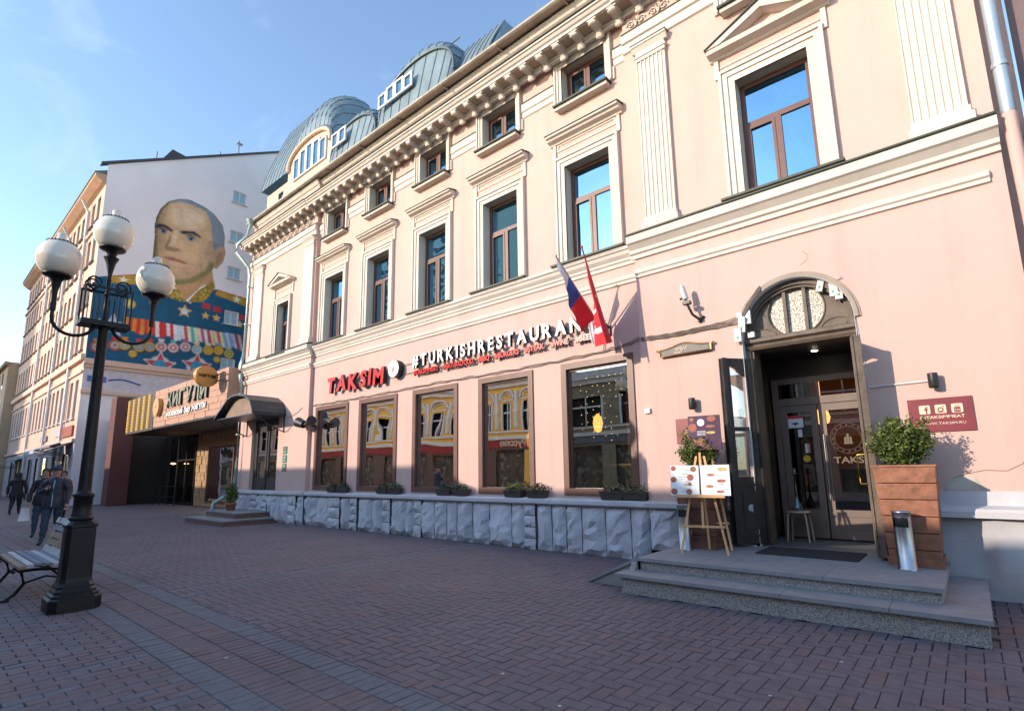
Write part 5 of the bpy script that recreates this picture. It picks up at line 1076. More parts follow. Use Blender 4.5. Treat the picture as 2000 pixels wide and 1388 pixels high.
def person(x, y, rz, label, top, legs, step=.3, cap=None, hood_=False, arms=((0,.0,-.02),(0,.0,.0)), coat=.88, height=1.75, bag=None, hat_peak=True, bulk=1.0, zipc=None):
    """local: faces -Y. step = stride length"""
    k = height/1.75; T = thing('person', label, 'person', (x, y, 0), rz=rz, group='passers-by on the street')
    st = step/2
    J = [(0,0,.95),(0,.0,1.10),(0,.01,1.30),(0,.01,1.43),(0,-.01,1.50),(0,-.02,1.57),(0,-.03,1.66),(0,-.02,1.72)]
    rad = [(.155*bulk,.12*bulk),(.165*bulk,.13*bulk),(.175*bulk,.135*bulk),(.12*bulk,.095*bulk),(.055,.055),(.068,.075),(.078,.092),(.05,.06)]
    E = [(0,1),(1,2),(2,3),(3,4),(4,5),(5,6),(6,7)]
    def addc(root, pts):
        prev = root
        for p, r_ in pts: J.append(p); rad.append(r_); E.append((prev, len(J)-1)); prev = len(J)-1
        return prev
    for s_, d in ((-1, -st), (1, st)):
        bend = .0 if d < 0 else -.06
        addc(0, [((s_*.095,0,.88),.105*bulk),((s_*.10,d*.5+bend,.50),.075*bulk),((s_*.10,d*.9+.02,.26),.06),((s_*.10,d+.03,.09),.045),((s_*.105,d-.03,.045),.042),((s_*.115,d-.15,.035),(.04,.03))])
    hands = []
    for q, s_ in enumerate((-1, 1)):
        a = arms[q]; sh = (s_*.18*bulk,.01,1.40)
        if a[0] == 0: el = (s_*.245*bulk, .03+a[1], 1.13); wr = (s_*.26*bulk, -.03+a[1]*2.2, .89); hd = (s_*.255*bulk, -.06+a[1]*2.3, .81)
        else: el = (s_*.29*bulk, .03, 1.14); wr = (s_*.14, -.2, 1.24); hd = (s_*.08, -.22, 1.27)
        addc(3, [(sh,.072*bulk),(el,.054*bulk),(wr,.042),(hd,(.035,.022))]); hands.append((Vector(wr), Vector(hd)))
    def zone(c):
        if c.z > 1.485 and abs(c.x) < .14: return 2
        for w_, h_ in hands:
            d = (h_-w_).normalized(); t = (Vector(c)-w_).dot(d); rr = (Vector(c)-w_-d*t).length
            if t > .015 and rr < .09: return 2
        if c.z < .085: return 3
        return 0 if c.z > coat-.0 and True else 1
    b_ = skinbody('body', J, E, rad, [top, legs, SKIN, SHOE], zone, T)
    # fingers
    f = MB()
    for w_, h_ in hands:
        d = (h_-w_).normalized(); sd_ = d.cross(Vector((0,1,0))); sd_ = sd_.normalized() if sd_.length > .1 else Vector((1,0,0)); fr_ = d.cross(sd_).normalized()
        for q in range(4): p0 = h_ + sd_*(.024-.016*q) + d*.005; L = (.05,.058,.055,.042)[q]; f.tube([p0, p0+d*L*.6+fr_*.004, p0+d*L+fr_*.016], [.009,.0085,.007], 5)
        p0 = h_ + sd_*.03 - d*.03; f.tube([p0, p0+sd_*.018+d*.03, p0+sd_*.02+d*.055], [.011,.009,.007], 5)
    link('hand', f.mesh('hand', SKIN), T, local=True)
    # face
    f = MB(); f.tube([(0,-.113,1.665),(0,-.128,1.632),(0,-.112,1.622)], [.008,.014,.008], 6); 
    for s_ in (-1,1): f.tube([(s_*.073,-.01,1.65),(s_*.082,0,1.635),(s_*.075,0,1.605)], [.01,.016,.01], 6)
    link('nose_and_ears', f.mesh('nose_and_ears', SKIN), T, local=True)
    f = MB()
    for s_ in (-1,1): f.box(s_*.032-.013,s_*.032+.013,-.112,-.104,1.66,1.668); f.box(s_*.032-.017,s_*.032+.017,-.115,-.105,1.68,1.686)
    f.box(-.02,.02,-.105,-.098,1.592,1.597); link('eyes_and_mouth', f.mesh('eyes_and_mouth', HAIRM), T, local=True)
    if hood_:
        f = MB(); f.lathe([(.001,1.80),(.06,1.79),(.1,1.74),(.115,1.66),(.11,1.56),(.14,1.48),(.2,1.44),(.2,1.42)], 0, .035, 16); link('hood', f.mesh('hood', top), T, local=True)
    elif cap:
        f = MB(); f.lathe([(.001,1.785),(.05,1.78),(.085,1.755),(.098,1.71),(.1,1.675),(.09,1.672)], 0, -.015, 18)
        if hat_peak: f.prz([(-.07,-.1),(-.055,-.15),(0,-.175),(.055,-.15),(.07,-.1)], 1.675, 1.69)
        link('cap', f.mesh('cap', cap), T, local=True)
    else:
        f = MB(); f.lathe([(.001,1.78),(.05,1.775),(.085,1.75),(.097,1.70),(.098,1.64),(.085,1.58),(.06,1.56)], 0, .012, 18); link('hair', f.mesh('hair', HAIRM), T, local=True)
    # coat skirt and collar
    f = MB(); bw = bulk; f.lathe([(.19*bw,coat-.06),(.205*bw,coat-.03),(.2*bw,coat+.1),(.19*bw,coat+.2)], 0, 0, 20); g = MB(); g.lathe([(.075,1.52),(.09,1.5),(.105,1.46),(.13,1.43)], 0, 0, 16)
    link('collar', g.mesh('collar', top), T, local=True); me = f.mesh('jacket_hem', top); me.transform(Matrix.Diagonal((1,.78,1,1))); link('jacket_hem', me, T, local=True)
    if zipc: f = MB(); f.tube([(0,-.155*bulk,coat-.02),(0,-.165*bulk,1.1),(0,-.165*bulk,1.3),(0,-.12,1.44)], .012, 6); link('zip', f.mesh('zip', zipc), T, local=True)
    T.scale = (k, k, k)
    return T
JAV = mat('navy_puffer', (.022,.027,.045), .55, .25, 9, .5, 25); JEANS = mat('blue_jeans', (.02,.045,.075), .8, .2, 14); BLK = mat('black_cloth', (.02,.02,.025), .8, .2, 9, .3, 25)
fdir = R(60)
person(-16.55, -5.75, R(68), 'man in navy puffer jacket, jeans and cap walking towards the lamp post', JAV, JEANS, .42, cap=mat('navy_cap', (.03,.04,.07), .8), arms=((1,0,0),(0,-.05,0)), coat=.86, bulk=1.06, zipc=mat('pale_blue_zip', (.2,.35,.5), .5), height=1.77)
person(-18.9, -5.62, R(75), 'walker in black with a white bag, mostly hidden behind the man in the cap', BLK, JEANS, .3, arms=((0,-.06,0),(0,.05,0)), bulk=1.05)
f = MB(); f.add([(a-.1,b_-.1,c) for a,b_,c in ((-18.85,-5.74,.42),(-18.8,-5.98,.42),(-18.82,-5.93,.76),(-18.84,-5.79,.76),(-18.78,-5.73,.42),(-18.73,-5.97,.42),(-18.78,-5.92,.76),(-18.80,-5.78,.76))], [(0,3,2,1),(4,5,6,7),(0,1,5,4),(1,2,6,5),(2,3,7,6),(3,0,4,7)]); named(f.build('carrier_bag', mat('white_plastic_bag', (.65,.7,.75), .4)), 'white carrier bag held by the walker in black', 'bag')
person(-31.5, -4.75, R(250), 'hooded person in a dark coat walking away on the far left', BLK, BLK, .35, hood_=True, coat=.75, bulk=1.2)
person(-24.5, -4.35, R(80), 'person in a brown coat behind the lamp post', mat('brown_coat', (.12,.06,.04), .8, .2, 9), BLK, .2, coat=.6)
person(-31.0, -3.8, R(70), 'person in a pale grey jacket behind the man in the cap', mat('pale_jacket', (.4,.42,.5), .8, .2, 9), BLK, .3, cap=mat('white_hat', (.6,.6,.62), .8), hat_peak=False)
person(-40.5, -5.0, R(70), 'person in a red jacket at the far left edge', mat('red_jacket', (.45,.05,.05), .8, .2, 9), BLK, .3)
person(-37.0, -3.2, R(80), 'distant person in dark clothes by the red stone pillar', BLK, BLK, .3, height=1.68)

# ---------------------------------------------------------------- pub building left of the restaurant
SBR = mat('pinkish_stone_cladding', (.46,.27,.19), .8, .15, 3, .3, 30, dirt=.2); TRAV = mat('tan_rough_stone', (.36,.23,.12), .9, .3, 5, .7, 12, dirt=.3); GRANR = granite('dark_red_granite', (.13,.045,.04)); BLKG = mat('black_steel_frame', (.015,.015,.017), .4, .1)
Pb = thing('pub_building', 'low pub building with pinkish stone fascia, dark glazed recess and red granite pillar', 'building', (-28, 0, 0))
yf = -.5
f = MB(); f.box(-29.4,-20.75,yf+.03,6,3.83,5.54,0); f.build('fascia_wall', SBR, Pb)
# cladding slabs of the fascia, one by one
rows = 7; hz = (5.56-3.8)/rows; r_ = random.Random(3); slabs = {}
for j in range(rows):
    x = -29.4 - (.3 if j % 2 else 0)
    while x < -20.75:
        wd = .6; xa, xb = max(x, -29.4), min(x+wd, -20.75)
        if xb-xa > .08:
            key = (round(xb-xa, 2), r_.randrange(3))
            if key not in slabs: g = MB(); L = xb-xa; g.box(.006,L-.006,-.03-.01*key[1],.0,.006,hz-.006); slabs[key] = g.mesh('stone_slab', SBR)
            link('stone_slab', slabs[key], Pb, at=(xa, yf+.03, 3.8+j*hz))
        x += wd
f = MB(); f.box(-29.42,-20.75,yf+.0,2.1,3.74,3.83); f.build('soffit', mat('dark_soffit', (.05,.045,.045), .7), Pb)
f = MB(); f.box(-31.0,-20.76,2.05,6,0,3.8); f.build('rear_wall', TRAV, Pb)
ts = {}
for j in range(9):
    x = -30.9 - (.25 if j % 2 else 0)
    while x < -21:
        xa, xb = max(x, -30.9), min(x+.5, -20.8); z0 = j*.42
        if xb-xa > .08 and not (xb > -29.25 and xa < -23.2 and .2 < z0+.2 < 2.95):
            key = (round(xb-xa,2), r_.randrange(3))
            if key not in ts: g = MB(); L = xb-xa; d = .02+.015*key[1]; g.add([(.008,0,.008),(L-.008,0,.008),(L-.008,0,.412),(.008,0,.412),(.04,-d,.04),(L-.04,-d,.03),(L-.03,-d,.38),(.03,-d,.39)], [(4,5,6,7),(0,1,5,4),(1,2,6,5),(2,3,7,6),(3,0,4,7)]); ts[key] = g.mesh('stone_block', TRAV)
            link('stone_block', ts[key], Pb, at=(xa, 2.05, z0))
        x += .5
f = MB(); f.box(-29.3,-29.2,1.98,2.1,.2,2.95); f.box(-26.2,-26.1,1.98,2.1,.25,2.9); f.box(-23.25,-23.15,1.98,2.1,.2,2.95); f.box(-29.2,-23.25,1.98,2.1,2.85,2.95); f.box(-29.2,-23.25,1.98,2.1,.2,.3); fr = f.build('pub_window_frame', BROWN, Pb)
for a, c in ((-29.2,-26.2),(-26.1,-23.25)): g = MB(); g.quad((a,2.03,.3),(c,2.03,.3),(c,2.03,2.85),(a,2.03,2.85)); g.build('pane', glassy('pub_glass_%d' % int(-a), .5, (.2,.25,.25), .3), fr)
# dark glazed entrance in the recess
f = MB(); f.box(-36.3,-31.0,2.1,6,0,3.8); f.build('dark_recess_wall', DARK, Pb)
f = MB()
for xx in (-35.1,-33.75,-32.4,-31.05): f.box(xx,xx+.07,1.98,2.06,0,3.75)
for zz in (0.05,2.35,3.68): f.box(-35.03,-31.05,1.985,2.055,zz,zz+.07)
fr = f.build('glazed_front_frame', BLKG, Pb)
for a in (-35.03,-33.68,-32.33): g = MB(); g.quad((a,2.02,.12),(a+1.28,2.02,.12),(a+1.28,2.02,3.68),(a,2.02,3.68)); g.build('pane', glassy('dark_glass_%d' % int(-a), .1, (.2,.2,.2), .2), fr)
f = MB(); f.box(-34.6,-31.2,1.2,1.24,.98,1.02); [f.box(q,q+.03,1.2,1.24,.0,.98) for q in (-34.6,-33.5,-32.4,-31.25)]; f.box(-34.6,-31.2,1.205,1.235,.45,.47); f.build('recess_railing', BLKG, Pb)
f = MB(); f.lathe([(.001,.05),(.12,.02),(.12,0),(.001,-.03)], -33.4, 1.7, 12, cz=2.2); f.build('recess_lamp', mat('warm_pub_lamp', (1,.6,.3), .5, 0, 1, emit=(1,.5,.18), est=6), Pb)
# granite pillar
f = MB(); f.box(-36.3,-35.2,-.75,.15,0,5.9); pl = f.build('granite_pillar', GRANR, Pb)
for j in range(7):
    for q in (0,): g = MB(); g.box(-35.2+.002,-35.185,-.73+q*.9,-.73+q*.9+.86,.02+j*.84,.02+j*.84+.82); g.build('granite_slab', GRANR, pl)
    g = MB(); g.box(-36.28,-35.22,-.765,-.752,.02+j*.84,.02+j*.84+.82); g.build('granite_slab', GRANR, pl)
f = MB(); f.box(-38.0,-36.3,-.2,.1,0,4.9); f.build('side_wing_wall', SBR, Pb); f = MB(); f.box(-38.0,-36.3,.1,6,0,4.9); f.build('dark_side_wall', DARK, Pb)
f = MB(); f.box(-37.95,-36.3,-.25,-.2,2.7,3.3); f.build('dark_sign_band', BLKG, Pb)
f = MB(); f.box(-37.95,-36.3,-.23,-.2,0,2.7); f.build('shopfront', WOODD, Pb)
# gold light panel
f = MB(); f.box(-33.9,-29.42,yf-.02,yf+.1,3.72,5.56); f.box(-33.9,-29.42,yf+.1,2.1,3.72,3.8); pn = f.build('light_panel', mat('dark_bronze_panel', (.05,.035,.03), .5), Pb)
GB = mat('amber_bulb', (1,.6,.1), .4, .1, 9, emit=(1,.52,.05), est=.22)
for c_ in range(5):
    f = MB(); xx = -33.45 + c_*.86
    for k in range(22): z = 3.84+k*.077; f.lathe([(.001,.026),(.055,.02),(.055,-.02),(.001,-.026)], xx, yf-.07, 6, cz=z)
    f.build('bulb_strip', GB, pn)
f = MB(); f.box(-31.0,-20.7,1.0,6,5.5,5.6); f.build('roof_slab', SBR, Pb)
# wooden disc signs and lettering
DW = mat('varnished_wood_disc', (.55,.27,.07), .4, .15, 4)
T = thing('disc_sign', 'small round wooden disc sign on the pub fascia next to the gold lights', 'sign', (-28.55, yf, 4.75), group='round wooden signs of the pub')
f = MB(); f.pry([(-28.5+.42*math.cos(2*PI*k/28), 4.72+.42*math.sin(2*PI*k/28)) for k in range(28)], yf-.2, yf-.03); f.build('disc', DW, T)
f = MB(); f.box(-28.54,-28.46,yf-.21,yf-.2,4.68,4.76); f.build('mark', BROWN, T)
T = thing('disc_sign', 'large round wooden projecting sign with dark lettering above the side canopy', 'sign', (-21.7, -.9, 4.9), group='round wooden signs of the pub')
f = MB(); f.extr([(.43*math.cos(2*PI*k/32), .40*math.sin(2*PI*k/32)) for k in range(32)], lambda a, c: (-21.45-a*.25, -1.0+a, 5.22+c), lambda a, c: (-21.6-a*.25, -1.04+a, 5.22+c)); f.build('disc', DW, T)
me, _ = text_mesh('ЖИГУЛИ', .11, .01, BLKG, .03, width=.66, name='lettering'); me.transform(Matrix.Rotation(R(104), 4, 'Z')); link('lettering', me, T, at=(-21.345, -1.33, 5.18))
f = MB(); f.box(-21.6,-20.7,-.66,-.62,5.3,5.34); f.box(-21.6,-20.7,-.66,-.62,5.05,5.09); f.build('bracket', BLKG, T)
GRN = mat('grey_green_letter', (.23,.25,.18), .6, .15)
T = thing('pub_letters', 'large grey-green brush letters on the pub fascia', 'sign', (-26.5, yf, 4.7))
x = -27.4
for ch in 'ЖИГУЛИ':
    me, wd = text_mesh(ch, .62, .12, [GRN, LSIDE], .03, width=.68, name='letter'); link('letter', me, T, at=(x, yf-.04, 4.62)); x += .82
T = thing('pub_tagline', 'white script letters on the lower part of the pub fascia', 'sign', (-26.5, yf, 4.2))
for wd_, xa, ww in (('московский', -27.4, 2.1), ('бар', -25.1, .7), ('ЖИГУЛИ', -24.2, 1.5)):
    me, _ = text_mesh(wd_, .24, .05, [LWHITE, LSIDE], .03, width=ww, name='word'); link('word', me, T, at=(xa, yf-.04, 4.18))

# ---------------------------------------------------------------- mural building
MPINK = mat('pale_pink_render', (.64,.45,.36), .85, .06, .5, .1, 20, dirt=.15); MGREY = mat('pale_grey_gable_render', (.78,.73,.74), .9, .05, .4, .1, 20, dirt=.1); SHOPW = mat('grey_shop_render', (.42,.40,.42), .85, .1, 1)
Mb = thing('mural_building', 'tall pale pink building with a painted uniformed portrait on its end wall', 'building', (-50, 4, 0))
mx, my = -38.0, -1.9; XE = -66.0
rowsz = [(8.95,1.9),(11.75,1.8),(14.5,1.8),(17.2,1.6)]
wx = [mx-1.3-k*1.42 for k in range(19)]
hs = [(x-.42, x+.42, z, z+h_) for z, h_ in rowsz for x in wx] + [(x-.4, x+.4, 4.9, 7.2) for x in wx]
f = MB(); sheet(f, XE, mx, 3.6, 19.6, my, hs, 0); sheet(f, XE, mx, 0, 3.6, my, [(mx-2.0-k*3.1-.9, mx-2.0-k*3.1+.9, 0, 2.9) for k in range(8)], 1)
for (a, c, z0, z1) in hs: f.quad((a,my,z0),(a,my+.22,z0),(a,my+.22,z1),(a,my,z1)); f.quad((c,my+.22,z0),(c,my,z0),(c,my,z1),(c,my+.22,z1)); f.quad((a,my,z1),(a,my+.22,z1),(c,my+.22,z1),(c,my,z1)); f.quad((a,my+.22,z0),(a,my,z0),(c,my,z0),(c,my+.22,z0))
f.quad((XE,14,0),(XE,my,0),(XE,my,19.6),(XE,14,19.6)); f.quad((XE,14,0),(XE,14,19.6),(mx,14,19.6),(mx,14,0))
f.build('street_wall', [MPINK, SHOPW], Mb)
f = MB(); f.quad((XE,my+.9,0),(mx-.3,my+.9,0),(mx-.3,my+.9,19.6),(XE,my+.9,19.6)); f.build('dark_rooms', DARK, Mb, kind='structure')
FWG = glassy('far_window_glass', .4, (.3,.35,.4), .2, 1, (.85,.92,1)); WFR = mat('white_window_paint', (.6,.6,.6), .6, .05)
def far_window(w_, h_, fm, gm):
    f = MB(); f.box(-w_,-w_+.06,0,.06,0,h_); f.box(w_-.06,w_,0,.06,0,h_); f.box(-w_+.06,w_-.06,0,.06,h_-.06,h_); f.box(-w_+.06,w_-.06,0,.06,0,.06); f.box(-.03,.03,0,.06,.06,h_-.06); g = MB(); g.quad((-w_+.06,.03,.06),(-.03,.03,.06),(-.03,.03,h_-.06),(-w_+.06,.03,h_-.06)); g.quad((.03,.03,.06),(w_-.06,.03,.06),(w_-.06,.03,h_-.06),(.03,.03,h_-.06))
    s = MB(); s.box(-w_-.08,w_+.08,-.3,-.15,-.06,0)
    return f.mesh('window', fm), g.mesh('pane', gm), s.mesh('sill', fm)
for z, h_ in rowsz + [(4.9,2.3)]:
    a, g, s_ = far_window(.42 if z > 5 else .4, h_, BROWN if z > 5 else WFR, FWG)
    for x in wx:
        o = link('window', a, Mb, at=(x, my+.16, z)); link('pane', g, o, local=True); link('sill', s_, o, local=True)
for z0, d, h_ in ((8.2,.22,.35),(7.5,.1,.12),(3.5,.15,.2),(16.6,.12,.2)): f = MB(); f.box(XE,mx+(.2 if z0 > 8 and z0 < 9 else 0),my-d,my,z0,z0+h_); f.build('string_course', MPINK, Mb)
f = MB(); f.prx([(my,19.2),(my-.2,19.3),(my-.5,19.55),(my-.55,19.6),(my-.55,19.75),(my,19.8)], XE, mx, 0); f.prx([(my-.55,19.75),(my-.6,19.78),(my-.6,19.84),(4,23.0),(4,22.9),(my,19.8)], XE, mx-.05, 1); f.build('eaves', [mat('eaves_tan', (.5,.3,.2), .8), mat('roof_green', (.08,.14,.13), .5)], Mb)
# end wall with rising top edge
g0, g1 = (my, 20.5), (14.0, 29.4)
wins = [(5.34,6.26,20.95,21.85),(5.34,6.26,17.9,18.8),(5.34,6.26,15.2,16.1),(5.36,6.3,11.9,12.85),(5.38,6.28,8.7,9.45)]
f = MB(); sheet(f, my, 14, 6.3, 20.5, mx, wins[1:], 0, axis='x'); f.add([(mx,my,20.5),(mx,5.34,20.5),(mx,5.34,20.5+7.24*.561),(mx,5.34,24.56)], [(0,1,2)], 0)
f.add([(mx,5.34,20.5),(mx,6.26,20.5),(mx,6.26,20.95),(mx,5.34,20.95)], [(0,1,2,3)], 0); f.add([(mx,5.34,21.85),(mx,6.26,21.85),(mx,6.26,25.08),(mx,5.34,24.56)], [(0,1,2,3)], 0); f.add([(mx,6.26,20.5),(mx,14,20.5),(mx,14,29.4),(mx,6.26,25.08)], [(0,1,2,3)], 0)
f.quad((mx,my,0),(mx,14,0),(mx,14,6.3),(mx,my,6.3),0)
for (a, c, z0, z1) in wins: f.quad((mx,a,z0),(mx-.2,a,z0),(mx-.2,a,z1),(mx,a,z1)); f.quad((mx-.2,c,z0),(mx,c,z0),(mx,c,z1),(mx-.2,c,z1)); f.quad((mx,a,z1),(mx-.2,a,z1),(mx-.2,c,z1),(mx,c,z1)); f.quad((mx-.2,a,z0),(mx,a,z0),(mx,c,z0),(mx-.2,c,z0))
f.build('end_wall', MGREY, Mb)
f = MB(); f.prx([(my-.35,20.35),(my-.35,20.5),(14.1,29.55),(14.1,29.4)], mx-.3, mx+.12); f.prx([(1.0,22.2),(2.3,22.9),(2.3,23.15),(1.45,23.3),(1.0,22.5)], mx-1.6, mx-.3); f.build('roof_edge', mat('dark_roof_edge', (.05,.05,.055), .6), Mb)
SKW = mat('pale_sky_blue_pane', (.30,.5,.6), .15, .05, 2, spec=.8)
for (a, c, z0, z1) in wins:
    f = MB(); f.box(mx-.12,mx-.06,a,a+.08,z0,z1); f.box(mx-.12,mx-.06,c-.08,c,z0,z1); f.box(mx-.12,mx-.06,a+.08,c-.08,z0,z0+.08); f.box(mx-.12,mx-.06,a+.08,c-.08,z1-.08,z1); f.box(mx-.12,mx-.06,(a+c)/2-.04,(a+c)/2+.04,z0+.08,z1-.08); f.box(mx-.02,mx+.12,a-.1,c+.1,z0-.06,z0-.01)
    o = f.build('window', WFR, Mb)
    for p, q in ((a+.08,(a+c)/2-.04),((a+c)/2+.04,c-.08)): g = MB(); g.quad((mx-.09,p,z0+.08),(mx-.09,q,z0+.08),(mx-.09,q,z1-.08),(mx-.09,p,z1-.08)); g.build('pane', SKW, o)
for z0, z1, d in ((8.0,8.32,.22),(7.8,8.0,.12),(6.3,6.5,.15)): f = MB(); f.box(mx,mx+d,my-.05,14,z0,z1); f.build('string_course', MPINK, Mb)
f = MB(); f.box(mx-.02,mx+.03,my,14,6.5,7.8); f.build('banner_band', mat('pale_band', (.55,.5,.55), .8), Mb)
f = MB(); f.box(mx+.031,mx+.036,my+.2,my+1.1,7.0,7.35,0); f.tube([(mx+.04,my+1.2+.2*k,7.15+.12*math.sin(k*.5)) for k in range(9)], .05, 4, 0); f.build('banner_print', mat('blue_banner_print', (.05,.12,.4), .6), Mb)
# painted portrait: a fine grid on the end wall coloured like flat paint (generic uniformed man, medals, ribbons)
def inpoly(Y, Z, poly):
    r_ = np.zeros(Y.shape, bool); n_ = len(poly); j = n_-1
    for i in range(n_):
        yi, zi = poly[i]; yj, zj = poly[j]
        c = ((zi > Z) != (zj > Z)) & (Y < (yj-yi)*(Z-zi)/(zj-zi+1e-12)+yi); r_ ^= c; j = i
    return r_
y0, y1, z0, z1 = my+.001, 9.6, 8.33, 22.6; NY, NZ = 330, 400
ys = np.linspace(y0, y1, NY); zs = np.linspace(z0, z1, NZ); Y, Z = np.meshgrid(ys, zs)
img = np.zeros((NZ, NY, 3)); img[:] = (.78,.73,.74); alpha = np.zeros((NZ, NY))
def blur(a, n):
    for _ in range(n):
        a = (a + np.roll(a,1,0) + np.roll(a,-1,0) + np.roll(a,1,1) + np.roll(a,-1,1))/5
    return a
def paint(poly, col, soft=1, op=1.0, mark=False):
    global img, alpha
    m = blur(inpoly(Y, Z, poly).astype(float), soft)*op; img = img*(1-m[..., None]) + np.array(col)*m[..., None]
    if mark: alpha = np.maximum(alpha, m)
def disc(c, r_, col, mark=False, op=1.0):
    a = [(c[0]+r_*math.cos(2*PI*k/20), c[1]+r_*math.sin(2*PI*k/20)) for k in range(20)]; paint(a, col, 1, op, mark)
def starp(c, r_, col, r2=.42, n_=5, rot=0):
    a = [(c[0]+(r_ if k % 2 == 0 else r_*r2)*math.sin(PI*k/n_+rot), c[1]+(r_ if k % 2 == 0 else r_*r2)*math.cos(PI*k/n_+rot)) for k in range(2*n_)]; paint(a, col, 0)
BLUE = (.006,.085,.17); SK = (.60,.39,.22)
paint(M_NECK, (.46,.26,.12), 1, 1, True); paint(M_HEAD, (.17,.13,.05), 1, 1, True)
inner = [(a*.965+4.6*.035, b_*.972+16.9*.028) for a, b_ in M_HEAD]; paint(inner, SK, 5)
paint(M_FORE, (.66,.50,.34), 26, .7); paint(M_CHEEK, (.22,.20,.05), 6, .75); paint(M_JAW, (.20,.20,.06), 5, .8); paint(M_HAIR, (.14,.19,.23), 2, .95)
hh = [(a*.98+.08, b_*.985+.22) for a, b_ in M_HAIR]; paint(hh, (.32,.38,.40), 6, .35)
paint(M_EAR, (.50,.33,.20), 1); e2 = [(a*.6+sum(p[0] for p in M_EAR)/7*.4, b_*.6+sum(p[1] for p in M_EAR)/7*.4) for a, b_ in M_EAR]; paint(e2, (.30,.18,.08), 2, .7)
ck = [(a+1.3, b_-1.0) for a, b_ in M_EYER]; paint([(a*1.0, b_) for a, b_ in ck], (.66,.45,.30), 8, .8)
for P in (M_BROWL, M_BROWR): paint(P, (.03,.035,.05), 1)
for P in (M_EYEL, M_EYER):
    paint([(a, b_+.18) for a, b_ in P], (.28,.20,.10), 3, .8); paint(P, (.35,.38,.40), 1); cx_ = sum(p[0] for p in P)/4; cz_ = sum(p[1] for p in P)/4; disc((cx_, cz_), .13, (.03,.10,.20)); disc((cx_, cz_), .06, (.01,.01,.02))
    paint([(a, b_+.07) for a, b_ in P][:3] + [(P[1][0], P[1][1]-.02)], (.05,.04,.04), 1)
paint(M_NOSE, (.24,.14,.07), 2, .8); paint([(a+.22, b_+.2) for a, b_ in M_NOSE[:3]] + [(a+.45, b_+.15) for a, b_ in M_NOSE[:3][::-1]], (.70,.52,.36), 3, .8); paint(M_MOUTH, (.34,.10,.07), 1, .9); paint([(a, b_-.28) for a, b_ in M_MOUTH], (.62,.42,.28), 4, .6)
yl = M_NECK; paint([(a*.9+.35, b_) for a, b_ in M_NECK[1:4]] , (.60,.36,.18), 4, .5)
paint(M_BODY, BLUE, 1, 1, True)
paint(M_NECK[2:] + [M_NECK[0]], (.50,.29,.14), 1)
for P in (M_COLL, M_COLR):
    paint(P, (.33,.22,.03), 1, 1, True); r_ = random.Random(1)
    ya, yb_ = min(p[0] for p in P), max(p[0] for p in P); za, zb_ = min(p[1] for p in P), max(p[1] for p in P)
    for _ in range(60):
        a, b_ = r_.uniform(ya,yb_), r_.uniform(za,zb_)
        if inpoly(np.array([[a]]), np.array([[b_]]), P)[0,0]: disc((a,b_), .08, r_.choice([(.6,.5,.12),(.10,.16,.05),(.55,.35,.05)]))
for P in (M_EPR, M_EPL):
    paint([(a, b_+.08) for a, b_ in P], (.45,.05,.03), 0, 1, True); paint(P, (.45,.27,.03), 1, 1, True); a = sum(p[0] for p in P)/4; b_ = sum(p[1] for p in P)/4; starp((a, b_), .3, (.75,.70,.55))
# ribbons
(ra, rb, rc, rd) = M_RIB; cols = [(.65,.22,.03),(.6,.03,.03),(.65,.24,.03),(.60,.03,.03),(.62,.25,.04),(.55,.05,.03),(.65,.2,.03),(.62,.03,.03),(.75,.7,.66),(.62,.03,.03),(.6,.04,.05),(.75,.7,.68),(.6,.03,.03),(.70,.70,.74),(.55,.62,.72),(.6,.65,.7),(.55,.08,.08),(.7,.75,.6),(.1,.45,.42),(.66,.72,.5),(.7,.65,.45),(.5,.08,.2),(.6,.65,.62),(.45,.06,.12),(.7,.55,.3),(.7,.6,.35),(.55,.12,.1),(.7,.62,.4),(.25,.35,.5),(.45,.55,.7),(.25,.33,.5),(.45,.5,.6),(.28,.05,.08),(.5,.4,.4),(.2,.04,.08)]
def lp(p, q, t): return (p[0]+(q[0]-p[0])*t, p[1]+(q[1]-p[1])*t)
nc = len(cols)
for k, c in enumerate(cols): pass
for k, c in enumerate(cols):
    t0, t1 = k/nc, (k+1)/nc; zz = .10*math.sin(k*1.3); d_, e_ = lp(rd, rc, min(1,t0+.03)), lp(rd, rc, min(1,t1+.03)); paint([lp(ra,rb,t0), lp(ra,rb,t1), (e_[0], e_[1]+zz), (d_[0], d_[1]+zz)], c, 0)
pal = [((.40,.05,.05),(.35,.45,.40)),((.40,.06,.05),(.30,.45,.40)),((.55,.35,.05),(.15,.3,.42)),((.5,.32,.05),(.12,.28,.42)),((.55,.35,.05),(.15,.3,.42)),((.6,.55,.55),(.5,.05,.05)),((.6,.57,.57),(.5,.05,.05)),((.5,.55,.6),(.45,.1,.12)),((.4,.5,.5),(.25,.38,.38)),((.55,.4,.06),(.4,.25,.03)),((.65,.38,.04),(.5,.28,.02)),((.5,.42,.1),(.25,.25,.06)),((.65,.42,.05),(.45,.3,.03)),((.65,.42,.05),(.45,.3,.03))]
for k, c in enumerate(M_MED):
    r_ = .30 if k < 12 else .2
    if k < 12: paint([(c[0]-.2,c[1]+.5),(c[0]+.15,c[1]+.5),(c[0]+.05,c[1]+.1),(c[0]-.1,c[1]+.1)], cols[(k*3) % nc], 0)
    disc((c[0]+.05,c[1]-.06), r_*1.12, (.01,.03,.06)); disc(c, r_*1.1, (.25,.12,.03)); disc(c, r_, pal[k][0]); disc(c, r_*.68, pal[k][1]); starp(c, r_*.5, pal[k][0])
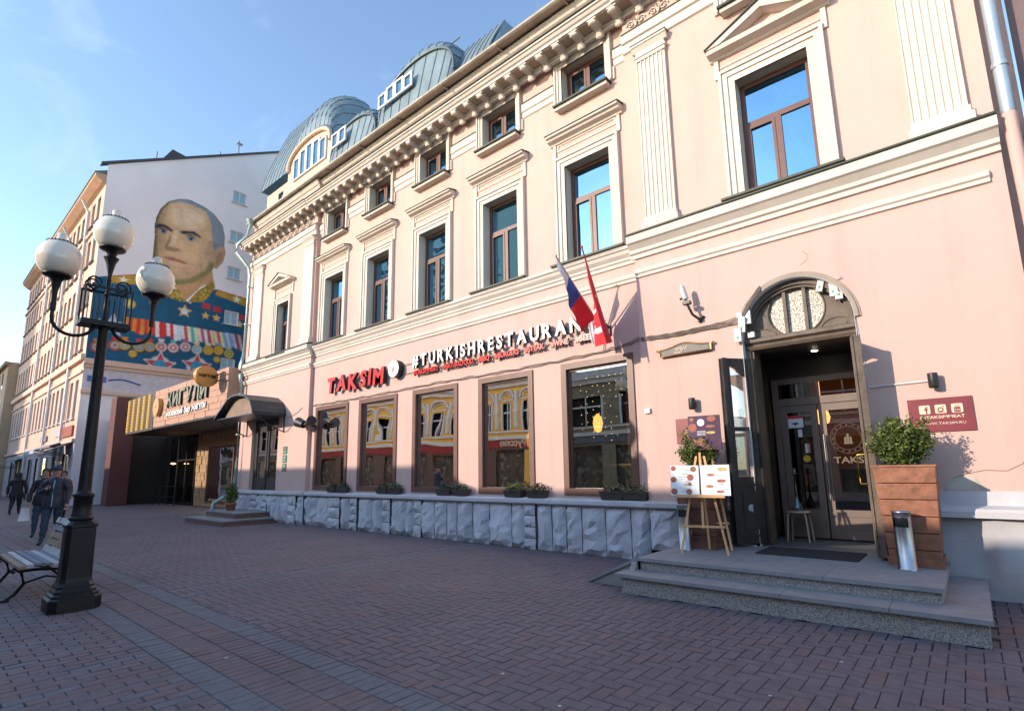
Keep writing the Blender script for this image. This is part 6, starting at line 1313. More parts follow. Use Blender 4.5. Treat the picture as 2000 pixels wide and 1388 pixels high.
for c in M_STARS[:2]:
    disc((c[0], c[1]+.0), .62, (.50,.52,.50)); starp(c, 1.0, (.62,.6,.62)); starp(c, .86, (.48,.05,.05)); disc(c, .36, (.02,.25,.42)); paint([(c[0]-.3,c[1]-.35),(c[0]-.15,c[1]-.05),(c[0],c[1]-.3),(c[0]+.15,c[1]-.05),(c[0]+.3,c[1]-.35)], (.6,.38,.06), 0)
starp(M_STARS[2], .8, (.45,.5,.58)); starp(M_STARS[3], .48, (.65,.42,.12)); disc(M_STARS[3], .2, (.6,.62,.7))
for c in M_STARS[4:]: starp(c, .3, (.7,.45,.15))
for c in M_RECT[:3]: paint([(c[0]-.25,c[1]-.17),(c[0]+.25,c[1]-.17),(c[0]+.25,c[1]+.17),(c[0]-.25,c[1]+.17)], (.5,.03,.04), 0)
disc(M_RECT[3], .3, (.5,.38,.06)); disc(M_RECT[3], .16, (.7,.6,.2))
# painterly modelling over the face and a weathered, slightly mottled surface
rs = np.random.RandomState(3); fm_ = blur(inpoly(Y, Z, M_HEAD).astype(float), 2)
fy = [p[0] for p in M_HEAD]; fz = [p[1] for p in M_HEAD]; U_ = (Y-min(fy))/(max(fy)-min(fy)); V_ = (Z-min(fz))/(max(fz)-min(fz))
shade = 1 - .42*np.exp(-((U_-.02)/.12)**2) - .25*np.exp(-((U_-.80)/.10)**2)*(V_ < .6) - .22*np.exp(-((V_-.02)/.12)**2) + .14*np.exp(-(((U_-.45)/.2)**2+((V_-.78)/.14)**2)) + .10*np.exp(-(((U_-.5)/.12)**2+((V_-.40)/.1)**2)) - .20*np.exp(-(((U_-.22)/.13)**2+((V_-.62)/.05)**2)) - .20*np.exp(-(((U_-.52)/.13)**2+((V_-.58)/.05)**2)) - .18*np.exp(-(((U_-.62-(.4-V_)*.3)/.03)**2))*((V_ > .2) & (V_ < .42))
img *= (1 - fm_ + fm_*shade)[..., None]
nz_ = blur(rs.rand(NZ, NY), 3); nz_ = (nz_-nz_.mean())/nz_.std(); n2_ = blur(np.kron(rs.rand(NZ//16+1, NY//16+1), np.ones((16,16)))[:NZ,:NY], 30); n2_ = (n2_-n2_.mean())/n2_.std()
img = np.clip(img*(1+.05*nz_+.06*n2_)[..., None], 0, 1); img = blur(img, 1)
keep = alpha > .4
idx = -np.ones((NZ, NY), int); need = np.zeros((NZ, NY), bool); q = keep[:-1,:-1] & keep[1:,:-1] & keep[:-1,1:] & keep[1:,1:]
for (a, c, za, zb_) in wins: q &= ~((Y[:-1,:-1] > a-.02) & (Y[1:,1:] < c+.02) & (Z[:-1,:-1] > za-.04) & (Z[1:,1:] < zb_+.04))
jj, ii = np.nonzero(q)
for dj in (0,1):
    for di in (0,1): need[jj+dj, ii+di] = True
idx[need] = np.arange(need.sum()); vj, vi = np.nonzero(need)
co = np.stack([np.full(len(vj), mx+.006), ys[vi], zs[vj]], 1)
fc = np.stack([idx[jj,ii], idx[jj,ii+1], idx[jj+1,ii+1], idx[jj+1,ii]], 1)
me = bpy.data.meshes.new('mural_paint'); me.vertices.add(len(co)); me.vertices.foreach_set('co', co.ravel()); me.loops.add(fc.size); me.loops.foreach_set('vertex_index', fc.ravel().astype(np.int32)); me.polygons.add(len(fc)); me.polygons.foreach_set('loop_start', np.arange(0, fc.size, 4, dtype=np.int32)); me.update(); me.validate()
ca = me.color_attributes.new('paint', 'FLOAT_COLOR', 'POINT'); cc = np.ones((len(vj), 4)); cc[:, :3] = img[vj, vi]; ca.data.foreach_set('color', cc.ravel())
mm_ = bpy.data.materials.new('wall_paint'); n, bs = nodes(mm_); at_ = n.nodes.new('ShaderNodeVertexColor'); at_.layer_name = 'paint'; n.links.new(at_.outputs[0], bs.inputs['Base Color']); bs.inputs['Roughness'].default_value = .85
me.materials.append(mm_); link('mural_painting', me, Mb, label='painted portrait of an elderly man in a dark blue uniform with rows of medals')

# ground floor awnings, shop signs and drainpipes along the mural building
def awning(x0, x1, z, d, m, label, edge):
    T = thing('awning', label, 'awning', ((x0+x1)/2, my, z), group='shop awnings along the mural building')
    f = MB(); f.prx([(my-.02,z),(my-d,z-.55),(my-d,z-.75),(my-d+.03,z-.75),(my-d+.03,z-.57),(my-.02,z-.05)], x0, x1); f.build('awning_cloth', m, T)
    f = MB(); f.tube([(x0+.1,my,z-.7),(x0+.1,my-d,z-.6)], .02, 5); f.build('awning_arm', BLACKM, T); f = MB(); f.tube([(x1-.1,my,z-.7),(x1-.1,my-d,z-.6)], .02, 5); f.build('awning_arm', BLACKM, T)
awning(-40.5,-38.4,3.5,1.2,mat('black_awning', (.02,.02,.025), .6), 'black shop awning nearest the building corner', 0)
awning(-44.5,-41.0,3.7,1.3,mat('pale_blue_awning', (.35,.42,.5), .6), 'pale blue awning beside the black one', 0)
awning(-60.5,-56.0,3.1,1.6,mat('dark_green_awning', (.01,.12,.09), .6), 'dark green awning farthest down the street', 0)
def wallsign(x0, x1, z0, z1, m, label, nm='shop_sign', d=.08):
    f = MB(); f.box(x0,x1,my-d-.02,my-.02,z0,z1); return named(f.build(nm, m), label, 'sign')
wallsign(-41.5,-38.6,3.9,4.5,mat('red_brick_sign_board', (.32,.08,.05), .7, .3, 9), 'brick red sign board with an orange tick at the corner of the mural building')
wallsign(-43.6,-42.2,4.05,4.5,mat('pale_pink_sign', (.6,.4,.42), .6), 'small pale pink shop sign above the blue awning')
wallsign(-48.5,-46.5,3.95,4.3,mat('grey_script_sign', (.2,.2,.24), .6), 'grey script shop sign halfway along the mural building')
OR = mat('orange_tick', (.7,.13,.03), .5); f = MB(); f.pry([(-41.2,4.15),(-41.1,4.02),(-40.95,4.4),(-41.02,4.4),(-41.1,4.15)], my-.115, my-.1); named(f.build('tick_logo', OR), 'orange tick logo on the brick red sign board', 'logo')
for k, (x, lab) in enumerate(((-41.55,'nearest white drainpipe on the mural building'),(-47.4,'second white drainpipe on the mural building'),(-54.6,'third white drainpipe on the mural building'))):
    pipe('drainpipe', lab, [(x,my-.5,19.3),(x,my-.35,19.0),(x,my-.12,18.5),(x,my-.12,.4)], .085, mat('white_zinc_%d' % k, (.55,.57,.58), .5, .1, 2, metal=.3), [(x,my-.12,z) for z in (5,8,11,14,17)])
f = MB()
for k in range(8):
    x = mx-2.0-k*3.1; f.box(x-.88,x+.88,my+.3,my+.34,0,2.9,0 if k % 3 else 1)
f.build('shop_interior', [mat('dim_shop_light', (.2,.16,.1), .8, .3, 2), mat('lit_shop_window', (.8,.7,.4), .6, .4, 1.5, emit=(1,.8,.4), est=.7)], Mb)
for k in range(8):
    x = mx-2.0-k*3.1; f = MB(); f.box(x-.9,x-.82,my+.1,my+.16,0,2.9); f.box(x+.82,x+.9,my+.1,my+.16,0,2.9); f.box(x-.04,x+.04,my+.1,my+.16,0,2.8); f.box(x-.82,x+.82,my+.1,my+.16,2.8,2.9); o = f.build('shop_window', WFR, Mb)
    g = MB(); g.quad((x-.82,my+.13,0),(x+.82,my+.13,0),(x+.82,my+.13,2.8),(x-.82,my+.13,2.8)); g.build('pane', FWG, o)

# thin aerials on the roof edge of the end wall
for y_, h_, lab in ((1.0-.4,.8,'short roof aerial at the left end of the sloping roof edge'),(5.6,1.3,'taller white roof aerial near the right end of the sloping roof edge'),(4.4,.5,'small stub aerial on the sloping roof edge')):
    zz = 20.5 + (y_-my)*.565; T = thing('roof_aerial', lab, 'aerial', (mx-.3, y_, zz), group='aerials on the roof edge'); f = MB(); f.tube([(mx-.3,y_,zz-.1),(mx-.3,y_,zz+h_)], .03, 5); f.build('mast', BLACKM, T)
    if h_ > 1: f = MB(); f.lathe([(.001,-.05),(.22,.04)], mx-.2, y_, 10, cz=zz+h_*.7); f.build('dish', WFR, T)
# distant street end
for (x0, x1, yy, h_, col, nm, lab) in ((-84,-66.2,-2.6,12.2,(.45,.33,.22),'far_building','narrow tan building beyond the mural building'), (-130,-84.2,-3.2,9.0,(.4,.36,.33),'far_building','low grey building at the far end of the street'), (-92,-70,-5.2,3.6,(.35,.14,.08),'kiosk_row','low orange-red kiosk far down the street')):
    T = thing(nm, lab, 'building' if nm != 'kiosk_row' else 'kiosk', ((x0+x1)/2, yy, 0))
    hh_ = [] ; n_ = int((x1-x0)/2.6)
    if h_ > 5: hh_ = [(x0+1+k*2.6, x0+2+k*2.6, z, z+1.5) for k in range(n_) for z in ([4.6,7.4,10.0] if h_ > 10 else [4.6,6.8])]
    f = MB(); sheet(f, x0, x1, 0, h_, yy, hh_); f.quad((x1,yy,0),(x1,yy+9,0),(x1,yy+9,h_),(x1,yy,h_)); f.quad((x0,yy,h_),(x1,yy,h_),(x1,yy+9,h_),(x0,yy+9,h_)); f.build('wall', mat(nm+'_render', col, .85, .1, 1), T)
    f = MB(); f.box(x0-.1,x1+.1,yy-.3,yy,h_-.3,h_); f.build('cornice', mat(nm+'_cornice', [c*.8 for c in col], .8), T)
    if hh_:
        a, g, s_ = far_window(.5, 1.5, WFR, FWG)
        for (p, q, z, _) in hh_: o = link('window', a, T, at=((p+q)/2, yy+.1, z)); link('pane', g, o, local=True)

# ---------------------------------------------------------------- building with domed metal dormers behind
ZR = mat('standing_seam_zinc_roof', (.22,.29,.31), .42, .15, 1.5, .05, 15, metal=.45, dirt=.1); SEAM = mat('roof_seam', (.10,.14,.16), .45, .1, metal=.4)
D = thing('attic_building', 'building behind the parapet with a blue-grey metal mansard and rounded dormers', 'building', (-23, 8, 0))
DP = mat('cream_attic_wall', (.66,.50,.38), .85, .05, 1)
f = MB(); sheet(f, -33.8, -25, 8, 20.0, 6.0, [(-32.2,-31.5,18.2,19.6)]); sheet(f, -25, -13.2, 8, 18.2, 6.0); f.quad((-33.8,6,8),(-33.8,6,20),(-33.8,16,20),(-33.8,16,8)); f.quad((-13.2,6,8),(-13.2,16,8),(-13.2,16,18.2),(-13.2,6,18.2)); f.build('wall', DP, D)
f = MB(); f.quad((-32.2,6.2,18.2),(-31.5,6.2,18.2),(-31.5,6.2,19.6),(-32.2,6.2,19.6)); f.build('pane', SKW, D)
def seams(f, P, nseg, h_=.06):   # P(u,v) surface; raised seams along v
    for k in range(nseg+1):
        u = k/nseg
        pts = [Vector(P(u, v/6)) for v in range(7)]; f.tube(pts, .03, 4, 1, sm=False)
def surf(f, P, nu, nv):
    vs = [P(i/nu, j/nv) for j in range(nv+1) for i in range(nu+1)]; f.add(vs, [(j*(nu+1)+i, j*(nu+1)+i+1, (j+1)*(nu+1)+i+1, (j+1)*(nu+1)+i) for j in range(nv) for i in range(nu)], 0, True)
def mansard(x0, x1, zb, zt, yb, yt, n_):
    f = MB(); P = lambda u, v: (x0+(x1-x0)*u + v*(.8*(1-2*u) if False else 0), yb+(yt-yb)*(v**1.25), zb+(zt-zb)*v); surf(f, P, 1, 6); seams(f, P, n_); f.quad((x0,yt,zt),(x1,yt,zt),(x1,yt+3,zt+.1),(x0,yt+3,zt+.1)); f.quad((x0,yb,zb),(x0,yt,zt),(x0,yt+3,zt),(x0,yt+3,zb)); f.quad((x1,yb,zb),(x1,yt,zt),(x1,yt+3,zt),(x1,yt+3,zb)); return f.build('mansard_roof', [ZR, SEAM], D)
mansard(-33.9, -29.4, 20.2, 25.6, 5.6, 7.4, 9); mansard(-25.2, -18.5, 18.3, 20.2, 5.6, 7.6, 12); mansard(-15.8, -12.9, 18.3, 20.6, 5.5, 6.6, 8)
def dome(cx, hw, zs_, rise, yb, zback, yback, n_, wr, nm='domed_dormer'):
    """vaulted dormer: arch at the front swelling up and back"""
    f = MB()
    def P(u, v):
        a = PI*(1-u); k_ = math.sin(v*PI/2); hw2 = hw*(1-.12*v); return (cx+hw2*math.cos(a), yb+(yback-yb)*(1-math.cos(v*PI/2))*1.0, zs_+ (rise+(zback-zs_-rise)*k_)*max(0, math.sin(a))**.7 - .0)
    surf(f, P, 20, 8)
    for k in range(1, n_): u = k/n_; f.tube([Vector(P(u, v/6)) for v in range(7)], .03, 4, 1, sm=False)
    f.tube([Vector(P(u/24, 0)) for u in range(25)], .07, 5, 1); o = f.build(nm, [ZR, SEAM], D)
    # wall under the arch with a band of windows
    g = MB(); top = [P(u/20, 0) for u in range(21)]
    if cx < -25: g.pry([(p[0], p[2]) for p in top][::-1] + [(cx-hw, zs_-2.6), (cx+hw, zs_-2.6)][::1], yb+.05, yb+.3); g.build('dormer_wall', DP, o)
    else:
        Q = lambda u, v: (cx-hw*1.12+2.24*hw*u + (P(1-u,0)[0]-(cx-hw*1.12+2.24*hw*u))*v*.0 + (P(u,0)[0]-(cx-hw*1.12+2.24*hw*u))*v, yb-.55+.6*v, zs_-2.2+(P(u,0)[2]-zs_+2.2)*v)
        surf(g, Q, 20, 4); [g.tube([Vector(Q(k/10, v/4)) for v in range(5)], .03, 4, 1, sm=False) for k in range(11)]; g.build('dormer_front', [ZR, SEAM], o)
    return o
def band(o, cx, w_, z0, h_, y_, n_, fm, gm, arch=0):
    for k in range(n_):
        xa = cx-w_+2*w_*k/n_; xb = cx-w_+2*w_*(k+1)/n_; t = (k+.5)/n_*2-1; hh_ = h_ - arch*t*t
        f = MB(); f.box(xa,xa+.12,y_-.08,y_,z0,z0+hh_); f.box(xb-.12,xb,y_-.08,y_,z0,z0+hh_); f.box(xa+.12,xb-.12,y_-.08,y_,z0+hh_-.1,z0+hh_); f.box(xa+.12,xb-.12,y_-.08,y_,z0,z0+.1)
        w_o = f.build('dormer_window', fm, o)
        g = MB(); g.quad((xa+.12,y_-.02,z0+.1),(xb-.12,y_-.02,z0+.1),(xb-.12,y_-.02,z0+hh_-.1),(xa+.12,y_-.02,z0+hh_-.1)) 
        link('pane', g.mesh('pane', gm), o, at=(0,0,0)) if False else g.build('pane', gm, o)
BPANE = mat('deep_blue_reflecting_pane', (.02,.12,.25), .08, .1, 1, spec=1, coat=1)
o = dome(-27.5, 2.6, 20.0, 1.5, 5.55, 25.2, 8.6, 14, 0); band(o, -27.4, 1.9, 19.1, 1.75, 5.58, 5, WFR, BPANE, .5)
ff = MB(); ff.tube([(-27.5+2.45*math.cos(PI*k/20), 5.5, 20.0+1.3*math.sin(PI*k/20)**.7) for k in range(21)], .12, 6); ff.build('arch_moulding', DP, o)
o2 = dome(-22.6, 2.1, 18.4, 1.5, 5.4, 20.9, 7.4, 12, 0); band(o2, -23.4, .7, 18.7, .85, 5.12, 2, WFR, BPANE)
o3 = dome(-17.5, 2.7, 18.6, 1.9, 5.4, 21.7, 7.2, 13, 0); band(o3, -18.5, 1.3, 18.9, .85, 5.1, 4, WFR, BPANE, .2)
f = MB(); f.box(-29.2,-27.6,5.9,6.4,21.9,22.7,0); f.build('roof_window', mat('red_brown_roof_window', (.25,.06,.04), .6), D)
f = MB(); f.tube([(-21,6.9,20.6),(-18.9,6.9,21.9),(-16,6.9,21.9)], .03, 5); f.tube([(-18.9,6.9,21.2),(-18.9,6.9,21.9)], .02, 5); f.build('roof_rail', BLACKM, D)

# ---------------------------------------------------------------- neighbour on the right edge
N = thing('neighbour_building', 'stucco building just visible at the right edge, shade painted into its upper wall', 'building', (4, 1, 0)); MAU = mat('shaded_mauve_stucco', (.16,.115,.125), .85, .08, 1, .2, 40, dirt=.1)  # dark mauve of the upper wall has the shade there put into the colour
f = MB(); sheet(f, 1.02, 8, 5.55, 12.5, .3); f.quad((8,.3,0),(8,12,0),(8,12,12.5),(8,.3,12.5)); f.build('upper_wall', MAU, N)
f = MB(); sheet(f, 1.02, 8, 0, 5.55, .18); f.quad((1.02,.18,5.55),(8,.18,5.55),(8,.3,5.55),(1.02,.3,5.55)); f.build('lower_wall', mat('dusty_pink_stucco', (.50,.27,.21), .85, .08, 1, .2, 40, dirt=.15), N)
f = MB(); f.prx([(.18,5.45),(-.02,5.5),(-.05,5.6),(.18,5.68)], 1.02, 8); f.build('ledge', GREENM, N)
f = MB(); f.tube([(2.2+.9*math.cos(PI*k/16), .12, 5.65+.95*math.sin(PI*k/16)) for k in range(17)], .12, 8); f.build('arched_hood', mat('blue_grey_metal', (.14,.19,.22), .4, metal=.5), N)

# ---------------------------------------------------------------- across the street (behind the camera; it shades the pavement and shows in the glass)
YO = -16.0
YEL = mat('yellow_ochre_facade', (.90,.56,.11), .8, .08, 1); OWH = mat('ornate_white_trim', (.8,.78,.72), .8, .05); ORED = mat('red_shop_band', (.35,.03,.03), .6)
DISP = mat('shop_display_goods', (.2,.15,.1), .8); _n, _b = nodes(DISP); _tc = _n.nodes.new('ShaderNodeTexCoord'); _v = _n.nodes.new('ShaderNodeTexVoronoi'); _v.inputs['Scale'].default_value = 4.5; _n.links.new(_tc.outputs['Object'], _v.inputs['Vector'])
_r = _n.nodes.new('ShaderNodeValToRGB'); _e = _r.color_ramp.elements; _e[0].color = (.05,.055,.045,1); _e[1].color = (.30,.25,.18,1)
for _p, _c in ((.3,(.09,.11,.07,1)),(.5,(.17,.08,.06,1)),(.7,(.06,.065,.075,1))): _q = _e.new(_p); _q.color = _c
_s = _n.nodes.new('ShaderNodeSeparateColor'); _n.links.new(_v.outputs['Color'], _s.inputs[0]); _n.links.new(_s.outputs[0], _r.inputs[0]); _n.links.new(_r.outputs[0], _b.inputs['Base Color'])
def opp(x0, x1, h_, m, label, pitch, arched, nm='opposite_building', floor=4.0, win_h=1.9, ww=.32):
    T = thing(nm, label, 'building', ((x0+x1)/2, YO-2, 0)); n_ = int((x1-x0)/pitch); pp = (x1-x0)/n_; xs_ = [x0+pp*(k+.5) for k in range(n_)]
    hs_ = [(x-ww*pp, x+ww*pp, floor, floor+win_h) for x in xs_] + [(x0+3*k+.4, x0+3*k+2.6, .4, 2.8) for k in range(int((x1-x0)/3))]
    f = MB(); sheet(f, x0, x1, 0, h_, YO, hs_); f.quad((x0,YO,h_),(x1,YO,h_),(x1,YO-9,h_),(x0,YO-9,h_)); f.quad((x0,YO-9,0),(x0,YO,0),(x0,YO,h_),(x0,YO-9,h_)); f.quad((x1,YO-9,0),(x1,YO,0),(x1,YO,h_),(x1,YO-9,h_)); f.quad((x0,YO-9,0),(x1,YO-9,0),(x1,YO-9,h_),(x0,YO-9,h_)); f.build('wall', m, T)
    f = MB(); f.quad((x0,YO-.25,0),(x1,YO-.25,0),(x1,YO-.25,h_-.1),(x0,YO-.25,h_-.1)); f.build('dark_window_backing', DARK, T); f = MB(); f.quad((x0,YO-.2,.3),(x1,YO-.2,.3),(x1,YO-.2,2.85),(x0,YO-.2,2.85)); f.build('shop_display', DISP, T)
    f = MB(); f.box(x0,x1,YO,YO+.35,h_-.45,h_); f.box(x0,x1,YO,YO+.18,h_-.7,h_-.45); f.box(x0,x1,YO,YO+.15,floor-.55,floor-.35); f.box(x0,x1,YO,YO+.12,floor-.15,floor-.05); f.build('cornice', OWH, T)
    f = MB(); f.box(x0,x1,YO,YO+.1,2.95,floor-.6); f.build('shop_band', ORED if arched else mat('grey_shop_band', (.2,.2,.22), .7), T)
    if arched: f = MB(); [f.box(x0+3*k-.35, x0+3*k+.38, YO, YO+.06, .05, 2.93) for k in range(int((x1-x0)/3))]; f.box(x0,x1,YO,YO+.05,0,.39); f.box(x0,x1,YO,YO+.05,2.81,2.94); f.build('dark_shop_front', mat('dark_shop_front_wood', (.16,.10,.075), .6), T)
    for q, x in enumerate(xs_):
        f = MB(); hw = ww*pp
        f.box(x-hw-.1,x-hw,YO,YO+.1,floor,floor+win_h); f.box(x+hw,x+hw+.1,YO,YO+.1,floor,floor+win_h)
        if arched:
            f.tube([(x+.56*math.cos(PI*k/12), YO+.08, floor+win_h+.25+.55*math.sin(PI*k/12)) for k in range(13)], .075, 6); f.tube([(x+.38*math.cos(PI*k/12), YO+.05, floor+win_h+.25+.36*math.sin(PI*k/12)) for k in range(13)], .04, 5); f.box(x-.5,x+.5,YO,YO+.06,floor+win_h+.12,floor+win_h+.2)
            f.box(x+pp/2-.1,x+pp/2+.1,YO,YO+.16,floor+.1,floor+win_h+.7); f.box(x+pp/2-.16,x+pp/2+.16,YO,YO+.2,floor+1.1,floor+1.35)
        f.box(x-.03,x+.03,YO-.1,YO-.04,floor,floor+win_h); f.box(x-hw,x+hw,YO-.1,YO-.05,floor+win_h*.62,floor+win_h*.68); f.build('window_surround', OWH, T)
    return T
OY = opp(-50, -17.6, 7.45, YEL, 'ornate yellow building across the street seen in the shop window reflections', 1.6, True, ww=.19, win_h=1.75)
me, _ = text_mesh('Русские', .42, .05, mat('cream_reflected_letters', (.75,.65,.45), .5), .02, width=2.0, name='lettering'); me.transform(Matrix.Rotation(PI, 4, 'Z')); link('lettering', me, OY, at=(-20.2, YO+.11, 3.03))
opp(-17.5, -10.9, 6.9, mat('grey_beige_facade', (.36,.30,.2), .85, .1, 1), 'lower grey-beige building across the street seen in the rightmost shop window', 2.6, False, floor=3.9, win_h=1.6)
opp(-10.8, 14, 6.3, mat('pale_grey_facade', (.38,.36,.34), .85, .1, 1), 'lowest pale grey building across the street behind the camera', 2.6, False, floor=3.9, win_h=1.4)
opp(-130, -50.2, 8.4, mat('cream_facade', (.5,.42,.32), .85, .1, 1), 'cream building far along the opposite side of the street', 2.8, False)
# high-rise reflected by the upper windows
Tw = thing('tower_block', 'tall cream tower block with many floors, seen only reflected in the upper windows', 'building', (-200, -160, 0)); TC = mat('tower_cream', (.8,.7,.52), .8, .05)
f = MB(); f.box(-260,-149,-175,-150,0,130); f.build('tower_wall', TC, Tw)
f = MB()
for k in range(28): f.box(-260.2,-148.8,-149.9,-149.0,4+k*4.5,5.6+k*4.5)
f.build('balcony_band', OWH, Tw)
tg_ = MB(); tg_.box(-1.6,1.6,0,.1,0,2.3); tm = tg_.mesh('tower_window', mat('tower_glass', (.06,.08,.1), .15, .1, spec=1)); 
cnt = 0
for k in range(12, 28, 1):
    for q in range(18):
        link('tower_window', tm, Tw, at=(-257+q*6.1, -149.99, 5.9+k*4.5)); cnt += 1
# ---------------------------------------------------------------- pavement
BR = [mat(n_, c_, .74, .14, 9, .35, 70, dirt=.3, world=True, big=.45) for n_, c_ in (('paving_brick_mauve', (.150,.122,.136)), ('paving_brick_red', (.165,.115,.118)), ('paving_brick_brown', (.140,.116,.124)), ('paving_brick_grey', (.138,.142,.160)))]
def far_paving():
    m = bpy.data.materials.new('brick_paving_beyond'); n, bs = nodes(m); bs.inputs['Roughness'].default_value = .75
    tc = n.nodes.new('ShaderNodeTexCoord'); br = n.nodes.new('ShaderNodeTexBrick'); br.inputs['Scale'].default_value = 1; br.inputs['Brick Width'].default_value = .21; br.inputs['Row Height'].default_value = .105; br.inputs['Mortar Size'].default_value = .006
    br.inputs['Color1'].default_value = (.150,.118,.128,1); br.inputs['Color2'].default_value = (.165,.11,.112,1); br.inputs['Mortar'].default_value = (.06,.05,.055,1)
    nz = n.nodes.new('ShaderNodeTexNoise'); nz.inputs['Scale'].default_value = .5; nz.inputs['Detail'].default_value = 6; mr = n.nodes.new('ShaderNodeMapRange'); mr.inputs[3].default_value = .8; mr.inputs[4].default_value = 1.2
    mu = n.nodes.new('ShaderNodeMix'); mu.data_type = 'RGBA'; mu.blend_type = 'MULTIPLY'; mu.inputs[0].default_value = 1
    n.links.new(tc.outputs['Object'], br.inputs[0]); n.links.new(tc.outputs['Object'], nz.inputs['Vector']); n.links.new(nz.outputs[0], mr.inputs[0]); n.links.new(br.outputs[0], mu.inputs[6]); n.links.new(mr.outputs[0], mu.inputs[7]); n.links.new(mu.outputs[2], bs.inputs['Base Color']); return m
G = bpy.data.objects.new('pavement', None); C.objects.link(G); G['kind'] = 'structure'
f = MB(); f.quad((-400,-300,-.03),(300,-300,-.03),(300,300,-.03),(-400,300,-.03)); f.build('ground', mat('ground_bed', (.06,.055,.055), .9, .2, 3), G, kind='structure')
FX0, FX1, FY0, FY1 = -24.0, 3.2, -9.4, 0.0
f = MB(); FP = far_paving(); sheet_pts = [((-160,-16),(FX0,3.0)), ((FX0,FY1),(FX1,3.0)), ((FX1,-16),(30,3.0)), ((FX0,-16),(FX1,FY0))]
for (a, b_), (c, d) in sheet_pts: f.quad((a,b_,-.004),(c,b_,-.004),(c,d,-.004),(a,d,-.004))
f.build('distant_paving', FP, G, kind='structure')
f = MB(); f.quad((FX0,FY0,-.02),(FX1,FY0,-.02),(FX1,FY1,-.02),(FX0,FY1,-.02)); f.build('joint_sand', mat('joint_sand', (.13,.11,.12), .95, .2, 8), G, kind='structure')
rb_ = random.Random(21); U = .1075
bricks = []      # cx, cy, len_x, len_y, material
B1, B2, B3, B4 = -5.74, -5.96, -6.46, -6.67
def herring(y0, y1):
    i0, i1 = int((FX0)/U)-2, int((FX1)/U)+2; j0, j1 = int(y0/U)-2, int(y1/U)+2
    for j in range(j0, j1):
        for i in range(i0, i1):
            t = (i - j) % 4
            if t == 0: cx, cy, lx, ly = (i+1)*U, (j+.5)*U, 2*U, U
            elif t == 3: cx, cy, lx, ly = (i+.5)*U, (j+1)*U, U, 2*U
            else: continue
            a, c = cy-ly/2, cy+ly/2
            if c <= y0+.02 or a >= y1-.02: continue
            a2, c2 = max(a, y0), min(c, y1)
            if c2-a2 < .03: continue
            bricks.append((cx, (a2+c2)/2, lx, c2-a2, rb_.choices([0,1,2,3],[6,2.0,4,.0])[0]))
herring(B1, -.02)
def soldier(y0, y1, m, w_=U, off=0):
    x = FX0+off
    while x < FX1: bricks.append((x+w_/2, (y0+y1)/2, w_, y1-y0, m if m is not None else rb_.choices([0,1,2],[4,4,3])[0])); x += w_
soldier(B2, B1, 3, .1); soldier(B4, B3, 3, .1)
mid = (B2+B3)/2; hh2 = (B2-B3)/2
soldier(mid, B2, None, .09); soldier(B3, mid, None, .09, .03)
def running(y0, y1):
    k = 0; x = FX0
    while x < FX1:
        y = y1 - (.1 if k % 2 else .2)*1.0 - .0; a = y1
        b0 = y1 - (U if k % 2 else 2*U)
        while a > y0:
            b_ = max(b0, y0); bricks.append((x+U/2, (a+b_)/2, U, a-b_, rb_.choices([0,1,2,3],[5,2.2,4,1.2])[0])); a = b_; b0 = a-2*U
        x += U; k += 1
running(FY0, B4)
# cross strip towards the facade
bricks = [b_ for b_ in bricks if not (b_[1] > B1 and -8.35 < b_[0] < -7.75)]
y = B1
while y < -.1:
    for q in range(3): bricks.append((-8.25+.2*q, y+.052, .2, .104, (3,1,3)[q]))
    y += .104
# keep clear of the steps
bricks = [b_ for b_ in bricks if not (-3.45 < b_[0] < -.08 and b_[1] > -2.2)]
def px_size(b_):
    d = Vector((b_[0], b_[1]+8.28, -1.5)); z = d.dot(fw*math.cos(pit) + up*math.sin(pit)); 
    if z < .3: return 0
    u = d.dot(rt)/z*1026/1000; v = d.dot(up*math.cos(pit) - fw*math.sin(pit))/z*1026
    if abs(u) > 1.0 or v < -640: return 0
    return 1/z**3
order = sorted(range(len(bricks)), key=lambda i: -px_size(bricks[i]))
near = set(order[:298])
cache = {}
def brick_mesh(lx, ly, m, var):
    key = (round(lx,3), round(ly,3), m, var)
    if key not in cache:
        r_ = random.Random(hash(key) % 9973); g = .0026; a, b_ = lx/2-g, ly/2-g; c = .004; f = MB(); t = [r_.uniform(-.0018,.0018) for _ in range(4)]
        f.add([(-a,-b_,-.03),(a,-b_,-.03),(a,b_,-.03),(-a,b_,-.03),(-a,-b_,-.004),(a,-b_,-.004),(a,b_,-.004),(-a,b_,-.004),(-a+c,-b_+c,t[0]),(a-c,-b_+c,t[1]),(a-c,b_-c,t[2]),(-a+c,b_-c,t[3])],
              [(0,1,5,4),(1,2,6,5),(2,3,7,6),(3,0,4,7),(4,5,9,8),(5,6,10,9),(6,7,11,10),(7,4,8,11),(8,9,10,11)])
        cache[key] = f.mesh('paving_brick', BR[m])
    return cache[key]
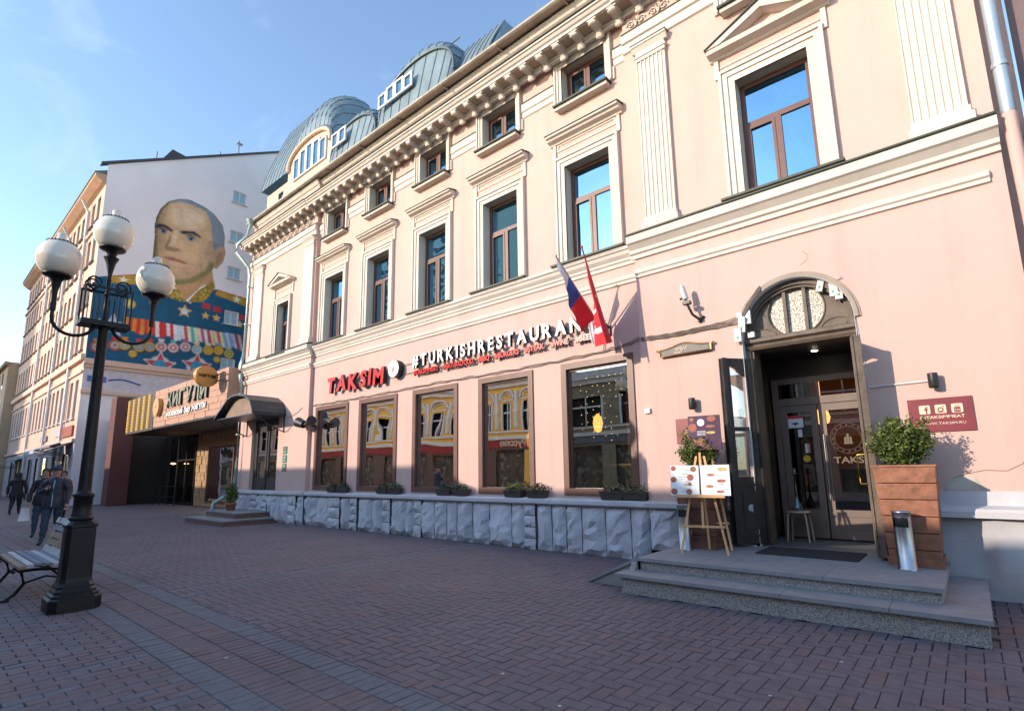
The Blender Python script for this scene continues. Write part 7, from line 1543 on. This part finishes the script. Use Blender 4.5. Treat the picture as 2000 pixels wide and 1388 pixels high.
for i in near:
    cx, cy, lx, ly, m = bricks[i]; link('paving_brick', brick_mesh(lx, ly, m, rb_.randrange(4)), G, at=(cx, cy, rb_.uniform(-.002,.0015)))
# the rest joined
vs = []; fs = []; ms = []
for i, (cx, cy, lx, ly, m) in enumerate(bricks):
    if i in near: continue
    g = .0026; a, b_ = lx/2-g, ly/2-g; c = .004; z = rb_.uniform(-.002,.0015); o = len(vs); t = [rb_.uniform(-.0018,.0018)+z for _ in range(4)]
    vs += [(cx-a,cy-b_,-.018),(cx+a,cy-b_,-.018),(cx+a,cy+b_,-.018),(cx-a,cy+b_,-.018),(cx-a+c,cy-b_+c,t[0]),(cx+a-c,cy-b_+c,t[1]),(cx+a-c,cy+b_-c,t[2]),(cx-a+c,cy+b_-c,t[3])]
    fs += [(o,o+1,o+5,o+4),(o+1,o+2,o+6,o+5),(o+2,o+3,o+7,o+6),(o+3,o,o+4,o+7),(o+4,o+5,o+6,o+7)]; ms += [m]*5
me = bpy.data.meshes.new('paving_bricks'); me.from_pydata(vs, [], fs)
for m in BR: me.materials.append(m)
me.polygons.foreach_set('material_index', ms); me.update(); link('paving_bricks', me, G, kind='stuff')
# bits of litter and chewing gum
LIT = mat('pale_litter', (.5,.5,.48), .8)
r_ = random.Random(5)
for k, (x, y, lab) in enumerate(((-2.86,-5.12,'white speck of litter on the herringbone bricks near the bottom centre'),(-1.2,-4.3,'small pale scrap of litter on the bricks before the steps'),(-.95,-3.3,'tiny scrap of litter just below the lower granite step'),(-4.9,-6.3,'pale scrap of litter between the two grey brick bands'),(-2.2,-5.3,'pale crumb of litter at the bottom edge right of centre'))):
    f = MB(); n_ = 6; f.prz([(x+.018*r_.uniform(.5,1)*math.cos(2*PI*q/n_), y+.018*r_.uniform(.5,1)*math.sin(2*PI*q/n_)) for q in range(n_)], .001, .004); named(f.build('litter', LIT), lab, 'litter', 'scraps of litter on the bricks')
for o in list(bpy.data.objects):
    if o.type == 'MESH' and o.parent is None and 'label' not in o and 'kind' not in o: print('UNLABELLED', o.name)
print('objects', len(bpy.data.objects), 'bricks', len(bricks), 'tris', sum(len(m.polygons) for m in bpy.data.meshes)*2)
